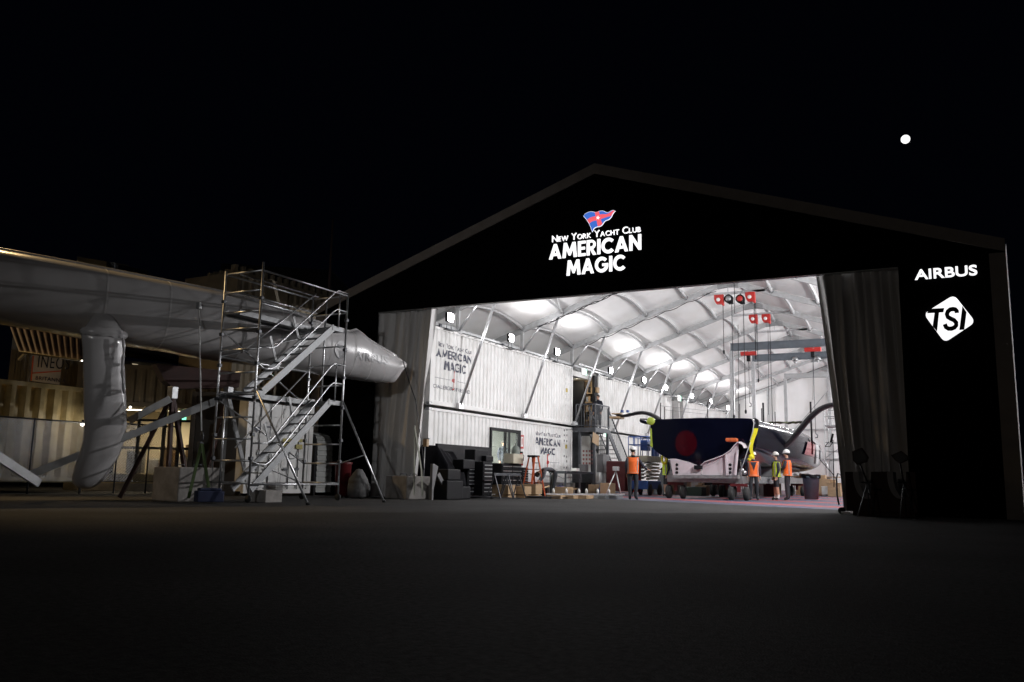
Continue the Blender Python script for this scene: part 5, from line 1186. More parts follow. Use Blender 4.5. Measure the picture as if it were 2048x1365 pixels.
def reel_rail(i, pa, pb, y, label, reels):
    a = at(*pa, Y=y); b_ = at(*pb, Y=y); z = (a.z+b_.z)/2
    b = MB(); b.box((a.x, y-.05, z-.05), (b_.x, y+.05, z+.05)); b.tube([(RX, y, z), (RX, y, RZ)], .02, 5); b.tube([(b_.x, y, z), (b_.x+.08, y, z+.1)], .03, 5)
    tag(b.build('reel_rail', m_alu, loc=(RX, y, z)), label, 'rail', 'hanging rails under the roof ridge')
    for (px, py, mm1, mm2, lb, dropz) in reels:
        c = at(px, py, Y=y-.1); r_ = .2 if mm1 is m_red else .17
        o = thing('hose_reel', lb, 'hose reel', c, 'hose reels hanging under the roof')
        if mm2 is m_white:
            q_ = MB(); q_.prism([(c.x-r_, y-.2, c.z+r_*1.1), (c.x+r_*.95, y-.2, c.z+r_*1.1), (c.x+r_*1.0, y-.2, c.z-r_*1.25), (c.x+r_*.7, y-.2, c.z-r_*1.3), (c.x+.1, y-.2, c.z-r_), (c.x-.1, y-.2, c.z-r_*.95), (c.x-r_*.8, y-.2, c.z-r_*.5), (c.x-r_*1.05, y-.2, c.z+.05)], (0, .2, 0)); q_.build('reel_case', mm1, o)
            q_ = MB(); q_.lathe((c.x-.02, y-.225, c.z), [(.001, 0), (.085, 0), (.085, .02), (.001, .02)], 14, 'Y'); q_.build('hub', m_white, o)
        else:
            q_ = MB(); q_.lathe((c.x, y-.15, c.z), [(.001, 0), (r_*1.1, 0), (r_*1.1, .2), (.001, .2)], 20, 'Y'); q_.box((c.x+.0, y-.14, c.z-r_*1.35), (c.x+r_*1.1, y+.04, c.z)); q_.build('reel_case', m_blk, o)
            q_ = MB(); q_.lathe((c.x, y-.18, c.z), [(.001, 0), (r_*.75, 0), (r_*.75, .03), (.001, .03)], 18, 'Y'); q_.build('hub', mm2, o)
        q_ = MB(); q_.box((c.x-.03, y-.05, c.z+r_), (c.x+.03, y+.03, z-.05)); q_.build('hanger', m_steel, o)
        q_ = MB(); q_.tube([(c.x+r_*.8, y-.1, c.z-r_*1.2), (c.x+r_*.8, y-.1, dropz)], .014, 5); q_.sphere((c.x+r_*.8, y-.1, dropz), .05, 8, 5, (1, 1, 2)); q_.build('hose', m_blk, o)
reel_rail(0, (1406, 592), (1530, 580), 17.7, 'nearest silver rail with four reels under the roof ridge',
    [(1438.5, 600.5, m_red, m_white, 'red hose reel at the left end of the nearest rail', 6.2), (1457, 598, m_blk, m_steel, 'black reel with grey hub on the nearest rail', 3.4), (1480, 598, m_blk, m_red, 'black reel with large red hub on the nearest rail', 3.6), (1501, 595, m_red, m_white, 'red hose reel at the right end of the nearest rail', 5.9)])
reel_rail(1, (1465, 632), (1577, 624), 22.9, 'second silver rail with two red reels under the ridge',
    [(1507, 639, m_red, m_white, 'red hose reel left of its pair on the second rail', 5.5), (1532.5, 638, m_red, m_white, 'red hose reel right of its pair on the second rail', 3.4)])
reel_rail(2, (1512, 666), (1614, 658), 28.1, 'third silver rail without reels under the ridge', [])
# hanging cables
for i, (px, y, t_, b_) in enumerate(((1468, 17.6, 565, 628), (1511, 22.8, 600, 702), (1476, 20, 650, 838), (1536, 26, 660, 830), (1625, 34, 690, 800))):
    a = at(px, t_, Y=y); c = at(px+1, b_, Y=y); m_ = MB(); m_.tube([a, a.lerp(c, .5)+Vector((.02, 0, 0)), c], .013, 5)
    tag(m_.build('hanging_cable', m_blk, loc=tuple(a)), ['thin cable hanging from the ridge above the nearest reels', 'dark cable dropping past the left red hoist', 'thin cable dropping behind the yacht deck left of the posts', 'thin cable dropping behind the yacht deck right of the posts', 'thin cable dropping beside the right red hoist'][i], 'cable', 'cables hanging in the hall')
# ------------------------------------------------------------ rear scaffold and clutter
def scaffold_frame(name, label, P0, nx, ny, nz, dx, dy, dz, m=m_alu_dull, r_=.028):
    o = thing(name, label, 'scaffold', P0, None); P0 = Vector(P0)
    for i in range(nx+1):
        for j in range(ny+1): b = MB(); b.tube([P0+Vector((i*dx, j*dy, 0)), P0+Vector((i*dx, j*dy, nz*dz+1.0))], r_, 6); b.build('standard', m, o)
    for k in range(1, nz+1):
        b = MB(); z = k*dz
        for j in range(ny+1):
            for zz in (z, z+.5, z+1.0): b.tube([P0+Vector((0, j*dy, zz)), P0+Vector((nx*dx, j*dy, zz))], r_*.8, 6)
        for i in range(nx+1):
            for zz in (z, z+1.0): b.tube([P0+Vector((i*dx, 0, zz)), P0+Vector((i*dx, ny*dy, zz))], r_*.8, 6)
        for i in range(nx): b.tube([P0+Vector((i*dx, 0, z-dz+.1)), P0+Vector(((i+1)*dx, 0, z))], r_*.7, 6)
        b.build('ledgers', m, o)
    b = MB(); b.box(P0+Vector((0, 0, nz*dz-.06)), P0+Vector((nx*dx, ny*dy, nz*dz))); b.build('deck', m, o)
    return o
scaffold_frame('work_scaffold', 'aluminium work scaffold behind the yacht bow carrying a dark load', (.6, 34.0, 0), 2, 1, 2, 2.6, 1.6, 2.0)
p_ = at(1575, 820, Y=34.8); q_ = MB(); q_.loft([[(p_.x-1.3+i*.43, 34.4+.5*math.cos(2*PI*k/10)+.2, 4.12+.16*abs(math.sin(2*PI*k/10+i))) for k in range(10)] for i in range(7)]); tag(q_.build('tarp_load', mat('olive_tarp', (.13, .15, .08), .8, var=.4, scale=3), loc=tuple(p_)), 'olive and orange bundled tarpaulin on the rear scaffold deck', 'tarpaulin')
# stair at the bow
q = at(1600, 960, Y=33.0); fs_ = thing('boarding_stair', 'silver boarding stair rising towards the yacht bow', 'stair', (q.x, 33, 0))
for dx in (0, .7): b = MB(); b.bar(at(1618, 975, Y=32)+Vector((dx, 0, 0)), at(1588, 948, Y=32)+Vector((dx, 0, 0)), .05, .18); b.build('stringer', m_alu, fs_)
b = MB()
for k in range(6): p_ = at(1618, 975, Y=32).lerp(at(1588, 948, Y=32), k/6); b.box(p_+Vector((0, -.1, 0)), p_+Vector((.7, .1, .03)))
b.build('treads', m_alu, fs_)
b = MB(); b.tube([at(1588, 930, Y=32), at(1605, 924, Y=32), at(1625, 916, Y=32)], .03, 6); b.tube([at(1590, 940, Y=32), at(1612, 955, Y=32)], .03, 6); b.tube([at(1640, 905, Y=32), at(1672, 960, Y=32)], .02, 6); b.build('handrail', m_alu, fs_)
# bin
q = Vector(gy(1623, 35)); bn = thing('wheelie_bin', 'round grey waste bin with black liner beside the right curtain', 'bin', q); b = MB(); b.lathe(q, [(.001, 0), (.27, .01), (.33, .85), (.36, .87), (.36, .92), (.3, .9)], 22); b.build('bin_body', mat('grey_bin_plastic', (.11, .15, .19), .6, var=.1), bn)
b = MB(); b.loft([[q+Vector(((.37+.02*math.sin(5*a+i))*math.cos(a), (.37+.02*math.sin(5*a+i))*math.sin(a), .85+.05*i+.015*math.sin(7*a))) for a in [2*PI*k/24 for k in range(24)]] for i in range(4)], caps=False); b.build('bin_liner', m_blk, bn, fix=False)
# background clutter under and beyond the yacht
cl_specs = [(1352, 40, .8, .9, 1.0, m_greypaint), (1366, 41, .5, .7, .85, m_card), (1388, 38, .9, .8, .5, mat('dark_green_crate', (.05, .08, .06), .6)), (1405, 38.5, .5, .6, .6, m_card), (1420, 42, .8, .8, .9, m_blk), (1438, 44, .9, .9, 1.1, m_blue),
            (1372, 44, .6, .5, 1.25, m_wood), (1398, 46, 1.2, .6, 1.3, m_white), (1450, 47, .8, .6, 1.2, m_card), (1400, 43, .7, .6, .9, m_steel), (1526, 44, .9, .7, 1.0, m_white), (1540, 40, .5, .5, .7, m_dred), (1549, 44, .6, .6, 1.2, m_card), (1610, 46, .8, .8, 1.5, m_wood), (1632, 45, .7, .7, 1.3, m_blk), (1651, 44, .6, .6, 1.4, m_card), (1662, 43, .8, .6, .8, m_white), (1670, 42, .6, .6, 1.1, m_wood), (1640, 50, 1.2, .6, 1.6, m_greypaint), (1345, 45, .6, .6, 1.1, m_wood)]
cl_lab = ['grey crate behind the left wheels of the trolley', 'small brown carton just right of the left trolley wheels', 'low dark green crate under the middle of the trolley', 'brown carton beside the low dark green crate', 'black crate under the hull, left of the blue one', 'tall blue crate under the hull near the double wheels',
    'slim pale timber box standing behind the low green crate', 'wide white cabinet farthest back under the hull', 'tall brown carton farthest back near the double wheels', 'steel grey box between the green and black crates', 'white cabinet right of the worker facing us', 'small dark red box between the two right-hand workers', 'tall slim brown carton behind the man in the grey helmet', 'pale timber box behind the round grey bin', 'black box right of the round grey bin', 'brown carton close to the rear wall beside the curtain', 'low white box nearest the right curtain edge', 'small pale timber box touching the right curtain edge', 'wide grey cabinet against the rear wall right of the bow', 'pale timber box behind the person without helmet']
for i, (px, d, wx, wy, hh, m_) in enumerate(cl_specs):
    q = gy(px, d); hh *= .72 if px > 1600 else .9
    b = MB(); b.box((q[0]-wx/2, q[1]-wy/2, .004), (q[0]+wx/2, q[1]+wy/2, hh*.8), .02); b.box((q[0]-wx/2-.02, q[1]-wy/2-.02, hh*.8+.002), (q[0]+wx/2+.02, q[1]+wy/2+.02, hh*.86), .01)
    if i % 2: b.box((q[0]-wx*.3, q[1]-wy*.3, hh*.86+.002), (q[0]+wx*.1, q[1]+wy*.3, hh*1.05), .02)
    tag(b.build('storage_crate', m_, loc=q), cl_lab[i], 'crate', 'crates and boxes along the far end of the hall')
# work table rows beyond
for i, (px, d, L_) in enumerate(((1420, 46, 3.5), (1640, 47, 3))):
    q = Vector(gy(px, d)); tb = thing('work_table', ['long work table with loose items beneath the hull in the distance', 'work table with loose items by the rear wall'][i], 'table', q); b = MB(); b.box(q+Vector((-L_/2, -.4, .95)), q+Vector((L_/2, .4, 1.0))); b.build('table_top', m_wood, tb)
    for sx in (-1, 1):
        for sy in (-1, 1): b = MB(); b.box(q+Vector((sx*(L_/2-.1)-.03, sy*.35-.03, 0)), q+Vector((sx*(L_/2-.1)+.03, sy*.35+.03, .95))); b.build('leg', m_steel, tb)
# floodlight frame hanging at the curtain edge
q = at(1662, 884, Y=4.6); o = thing('clamp_light', 'small caged clamp light beside the right curtain edge', 'work light', q); b = MB()
u_ = at(1666, 868, Y=4.6)-q; b.bar(q-u_*.1, q+u_, .05); 
for s_ in (-1, 1): b.bar(q+Vector((s_*.06, 0, 0))-u_*.6+Vector((-.06, 0, 0)), q+Vector((s_*.05, 0, 0)), .018)
b.bar(q-u_*.6+Vector((-.12, 0, 0)), q-u_*.6, .018); b.build('cage', m_blk, o); b = MB(); b.tube([at(1666, 880, Y=4.6), at(1668, 975, Y=4.6)], .012, 5); b.tube([at(1667, 950, Y=4.6), at(1640, 920, Y=4.6)], .01, 5); b.build('stand', m_blk, o)
# ------------------------------------------------------------ exterior, left: scaffold tower
from mathutils.bvhtree import BVHTree
TX, TXb, TY0, TY1 = -6.66, -7.86, -4.47, -1.3
tw = thing('stair_tower', 'tall aluminium scaffold stair tower with two flights beside the wrapped yacht', 'scaffold tower', (TX, TY0, 0))
ZT = 5.5; Z1, Z2 = 2.55, 4.5
def tube1(name, pts, r_=.026, m=m_alu, parent=tw):
    b = MB(); b.tube(pts, r_, 8); return b.build(name, m, parent)
for i, (x, y) in enumerate(((TX, TY0), (TX, TY1), (TXb, TY0), (TXb, TY1))):
    top = ZT+(.12 if (x, y) == (TX, TY0) else .0)
    tube1('standard', [(x, y, .18), (x, y, top)], .027)
    b = MB(); b.lathe((x, y-.02, .09), [(.001, 0), (.085, 0), (.085, .045), (.001, .045)], 14, 'Y'); b.build('castor', m_rubber, tw)
    for z in (1.0, 1.55, 2.4, 3.2, 3.95, 4.75):
        b = MB(); b.box((x-.045, y-.045, z-.04), (x+.045, y+.045, z+.04), .01); b.build('coupler', m_darksteel, tw)
for y in (TY0, TY1):
    for z in (.45, .95, 1.45, 1.95, 2.5, 3.0, 3.55, 4.05, 4.45, 4.95, 5.42): tube1('rung', [(TX, y, z), (TXb, y, z)], .022)
for x, zs in ((TX, (.42, 5.42)), (TXb, (.42, 2.45, 3.4, 4.42, 4.95, 5.42))):
    for z in zs: tube1('ledger', [(x, TY0, z), (x, TY1, z)], .024)
xm = (TX+TXb)/2-.12
for z in (5.38, 4.93): tube1('ledger', [(xm, TY0, z), (xm, TY1-.35, z)], .022)
tube1('inner_post', [(xm, TY1, 2.4), (xm, TY1, 5.4)]); tube1('inner_post', [(xm-.2, TY0, .2), (xm-.2, TY0, 2.5)])
for a, b_ in (((TXb, TY0, 2.4), (TXb, TY1, .95)), ((TXb, TY0, 4.05), (TXb, TY1, 2.45)), ((TXb, TY0, 3.4), (TXb, TY1, 4.4)), ((TX, TY0, .95), (TXb, TY1, .42))): tube1('diagonal_brace', [a, b_], .02)
def platform(x0, x1, y0, y1, z, name='deck'):
    b = MB(); b.box((x0, y0, z-.05), (x1, y1, z)); o = b.build(name, m_towalu, tw)
    b = MB()
    for x in (x0, x1): b.box((x-.02, y0, z-.09), (x+.02, y1, z+.03))
    sub(b, 'deck_rail', m_towalu, o, tw)
platform(TXb+.03, xm, TY0+.05, TY1-.05, Z2); platform(TXb+.03, xm, TY0+.05, TY1-.05, Z1)
platform(xm+.05, TX-.05, TY1-.5, TY1-.02, Z1); platform(xm+.05, TX-.05, TY1-.5, TY1-.02, Z2)
platform(xm+.05, TX-.05, TY0+.02, TY0+.35, Z1)
def flight(y0, z0, y1, z1, n):
    for x in (TX-.06, xm+.08):
        b = MB(); b.bar((x, y0, z0), (x, y1, z1), .035, .17); b.build('stringer', m_towalu, tw)
    for k in range(n):
        t_ = (k+.5)/n; y = y0+(y1-y0)*t_; z = z0+(z1-z0)*t_
        b = MB(); b.box((xm+.1, y-.07, z-.015), (TX-.08, y+.07, z+.015)); b.build('tread', m_towalu, tw)
flight(TY0+.12, .3, TY1-.42, Z1, 9); flight(TY0+.30, Z1+.02, TY1-.42, Z2, 8)
for (zz, za, zb_) in ((.3, .42, Z1), (Z1, Z1+.1, Z2)):
    for off, dz in ((.02, .45), (.02, .95)):
        y0 = TY0+.02; pts = [(TX-.0, y0, zz+dz+.1), (TX, y0+.45, zz+dz+.12), (TX, y0+.6, zz+dz+.2), (TX, TY1-.55, zb_+dz-.06), (TX, TY1-.4, zb_+dz+.03), (TX, TY1, zb_+dz+.03)]
        tube1('handrail', pts, .020)
    tube1('handrail', [(xm+.06, TY0+.15, zz+.95), (xm+.06, TY1-.5, zb_+.93)], .018)
    b = MB()
    for t_ in (.3, .62): 
        y = TY0+.3+(TY1-.4-TY0-.3)*t_; z = zz+(zb_-zz)*t_; b.bar((xm+.08, y, z+.9), (xm+.08, y+.35, z+.1), .02, .07)
    b.build('handrail_post', m_alu_dull, tw)
for t_, z in ((.9, Z1), (.9, Z2)): tube1('handrail_post', [(TX, TY1-.32, z), (TX, TY1-.32, z+.95)], .018)
fa = dp(616, 1007, 18.9); fa.z = .02; fb_ = dp(768, 1003, 21.5); fb_.z = .02
for f_, (x, y) in ((fa, (TX, TY0+.02)), (fb_, (TX, TY1))):
    tube1('outrigger', [(x, y, 2.6), f_], .026); b = MB(); b.lathe(f_-Vector((0, 0, .015)), [(.001, 0), (.05, 0), (.045, .05), (.001, .06)], 12); b.build('rubber_foot', m_rubber, tw)
tube1('outrigger_stay', [(TX, TY1, .95), Vector((TX, TY1, 2.6)).lerp(fb_, .55)], .018)
q = Vector((TX-.5, TY0+.15, 0)); b = MB(); b.box(q+Vector((0, .35, .0)), q+Vector((.55, .9, .28)), .02); tag(b.build('step_block', m_concrete, loc=tuple(q)), 'low pale step block at the foot of the stair tower', 'step block')

# ------------------------------------------------------------ shrink-wrapped yacht
def hd(px): return 1/(.0521-.0132*px/808)
tops = [(-150, 470), (0, 497), (165, 527), (230, 540), (400, 573), (507, 594), (621, 638), (677, 657), (716, 664), (732, 674), (756, 690), (795, 713), (809, 725)]
bots = [(-150, 628), (0, 642), (161, 670), (250, 687), (340, 700), (400, 713), (519, 728), (637, 746), (756, 765), (791, 767), (807, 740)]
def lerpt(T, x):
    for (a, b_), (c, d) in zip(T, T[1:]):
        if a <= x <= c: return b_+(d-b_)*(x-a)/(c-a)
    return T[-1][1]
wy_root = dp(400, 640, hd(400))
wyacht = thing('wrapped_yacht', 'long pale grey shrink-wrapped yacht hull raised high, bow pointing right', 'yacht', (wy_root.x, wy_root.y, 0))
A0 = dp(-150, 550, hd(-150)); A1 = dp(805, 733, hd(805)); axd = (A1-A0); axd.z = 0; axd.normalize(); nrm_ = Vector((axd.y, -axd.x, 0))
if nrm_.dot(CAM-A0) < 0: nrm_ = -nrm_
rings = []
xs = list(range(-150, 700, 25))+[700, 712, 722, 735, 750, 765, 780, 792, 800, 806, 808.5]
for px in xs:
    d = hd(px); T_ = lerpt(tops, px); B_ = lerpt(bots, px)
    if 700 < px < 728: T_ -= 9*math.exp(-((px-716)/6)**2)
    pt = dp(px, T_, d); pb = dp(px, B_, d); c = (pt+pb)/2; hh = (pt.z-pb.z)/2
    wd = .95*min(1, ((820-px)/330)**.6)+.12
    c = c-nrm_*.45*min(1, wd)
    ring = []
    for k in range(28):
        a = 2*PI*k/28; ca, sa = math.cos(a), math.sin(a)
        u_ = math.copysign(abs(ca)**.75, ca); v_ = math.copysign(abs(sa)**(.45 if sa > 0 else .8), sa)
        wr = 1+.008*math.sin(px*.35+k)
        tum = 1 if sa > 0 else 1-.10*abs(sa)
        ring.append(c+nrm_*u_*wd*tum*wr+Vector((0, 0, v_*hh)))
    rings.append(ring)
hm = MB(); hm.loft(rings); wh = hm.build('wrapped_hull', m_shrink, wyacht)
bvh = BVHTree.FromPolygons([Vector(v) for v in hm.v], hm.f)
# taped seams running round the wrap
for px in (205, 330, 470, 560, 645, 690, 742, 770):
    k = min(range(len(xs)), key=lambda i: abs(xs[i]-px)); b = MB(); c = sum(rings[k], Vector())/28
    R1 = [c+(p-c)*1.006-axd*.02 for p in rings[k]]; R2 = [c+(p-c)*1.006+axd*.02 for p in rings[k]]; b.loft([R1, R2], caps=False); b.build('tape_seam', mat('white_tape', (.55, .54, .54), .3), wyacht, fix=False)
dk = MB(); gun = [max(r_, key=lambda p: (p.z*3+(p-r_[0]).dot(nrm_)*.5)) for r_ in rings]
dk.tube([g_+Vector((0, 0, -.005)) for g_ in gun[:-3]], .055, 10); dk.build('gunwale_fold', m_shrink, wyacht)
# faint printed name under the wrap
def on_hull(txt, p0, p1, hpx, m, bold=.02):
    vs, fs, bb = glyphs(txt, bold, False, 1.05); mb = MB(); V = []
    for v in vs:
        u = (v.x-bb[0])/(bb[1]-bb[0]); w = (v.y-bb[2])/(bb[3]-bb[2])
        px = p0[0]+(p1[0]-p0[0])*u; py = p0[1]+(p1[1]-p0[1])*u-hpx*w
        d = ray(px, py).normalized(); h_, n_, _, _ = bvh.ray_cast(CAM, d)
        if h_ is None: h_ = dp(px, py, hd(px))
        V.append(h_-d*.02)
    mb.mesh(V, fs); return mb.build('faint_lettering', m, wyacht, fix=False)
m_faint = mat('faint_grey_lettering', (.36, .36, .375), .25, var=.1)
on_hull('AIRBUS', (711, 719), (777, 730), 17, m_faint)
b = MB(); V = []
for k in range(24):
    a = 2*PI*k/24; px, py = 682+12*math.cos(a), 700+18*math.sin(a); d = ray(px, py).normalized(); h_ = bvh.ray_cast(CAM, d)[0] or dp(px, py, hd(px)); V.append(h_-d*.02)
b.mesh(V, [tuple(range(24))]); b.build('faint_emblem', m_faint, wyacht, fix=False)
# wrapped foil arm hanging down
L_ = [(207, 612, 5), (207, 622, 13), (207, 640, 24), (207, 655, 33), (206, 668, 40), (207, 685, 40), (207, 700, 39), (209, 760, 39), (211, 820, 40), (212, 850, 40), (208, 880, 38), (199, 910, 37), (187, 935, 35), (178, 955, 31), (173, 968, 25), (171, 975, 16), (171, 978, 5)]
rings2 = []
dl = hd(206)-.95
for i, (px, py, hw) in enumerate(L_):
    d = dl if py > 660 else dl+.15+(660-py)*.012; c = dp(px, py, d); w_ = hw/F*d
    rings2.append([c+nrm_*math.cos(2*PI*k/22)*min(.22, w_*.55)*(1+.03*math.sin(3*k+i))+axd*math.sin(2*PI*k/22)*w_*(1+.012*math.sin(i*2.1+k))+Vector((0, 0, .0)) for k in range(22)])
b = MB(); b.loft(rings2); b.build('wrapped_foil_arm', m_shrink, wyacht)
b = MB(); c = dp(208, 668, dl)
cf = []
for j, (dz, k_) in enumerate(((.10, 1.0), (.04, 1.10), (-.02, 1.12), (-.08, 1.0))):
    cf.append([c+Vector((0, 0, dz+.02*math.sin(k*2.3)))+nrm_*math.cos(2*PI*k/30)*.235*k_+axd*math.sin(2*PI*k/30)*.455*k_*(1+.03*math.sin(k*1.9+j)) for k in range(30)])
b.loft(cf, caps=False); b.build('gathered_collar', m_shrink, wyacht, fix=False)
b = MB(); b.loft([[dp(246+2*math.sin(i), 676+i*14, dl-.1)+axd*math.cos(2*PI*k/8)*(.02+.02*(i % 2))+nrm_*math.sin(2*PI*k/8)*.03 for k in range(8)] for i in range(9)]); b.build('loose_fold', m_shrink, wyacht)
# dark red cradle steel beneath the hull
m_rust = mat('dark_red_oxide_steel', (.04, .014, .011), .7, var=.3, scale=4)
cs_ = thing('hull_stand', 'dark red steel stand with splayed legs under the wrapped hull', 'stand', dp(400, 960, 20.6)*1.0)
cs_.location.z = 0
def U(px, py, dd=0): return dp(px, py, hd(px)-.2+dd)
b = MB(); b.prism([U(312, 728, .6), U(482, 745, .6), U(478, 775, .6), U(350, 778, .6), U(330, 762, .6)], -nrm_*.4); b.build('bolster', m_rust, cs_)
for ap, feet in (((345, 790), ((262, 962), (330, 962), (377, 952))), ((456, 790), ((450, 962), (497, 948), (415, 955)))):
    for k, f_ in enumerate(feet):
        a = U(*ap); e = U(*f_); e = a+(e-a)*((a.z-.02)/(a.z-e.z)) if e.z < .6 and a.z != e.z else e; e.z = .02
        b = MB(); b.bar(a, e+nrm_*(.25 if k % 2 else -.25), .09, .09); b.build('leg', m_alu_dull if ap[0] == 456 and k < 2 else m_rust, cs_)
    a = U(*ap); b = MB(); b.box(a+Vector((-.09, -.09, -.1)), a+Vector((.09, .09, .2)), .01); b.build('jack_head', m_steel, cs_)
def beam_thing(p0, p1, w_, label, d0, d1):
    a = dp(*p0, d0); e = dp(*p1, d1); b = MB(); b.bar(a, e, .09, w_); tag(b.build('aluminium_beam', m_alu_dull, loc=tuple(a)), label, 'beam', 'aluminium beams bracing the hull stands')
beam_thing((449, 796), (60, 950), .17, 'longest silver beam sloping from the tower side down to the left', 20.6, 19.0)
beam_thing((341, 798), (258, 842), .16, 'short silver beam meeting the top of the left hull stand', 20.9, 20.6)
beam_thing((-20, 903), (78, 967), .18, 'silver beam sloping down to the right at the far left', 17.6, 18.6)
# lifting eye and block rope
a = U(398, 612, .0); d_ = ray(398, 612).normalized(); h_ = bvh.ray_cast(CAM, d_)[0]; h_ = (h_ or a)-d_*.05
rp = thing('mooring_tackle', 'white rope with hook from the hull eye to green straps on the concrete block', 'tackle', (h_.x, h_.y, 0))
b = MB(); b.box(h_+Vector((-.05, -.05, -.08)), h_+Vector((.05, .05, .08)), .01); b.build('hull_eye', m_steel, rp)
e_ = dp(403, 862, 19.3); b = MB(); b.tube([h_, h_.lerp(e_, .5), e_], .017, 6); b.build('rope', m_white, rp)
b = MB(); b.tube([e_, e_+Vector((.07, 0, -.1)), e_+Vector((.05, 0, -.2)), e_+Vector((-.02, 0, -.24))], .015, 6); b.box(e_+Vector((-.05, -.05, -.5)), e_+Vector((.04, .05, -.25)), .02); b.build('hook', m_darksteel, rp)
m_gstrap = mat('green_webbing', (.05, .085, .02), .7, var=.2, scale=10)
for (pa, pb_) in (((403, 888), (377, 997)), ((404, 888), (417, 975))):
    a = dp(*pa, 19.2); e = dp(*pb_, 18.9); b = MB(); b.bar(a, e, .07, .012, up=-nrm_); b.build('strap', m_gstrap, rp)

# concrete blocks, blue crate
def block(c0, c1, dpt0, dpt1, ztop, dep, label):
    a = dp(*c0, dpt0); e = dp(*c1, dpt1); a.z = e.z = 0; u = (e-a).normalized(); n_ = Vector((-u.y, u.x, 0)); L_ = (e-a).length
    o = thing('concrete_block', label, 'concrete block', a); b = MB(); b.box((0, 0, 0), (L_, dep, ztop), .03)
    b.v = [tuple(a+u*v[0]+n_*v[1]+Vector((0, 0, v[2]))) for v in b.v]; b.build('block_body', m_concrete, o)
    for t_ in (.3, .7): b = MB(); q = a+u*L_*t_+n_*dep*.5+Vector((0, 0, ztop)); b.tube([q-u*.12, q-u*.1+Vector((0, 0, .06)), q+u*.1+Vector((0, 0, .06)), q+u*.12], .012, 6); b.build('lifting_loop', m_darksteel, o)
    return a, u, n_, L_
block((355, 1003), (443, 990), 19.3, 20.2, .78, 1.1, 'large concrete block under the hull, green straps over it')
a, u, n_, L_ = block((812, 993), (861, 992), 24.4, 24.9, .66, 1.2, 'concrete block in front of the left curtain tied to the bow')
q = dp(395, 1003, 18.6); e = dp(448, 1001, 18.9); q.z = e.z = 0; b = MB(); uu = (e-q).normalized(); nn = Vector((-uu.y, uu.x, 0)); b.box((0, 0, .03), ((e-q).length, .4, .27), .02); b.box((.05, .05, .272), ((e-q).length-.05, .35, .33), .02); b.v = [tuple(q+uu*v[0]+nn*v[1]+Vector((0, 0, v[2]))) for v in b.v]
tag(b.build('blue_crate', mat('dark_blue_crate', (.02, .028, .07), .6, var=.2), loc=tuple(q)), 'dark blue crate on the ground against the large concrete block', 'crate')
# bow rope and straps
bw = dp(806, 722, hd(806)-.2); mid = dp(831, 800, 24.6); lo_ = dp(846, 900, 24.6)
bo = thing('bow_line', 'black bow line with pale ratchet strap down to the concrete block', 'rope', (bw.x, bw.y, 0))
b = MB(); b.tube([bw, bw.lerp(mid, .5)+Vector((0, 0, -.05)), mid], .014, 6); b.build('black_rope', m_blk, bo)
b = MB(); b.tube([mid, dp(838, 850, 24.6), dp(845, 905, 24.6), dp(848, 940, 24.6)], .012, 6); b.build('thin_line', m_darksteel, bo)
for pa, pb_ in (((830, 852), (828, 990)), ((829, 852), (843, 940)), ((843, 940), (845, 992))): b = MB(); b.bar(dp(*pa, 24.2), dp(*pb_, 24.25), .05, .01, up=-nrm_); b.build('strap', mat('pale_webbing', (.35, .36, .30), .7), bo)

# ------------------------------------------------------------ exterior, left: containers, fence, buildings behind
def cwall(mb, a, e, z0, z1, pitch=.28, dep=.036, n_=None):
    a = Vector(a); e = Vector(e); a.z = e.z = 0; u = (e-a).normalized(); L_ = (e-a).length; nn = Vector((u.y, -u.x, 0))
    if nn.dot(CAM-a) < 0: nn = -nn
    s_ = 0; pts = [0]
    while s_ < L_:
        for k_ in (.30, .48, .80, 1.0): pts.append(min(L_, s_+k_*pitch))
        s_ += pitch
    pts = sorted(set(pts))
    def off(s_):
        k_ = (s_ % pitch)/pitch; return -dep*(0 if k_ < .30 else (k_-.30)/.18 if k_ < .48 else 1 if k_ < .80 else (1-k_)/.20)
    for s0, s1 in zip(pts, pts[1:]):
        if s1-s0 < 1e-6: continue
        p0 = a+u*s0+nn*off(s0+1e-7); p1 = a+u*s1+nn*off(s1-1e-7); mb.poly([p0+AZ*z0, p1+AZ*z0, p1+AZ*z1, p0+AZ*z1])
    return u, nn, L_
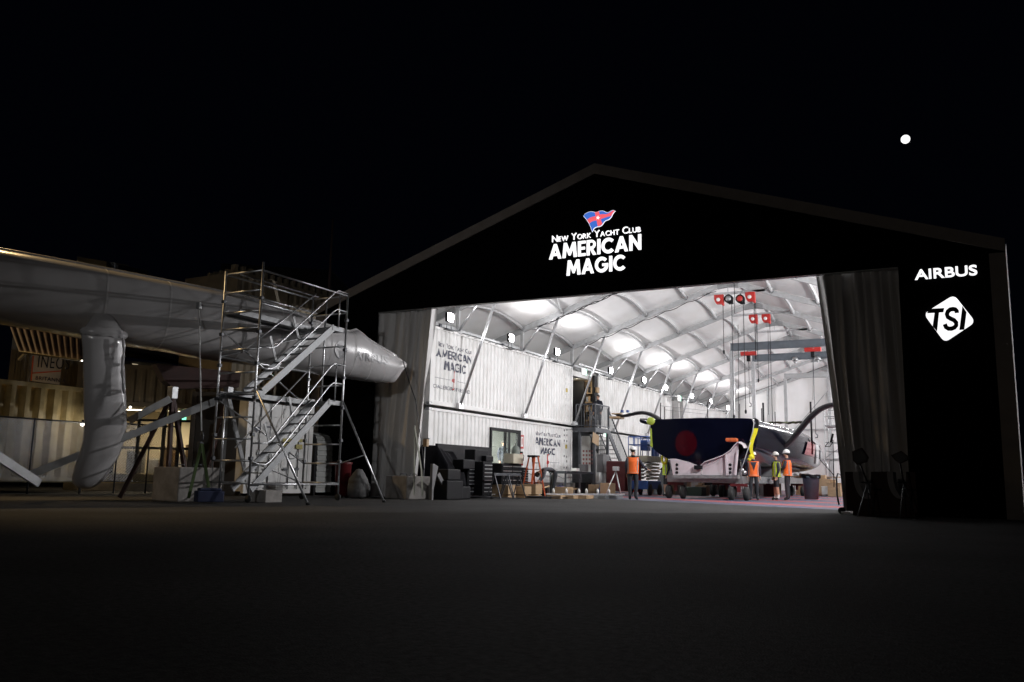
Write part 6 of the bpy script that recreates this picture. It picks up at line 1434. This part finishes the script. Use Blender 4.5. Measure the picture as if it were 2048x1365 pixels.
def ext_container(name, a, e, z0, z1, dep, m, label, doors=False, group=None, cat='shipping container', pitch=.28, cd=.036, mf=None):
    a = Vector(a); e = Vector(e); a.z = e.z = 0; mf = mf or m
    o = thing(name, label, cat, a, group); w_ = MB()
    if not doors: u, nn, L_ = cwall(w_, a, e, z0+.14, z1-.12, pitch, cd)
    else:
        u = (e-a).normalized(); L_ = (e-a).length; nn = Vector((u.y, -u.x, 0)); nn = nn if nn.dot(CAM-a) > 0 else -nn
        w_.prism([a-nn*.04+AZ*(z0+.1), e-nn*.04+AZ*(z0+.1), e-nn*.04+AZ*(z1-.1), a-nn*.04+AZ*(z1-.1)], -nn*.03)
    bk = MB(); A_, E_ = a-nn*(cd+.03), e-nn*(cd+.03)
    w_.prism([A_+AZ*(z0+.05), E_+AZ*(z0+.05), E_+AZ*(z1-.03), A_+AZ*(z1-.03)], -nn*dep)
    w_.build('wall', m, o)
    for p in (a, e-u*.14):
        b = MB(); b.prism([p+nn*.01+AZ*z0, p+u*.14+nn*.01+AZ*z0, p+u*.14+nn*.01+AZ*z1, p+nn*.01+AZ*z1], -nn*.14); b.build('corner_post', mf, o)
    for z in (z0, z1-.13):
        b = MB(); b.prism([a+u*.14+nn*.006+AZ*z, e-u*.14+nn*.006+AZ*z, e-u*.14+nn*.006+AZ*(z+.13), a+u*.14+nn*.006+AZ*(z+.13)], -nn*.1); b.build('rail', mf, o)
    return o, u, nn, L_
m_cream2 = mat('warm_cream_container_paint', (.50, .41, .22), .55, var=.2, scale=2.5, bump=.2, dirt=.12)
ca, ce = dp(-60, 960, 22.3), dp(157, 960, 25.0)
co, u, nn, L_ = ext_container('shipping_container', ca, ce, .30, 3.05, 2.3, m_cream2, 'cream corrugated container at far left behind the chain-link fence', pitch=.42, cd=.17)
# fence
def fence(p0, p1, z0, z1, label, npost):
    p0 = Vector(p0); p1 = Vector(p1); p0.z = p1.z = 0; u = (p1-p0).normalized(); L_ = (p1-p0).length; o = thing('chain_link_fence', label, 'fence', p0)
    for i in range(npost+1): b = MB(); q = p0.lerp(p1, i/npost); b.tube([q+AZ*0, q+AZ*(z1+.03)], .022, 6); b.build('fence_post', m_darksteel, o)
    b = MB(); b.tube([p0+AZ*z1, p1+AZ*z1], .022, 6); b.build('fence_rail', m_darksteel, o); b = MB(); b.tube([p0+AZ*z0, p1+AZ*z0], .012, 6); b.build('fence_rail', m_darksteel, o)
    b = MB(); s_ = .085; H_ = z1-z0; n_ = Vector((-u.y, u.x, 0)); r_ = .010
    k = -int(H_/s_)
    while k*s_ < L_:
        for sg_ in (1, -1):
            xa = k*s_ if sg_ == 1 else k*s_+H_; xb = xa+sg_*H_; za, zb_ = z0, z1
            if xa > xb: xa, xb, za, zb_ = xb, xa, zb_, za
            if xb <= 0 or xa >= L_: continue
            m_ = (zb_-za)/(xb-xa)
            if xa < 0: za -= m_*xa; xa = 0
            if xb > L_: zb_ -= m_*(xb-L_); xb = L_
            A_ = p0+u*xa+AZ*za; B_ = p0+u*xb+AZ*zb_; pd = (B_-A_).normalized().cross(n_)*r_
            b.poly([A_-pd, B_-pd, B_+pd, A_+pd])
            pd = n_*r_; b.poly([A_-pd, B_-pd, B_+pd, A_+pd])
        k += 1
    b.build('wire_mesh', m_steel, o)
    return o
fence(dp(-60, 960, 21.2), dp(160, 960, 24.0), .34, 1.98, 'chain-link fence in front of the cream container', 2)
fence(dp(162, 960, 24.05), dp(352, 960, 26.2), .34, 2.02, 'chain-link fence in front of the lit room windows', 3)
# lit room behind
m_warmwall = mat('warm_room_wall', (.62, .55, .40), .7, var=.1)
ra_, re_ = dp(165, 960, 27.5), dp(372, 960, 27.8); ra_.z = re_.z = 0; u = (re_-ra_).normalized(); bn_ = Vector((-u.y, u.x, 0))
if bn_.dot(CAM-ra_) > 0: bn_ = -bn_
rm = thing('lit_room', 'warmly lit room with dark window frames seen behind the fence', 'building', ra_)
LR = (re_-ra_).length
def slab(nm_, pts, off, m, par): b = MB(); b.prism(pts, off); return b.build(nm_, m, par)
def RP(s_, z, d=0): return ra_+u*s_+AZ*z+bn_*d
slab('back_wall', [RP(-.5, .3, 3), RP(LR+.3, .3, 3), RP(LR+.3, 3, 3), RP(-.5, 3, 3)], bn_*.1, m_warmwall, rm)
slab('floor_slab', [RP(-.5, .25, -.2), RP(LR+.3, .25, -.2), RP(LR+.3, .25, 3.1), RP(-.5, .25, 3.1)], AZ*-.24, m_concrete, rm)
slab('ceiling', [RP(-.5, 2.75, -.1), RP(LR+.3, 2.75, -.1), RP(LR+.3, 2.75, 3.1), RP(-.5, 2.75, 3.1)], AZ*.15, m_warmwall, rm)
for s_ in (0, .8, 1.55, 2.35, LR-.4): slab('window_frame', [RP(s_, .3, 0), RP(s_+.1, .3, 0), RP(s_+.1, 2.6, 0), RP(s_, 2.6, 0)], bn_*.08, m_blk, rm)
for z in (1.35, 2.25): slab('window_bar', [RP(0, z, -.01), RP(LR, z, -.01), RP(LR, z+.08, -.01), RP(0, z+.08, -.01)], bn_*.06, m_blk, rm)
slab('sill_wall', [RP(-.5, .25, -.02), RP(LR+.3, .25, -.02), RP(LR+.3, .55, -.02), RP(-.5, .55, -.02)], bn_*.09, m_cream, rm)
for i, (s_, w_, h_, m_) in enumerate(((.9, .5, .75, m_greypaint), (1.6, .35, .5, m_white), (2.0, .4, .9, m_wood), (2.6, .6, .6, m_white), (2.8, .4, 1.0, m_card))):
    b = MB(); b.box((0, 0, 0), (w_, .4, h_), .02); o_ = RP(s_, .56, 1.2); b.v = [tuple(o_+u*v[0]+bn_*v[1]+AZ*v[2]) for v in b.v]
    tag(b.build('stored_box', m_, loc=tuple(o_)), ['grey box on the lit room floor, leftmost', 'small white box beside the grey one in the lit room', 'pale wooden box in the middle of the lit room', 'white box at the right side of the lit room', 'tall cardboard box at the far right of the lit room'][i], 'box', 'boxes inside the lit room')
m_warmlit = mat('lit_warm_tube', (1, 1, 1), var=0, emit=(1, .85, .6), es=5)
for s_ in (.6, 2.2): slab('ceiling_lamp', [RP(s_, 2.70, 1), RP(s_+1, 2.70, 1), RP(s_+1, 2.70, 1.15), RP(s_, 2.70, 1.15)], AZ*-.03, m_warmlit, rm)
l_ = RP(1.6, 2.5, 1.4); lamp('room_lamp', 'AREA', l_, 75, (1, .83, .58), 1.2, target=l_-AZ)
pz_ = dp(297, 835, 27.9); slab('exit_panel', [RP(2.35, 2.35, 1.9), RP(2.55, 2.35, 1.9), RP(2.55, 2.6, 1.9), RP(2.35, 2.6, 1.9)], bn_*.03, m_exit, rm)
# round wall lamp glow left of the leg
q = dp(167, 849, 24.6); wl = thing('wall_lamp', 'small bright wall lamp just left of the wrapped foil arm', 'lamp', q); b = MB(); b.sphere(q, .09, 12, 8, (1.3, 1, .6)); b.build('lamp_globe', mat('lit_wall_lamp', (1, 1, 1), var=0, emit=(1, .93, .8), es=7), wl); b = MB(); b.box(q+Vector((-.04, -.04, .05)), q+Vector((.04, .1, .12))); b.build('bracket', m_blk, wl)
lamp('wall_lamp_light', 'POINT', q+Vector((.1, -.1, -.2)), 14, (1, .9, .75), .08)
q = dp(260.5, 815, 24.6); wl = thing('ceiling_spot', 'tiny bright ceiling spot above the lit room', 'lamp', q); b = MB(); b.sphere(q, .035, 10, 6); b.build('lamp_globe', MATS['lit_wall_lamp'], wl); b = MB(); b.box(q+Vector((-.03, -.03, .03)), q+Vector((.03, .03, .08))); b.build('bracket', m_blk, wl)
q = dp(162, 722, 23.0); wl = thing('awning_spot', 'tiny bright lamp at the tip of the dark awning', 'lamp', q); b = MB(); b.sphere(q, .035, 10, 6, (2, 1, .7)); b.build('lamp_globe', MATS['lit_wall_lamp'], wl); b = MB(); b.box(q+Vector((-.03, -.03, .03)), q+Vector((.03, .03, .08))); b.build('bracket', m_blk, wl)
# canopy soffit + cream upper stack
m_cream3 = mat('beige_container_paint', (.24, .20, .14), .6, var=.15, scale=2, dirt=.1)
ua, ue = dp(225, 800, 26.3), dp(455, 800, 27.6)
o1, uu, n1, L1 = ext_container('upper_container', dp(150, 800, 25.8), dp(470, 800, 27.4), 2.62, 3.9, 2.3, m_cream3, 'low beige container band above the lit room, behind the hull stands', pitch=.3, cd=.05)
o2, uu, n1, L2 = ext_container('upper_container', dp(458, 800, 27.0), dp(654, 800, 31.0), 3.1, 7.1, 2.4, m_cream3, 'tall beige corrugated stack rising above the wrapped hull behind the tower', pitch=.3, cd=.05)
b = MB(); a = Vector((dp(452, 800, 27.0).x, dp(452, 800, 27.0).y, 0)); 
for k in range(26):
    p = a+uu*(k*.33); b.prism([p+AZ*7.05, p+uu*.12+AZ*7.05, p+uu*.12+AZ*7.32, p+AZ*7.32], -n1*.2)
b.prism([a+AZ*7.04-n1*.01, a+uu*8.4+AZ*7.04-n1*.01, a+uu*8.4+AZ*7.14-n1*.01, a+AZ*7.14-n1*.01], -n1*.15)
b.build('toothed_parapet', m_cream3, o2)
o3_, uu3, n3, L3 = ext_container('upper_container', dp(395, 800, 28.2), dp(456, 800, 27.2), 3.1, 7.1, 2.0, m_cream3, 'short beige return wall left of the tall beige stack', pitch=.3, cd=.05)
b = MB(); a = Vector((dp(395, 800, 28.2).x, dp(395, 800, 28.2).y, 0))
for k in range(int(L3/.3)): p = a+uu3*(k*.33); b.prism([p+AZ*7.05, p+uu3*.12+AZ*7.05, p+uu3*.12+AZ*7.28, p+AZ*7.28], -n3*.2)
b.build('parapet_teeth', m_cream3, o3_)
# dark building and pole behind
m_dkwall = mat('dark_grey_cladding', (.045, .043, .042), .7, var=.15)
a = dp(440, 560, 40); e = dp(664, 545, 44); b = MB(); a.z = e.z = 0
zt = dp(655, 545, 44).z; bb_ = thing('dark_building', 'dark flat-roofed building standing behind the beige stack', 'building', a); b.prism([a, e, e+AZ*zt, a+AZ*(zt-.7)], Vector((-3, 6, 0))); b.build('wall', m_dkwall, bb_); b = MB(); b.prism([a+AZ*(zt-.7), e+AZ*zt, e+AZ*(zt+.12), a+AZ*(zt-.58)], Vector((-3, 6, 0))); b.build('roof_edge', m_darksteel, bb_)
p0 = dp(655, 640, 36); p1 = dp(668, 430, 36); b = MB(); p1.x, p1.y = p0.x, p0.y; b.tube([(p0.x, p0.y, 0), (p0.x, p0.y, 6), p1], .07, 8, rr=[.1, .08, .04]); tag(b.build('flag_pole', mat('reddish_pole', (.16, .10, .09), .6), loc=(p0.x, p0.y, 0)), 'tall thin pole rising behind the stair tower', 'pole')
# white louvred roof box behind the hull, top left
a = dp(150, 560, 30); e = dp(330, 560, 33); a.z = e.z = 0; z1 = dp(185, 513, 30.5).z
lb = thing('roof_unit', 'low pale roof unit with dark louvres peeking over the wrapped hull', 'roof unit', a); uv = (e-a).normalized(); b = MB(); b.prism([a+AZ*5, a+uv*1.9+AZ*5, a+uv*1.9+AZ*z1, a+AZ*(z1-.1)], Vector((-1.5, 3, 0))); b.build('casing', m_cream, lb)
for k in range(12): b = MB(); p = a+uv*(1.2+k*.14); b.prism([p+AZ*(z1-.6), p+uv*.05+AZ*(z1-.6), p+uv*.05+AZ*(z1-.05), p+AZ*(z1-.05)], Vector((.05, -.15, 0))); b.build('louvre', m_darksteel, lb)
b = MB(); b.prism([a+uv*1.95+AZ*5, e+AZ*5, e+AZ*(z1-.35), a+uv*1.95+AZ*(z1-.05)], Vector((-1.5, 3, 0))); b.build('dark_casing', m_dkwall, lb)
# awning with board and sign
m_awn = mat('brown_corrugated_awning', (.10, .065, .045), .7, var=.2)
aw = thing('awning', 'dark corrugated awning projecting under the wrapped hull at far left', 'awning', dp(60, 720, 23)); aw.location.z = 0
g_ = MB(); pa, pb_ = dp(15, 640, 24.5), dp(165, 665, 25.5); pc_, pd_ = dp(38, 704, 22.2), dp(165, 722, 23)
def awf(u_, v_): 
    p = pa.lerp(pb_, u_).lerp(pc_.lerp(pd_, u_), v_); return p+AZ*.03*math.sin(u_*2*PI*11)
g_.grid(awf, 110, 2); g_.build('roof_sheet', m_awn, aw, fix=False)
b = MB(); b.tube([pc_, pd_], .03, 6); b.build('edge_tube', m_cream, aw); b = MB(); b.bar(dp(38, 720, 22.4), dp(52, 706, 22.3), .06); b.build('bracket', m_cream, aw)
ga, ge = dp(18, 740, 25.6), dp(165, 740, 26.4)
go, gu, gn, gL = ext_container('grey_cabin', ga, ge, 3.1, 5.4, 2, mat('grey_cabin_paint', (.11, .105, .09), .6), 'dim grey corrugated cabin wall carrying the red-lined sign', pitch=.16, cd=.03, cat='cabin')
sgp = thing('team_board', 'white sign board with black letters and a red line, partly hidden by the awning', 'sign', dp(95, 740, 25.2))
m_board = mat('white_sign_board', (.50, .47, .40), .6, var=.05)
def SB(px, py, o=0): return dp(px, py, 25.25+(px-60)*.008-o)
b = MB(); b.prism([SB(66, 690), SB(127, 696), SB(119, 770), SB(61, 762)], ray(90, 730)*.05); b.build('board', m_board, sgp)
def on_board(txt, p0, p1, hpx, m, bold=0, nm_='lettering'):
    vs, fs, bb = glyphs(txt, bold, False, 1.1); mb = MB(); V = [SB(p0[0]+(p1[0]-p0[0])*(v.x-bb[0])/(bb[1]-bb[0])+.12*hpx*(v.y-bb[2])/(bb[3]-bb[2]), p0[1]+(p1[1]-p0[1])*(v.x-bb[0])/(bb[1]-bb[0])-hpx*(v.y-bb[2])/(bb[3]-bb[2]), .012) for v in vs]
    mb.mesh(V, fs); return mb.build(nm_, m, sgp, fix=False)
on_board('INEOS', (75, 735), (138, 740), 24, m_blkletter, bold=.0)
on_board('BRITANNIA', (71, 759.5), (131, 766), 7.5, m_letter, .01)
b = MB(); b.prism([SB(64, 745.5, .012), SB(122, 741.5, .012), SB(122, 743.7, .012), SB(64, 748, .012)], -ray(90, 740)*.004); b.build('red_line', mat('orange_red_line', (.6, .1, .03), .5), sgp)
b = MB(); b.prism([SB(65.5, 712, .012), SB(68, 712, .012), SB(63.5, 762, .012), SB(61.3, 762, .012)], -ray(90, 740)*.004); b.build('red_edge', MATS['orange_red_line'], sgp)
# lit louvre strip under the hull
lv = thing('lit_skylight', 'row of warm lit roof slots seen under the wrapped hull', 'skylight', dp(300, 740, 29))
sl_ = [((264, 727), (276, 729), (277, 741), (268, 738)), ((280, 733), (300, 735), (304, 743), (283, 742)), ((307, 736), (322, 737), (325, 744), (312, 744)), ((328, 736), (338, 737), (330, 741), (326, 741))]
for k, q_ in enumerate(sl_): b = MB(); b.prism([dp(x, y, 29) for x, y in q_], ray(300, 740)*.05); b.build('lit_slot', mat('dim_warm_lit_panel', (.5, .4, .25), var=0, emit=(.55, .46, .30), es=.62), lv)
b = MB(); b.prism([dp(250, 722, 29.1), dp(345, 728, 29.1), dp(338, 748, 29.1), dp(250, 745, 29.1)], ray(300, 740)*.05); b.build('slot_frame', m_dkwall, lv)
# grey container, white container with door end, shed
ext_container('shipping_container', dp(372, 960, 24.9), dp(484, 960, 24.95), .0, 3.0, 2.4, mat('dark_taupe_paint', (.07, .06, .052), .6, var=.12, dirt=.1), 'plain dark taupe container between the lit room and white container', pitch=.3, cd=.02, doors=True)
wc, u, nn, L_ = ext_container('shipping_container', dp(486, 975, 24.6), dp(620, 975, 26.2), .08, 2.95, .9, m_white, 'white container door end with hazard diamonds behind the stair tower', doors=True)
def WP(s_, z, o=.0): a = dp(486, 975, 24.6); a.z = 0; return a+u*s_+AZ*z+nn*o
for s0, s1 in ((.15, L_/2-.01), (L_/2+.01, L_-.15)):
    b = MB(); b.prism([WP(s0, .24, -.03), WP(s1, .24, -.03), WP(s1, 2.8, -.03), WP(s0, 2.8, -.03)], nn*.02); dl_ = b.build('door_leaf', m_white, wc)
    for k in range(5): z = .35+k*.49; b = MB(); b.prism([WP(s0+.06, z, -.008), WP(s1-.06, z, -.008), WP(s1-.06, z+.28, -.008), WP(s0+.06, z+.28, -.008)], nn*.018); sub(b, 'door_rib', m_white, dl_, wc)
for s_ in (.42, .75, L_/2+.30, L_/2+.62):
    b = MB(); b.tube([WP(s_, .2, .035), WP(s_, 2.85, .035)], .018, 6)
    for z in (.3, 1.2, 2.7): b.prism([WP(s_-.05, z, .0), WP(s_+.05, z, .0), WP(s_+.05, z+.08, .0), WP(s_-.05, z+.08, .0)], nn*.03)
    b.tube([WP(s_, 1.1, .05), WP(s_+.18, 1.12, .06)], .012, 6); b.build('lock_rod', m_steel, wc)
def WPX(px, py, o=.03):
    d = ray(px, py); a = WP(0, 0, o); t = (a-CAM).dot(nn)/d.dot(nn); return CAM+d*t
for (px, py) in ((514, 853), (537, 856)):
    b = MB(); b.prism([WPX(px, py-13), WPX(px+11, py), WPX(px, py+13), WPX(px-11, py)], nn*.004); d0 = b.build('hazard_diamond', mat('diamond_white', (.6, .6, .6), .5, var=0), wc)
    b = MB(); b.prism([WPX(px+9, py+1, .036), WPX(px, py+12, .036), WPX(px-9, py+1, .036)] if px == 514 else [WPX(px-5, py-3, .036), WPX(px+6, py-3, .036), WPX(px+6, py, .036), WPX(px-5, py, .036)], nn*.003); sub(b, 'diamond_mark', m_letter, d0, wc)
def wtext(txt, p0, p1, hpx, m):
    vs, fs, bb = glyphs(txt, .01, False, 1.0); mb = MB(); mb.mesh([WPX(p0[0]+(p1[0]-p0[0])*(v.x-bb[0])/(bb[1]-bb[0]), p0[1]+(p1[1]-p0[1])*(v.x-bb[0])/(bb[1]-bb[0])-hpx*(v.y-bb[2])/(bb[3]-bb[2]), .052) for v in vs], fs); mb.build('lettering', m, wc, fix=False)
wtext('NZLU', (578, 848), (591, 849), 6, m_letter); wtext('0248', (594, 850), (606, 851), 6, m_letter)
m_yl = mat('yellow_label', (.42, .37, .12), .6)
for (x0, y0, x1, y1) in ((566, 877, 584, 884), (566, 886, 584, 893), (592, 878, 605, 884), (592, 889, 605, 898)): b = MB(); b.prism([WPX(x0, y0, .05), WPX(x1, y0+1, .05), WPX(x1, y1+1, .05), WPX(x0, y1, .05)], nn*.003); b.build('label_plate', m_yl, wc)
for px in (507, 532, 571, 593):
    b = MB(); b.prism([WPX(px-5, 936, .05), WPX(px+5, 937, .05), WPX(px+4, 941, .05), WPX(px-3, 941, .05)], nn*.003); b.build('palm_mark', m_darksteel, wc)
# small corrugated shed with rounded roof
sh = thing('garden_shed', 'small pale corrugated shed with rounded roof behind the tower', 'shed', dp(660, 985, 27)); sh.location.z = 0
a = dp(626, 985, 26.5); e = dp(708, 985, 27.8); a.z = e.z = 0; u = (e-a).normalized(); nb = Vector((-u.y, u.x, 0)); nb = -nb if nb.dot(CAM-a) > 0 else nb; Ls = (e-a).length
def shf(t, v):
    w_ = .95; pr = [(0, 1.3), (0, 1.62), (.06, 1.82), (.2, 1.95), (.5, 2.02), (.8, 2.03)]; k = v*5; i = min(4, int(k)); f_ = k-i
    y = pr[i][0]*(1-f_)+pr[i+1][0]*f_; z = pr[i][1]*(1-f_)+pr[i+1][1]*f_
    return a+u*(.1+t*(Ls-.2))+nb*(y-.02+.012*(i % 2))+AZ*z
b = MB(); 
prz = [(0, .1), (0, .25), (0, .42), (0, .58), (0, .75), (0, .92), (0, 1.08), (0, 1.24), (0, 1.40), (.0, 1.56), (.05, 1.72), (.14, 1.85), (.3, 1.94), (.55, 1.99)]
for (y0, z0), (y1, z1) in zip(prz, prz[1:]):
    b.poly([a+u*.08+nb*(y0-.025)+AZ*z0, e-u*.06+nb*(y0-.025)+AZ*z0, e-u*.06+nb*y1+AZ*(z1-.01), a+u*.08+nb*y1+AZ*(z1-.01)]); b.poly([a+u*.08+nb*y1+AZ*(z1-.01), e-u*.06+nb*y1+AZ*(z1-.01), e-u*.06+nb*(y1-.025)+AZ*z1, a+u*.08+nb*(y1-.025)+AZ*z1])
b.build('ribbed_shell', mat('pale_grey_sheet', (.34, .35, .34), .45, var=.1), sh)
for p in (a, e-u*.06): b = MB(); b.prism([p, p+nb*.02+AZ*1.6, p+nb*.16+AZ*1.9, p+nb*.6+AZ*2.04, p+nb*1.8+AZ*2.04, p+nb*1.8], u*.06); b.build('end_panel', m_blk, sh)
q = dp(684, 990, 24.8); q.z = 0
rbn = thing('red_drum', 'dark red drum-like bin beside the right leg of the stair tower', 'bin', q); b = MB(); b.lathe(q, [(.001, .05), (.2, .06), (.24, .95), (.26, .97), (.26, 1.02), (.001, 1.04)], 18); b.box(q+Vector((-.3, -.28, .92)), q+Vector((-.05, .1, 1.02)), .01); b.build('bin_body', m_dred, rbn)
for sy in (-.15, .15): b = MB(); b.lathe(q+Vector((.05, sy, .07)), [(.001, -.03), (.07, -.03), (.07, .03), (.001, .03)], 12, 'Y'); b.build('wheel', m_rubber, rbn)
q = dp(716, 992, 24.6); q.z = 0; b = MB()  # lumpy shape stands in for a motion-blurred crouching person
b.loft([[q+Vector((r_*math.cos(2*PI*k/16)*(1+.12*math.sin(3*k+i)), r_*math.sin(2*PI*k/16)*(1+.1*math.sin(2*k+i*2)), z_)) for k in range(16)] for i, (r_, z_) in enumerate(((.15, 0), (.3, .05), (.32, .3), (.26, .55), (.16, .72), (.09, .82), (.03, .84)))])
tag(b.build('blurred_figure', mat('blurred_figure_grey', (.10, .10, .10), .9, var=.3, bump=.5), loc=tuple(q)), 'dim grey sack standing for a blurred crouching person right of the red drum', 'lump')
# clamp lamp on left curtain edge, cable
q = at(853, 887, Y=YF-.1); o = thing('clamp_lamp', 'small clamp lamp fixed at the inner edge of the left curtain', 'lamp', q); b = MB(); b.box(q+Vector((-.08, -.08, -.1)), q+Vector((.06, .05, .12)), .02); b.build('lamp_head', m_wood, o); b = MB(); b.tube([q+Vector((-.08, .05, .15)), (q.x-.1, q.y+.05, 0)], .016, 6); b.box(q+Vector((-.1, -.02, .12)), q+Vector((.1, .03, .15))); b.build('stand', m_steel, o)

# ------------------------------------------------------------ exterior, right: cradle boards, lamp tripods
YR = 1.3
def rp_(px, py, y=YR): return at(px, py, Y=y)
cb_ = thing('wooden_cradle', 'dark red-brown wooden cradle with two round cut-outs in front of the right curtain', 'cradle', rp_(1760, 1025)); cb_.location.z = 0
zg = .02
def arc(c0, c1, n_=12): 
    "quarter-round cut from top point c0 down to low point c1"
    return [(c0[0]+(c1[0]-c0[0])*(1-math.cos(PI/2*k/n_)), c0[1]+(c1[1]-c0[1])*math.sin(PI/2*k/n_)) for k in range(n_+1)]
m_brn = mat('dark_red_brown_board', (.045, .018, .014), .75, var=.3, scale=3)
m_pale = mat('pale_padding', (.34, .33, .33), .7, var=.1)
def plate(poly, y, dy=.06): b = MB(); b.prism([Vector((at(px, py, Y=y).x, y, max(.01, at(px, py, Y=y).z))) for px, py in poly], (0, dy, 0)); return b
ar1 = arc((1706, 944), (1732, 998)); ar2 = arc((1774, 944), (1800, 998))
plate([(1690, 944), (1706, 944)]+ar1+[(1742, 998), (1742, 944), (1774, 944)]+ar2+[(1812, 998), (1812, 944), (1830, 944), (1836, 1026), (1694, 1022)], YR).build('end_board', m_brn, cb_)
for ar in (ar1, ar2):
    b = MB(); L_ = [[Vector((at(px, py, Y=YR).x+dx, YR+dy, at(px, py, Y=YR).z)) for dx, dy in ((0, -.03), (.12, -.03), (.12, .9), (0, .9))] for px, py in ar]; b.loft(L_, smooth=False); b.build('padding', m_pale, cb_)
plate([(1700, 960), (1742, 990), (1812, 990), (1830, 960), (1836, 1022), (1700, 1018)], YR+.9).build('end_board', m_brn, cb_)
b = MB(); a = rp_(1705, 1018); b.box((a.x, YR+.06, .01), (rp_(1828, 1018).x, YR+.9, .2)); b.build('base_board', m_brn, cb_)
def tripod_lamp(hp, pole, feet, head, label, y):
    o = thing('tripod_lamp', label, 'tripod lamp', at(*pole, Y=y), 'unlit tripod work lamps'); o.location.z = 0
    c = at(*hp, Y=y); P = at(*pole, Y=y)
    b = MB(); b.prism([at(x, z, Y=y) for x, z in head], (0, .12, 0)); hh = b.build('lamp_head', mat('dark_red_grey_lamp', (.04, .015, .015), .6), o)
    b = MB(); cx_ = sum(p[0] for p in head)/len(head); cy_ = sum(p[1] for p in head)/len(head); b.prism([at(cx_+(x-cx_)*.8, cy_+(z-cy_)*.8, Y=y-.01) for x, z in head], (0, -.01, 0)); sub(b, 'lamp_glass', mat('unlit_lamp_glass', (.06, .06, .065), .2), hh, o)
    b = MB(); b.tube([at(hp[0], hp[1]+14, Y=y+.05), P], .018, 6); b.box(P+Vector((-.12, -.02, -.02)), P+Vector((.1, .03, .01))); b.build('pole', m_blk, o)
    for k, f_ in enumerate(feet):
        q = at(*f_, Y=y+(-.25, .25, .4)[k]); q.z = .015; b = MB(); b.tube([P, q], .012, 6); b.build('leg', m_steel if k == 0 else m_darksteel, o)
tripod_lamp((1719, 912), (1735, 965), ((1715, 1034), (1752, 1028), (1738, 1025)), [(1704, 903), (1724, 896), (1737, 915), (1734, 924), (1714, 930), (1706, 922)], 'left unlit tripod lamp in front of the cradle', .7)
tripod_lamp((1800, 913), (1807, 965), ((1800, 1035), (1832, 1030), (1812, 1026)), [(1782, 911), (1802, 902), (1818, 914), (1817, 920), (1800, 928), (1790, 921)], 'right unlit tripod lamp against the black facade', .7)
cf_ = thing('curtain_trolley', 'thin wheeled frame at the foot of the right curtain', 'frame', at(1678, 1012, Y=2.2)); cf_.location.z = 0
b = MB(); pts = [at(1678, 1010, Y=2.2), at(1674, 990, Y=2.2), at(1673, 955, Y=2.2), at(1676, 947, Y=2.2), at(1682, 950, Y=2.2), at(1688, 985, Y=2.2)]; b.tube(pts, .02, 6); b.build('tube_frame', m_steel, cf_)
b = MB(); q = at(1683, 1010, Y=2.1); b.lathe((q.x, q.y, .08), [(.001, -.03), (.08, -.03), (.08, .03), (.001, .03)], 14, 'Y'); b.build('castor', m_rubber, cf_); b = MB(); q2 = at(1700, 1018, Y=2.0); b.box((q.x, 1.95, .02), (q2.x, 2.05, .06)); b.build('base_bar', m_white, cf_)
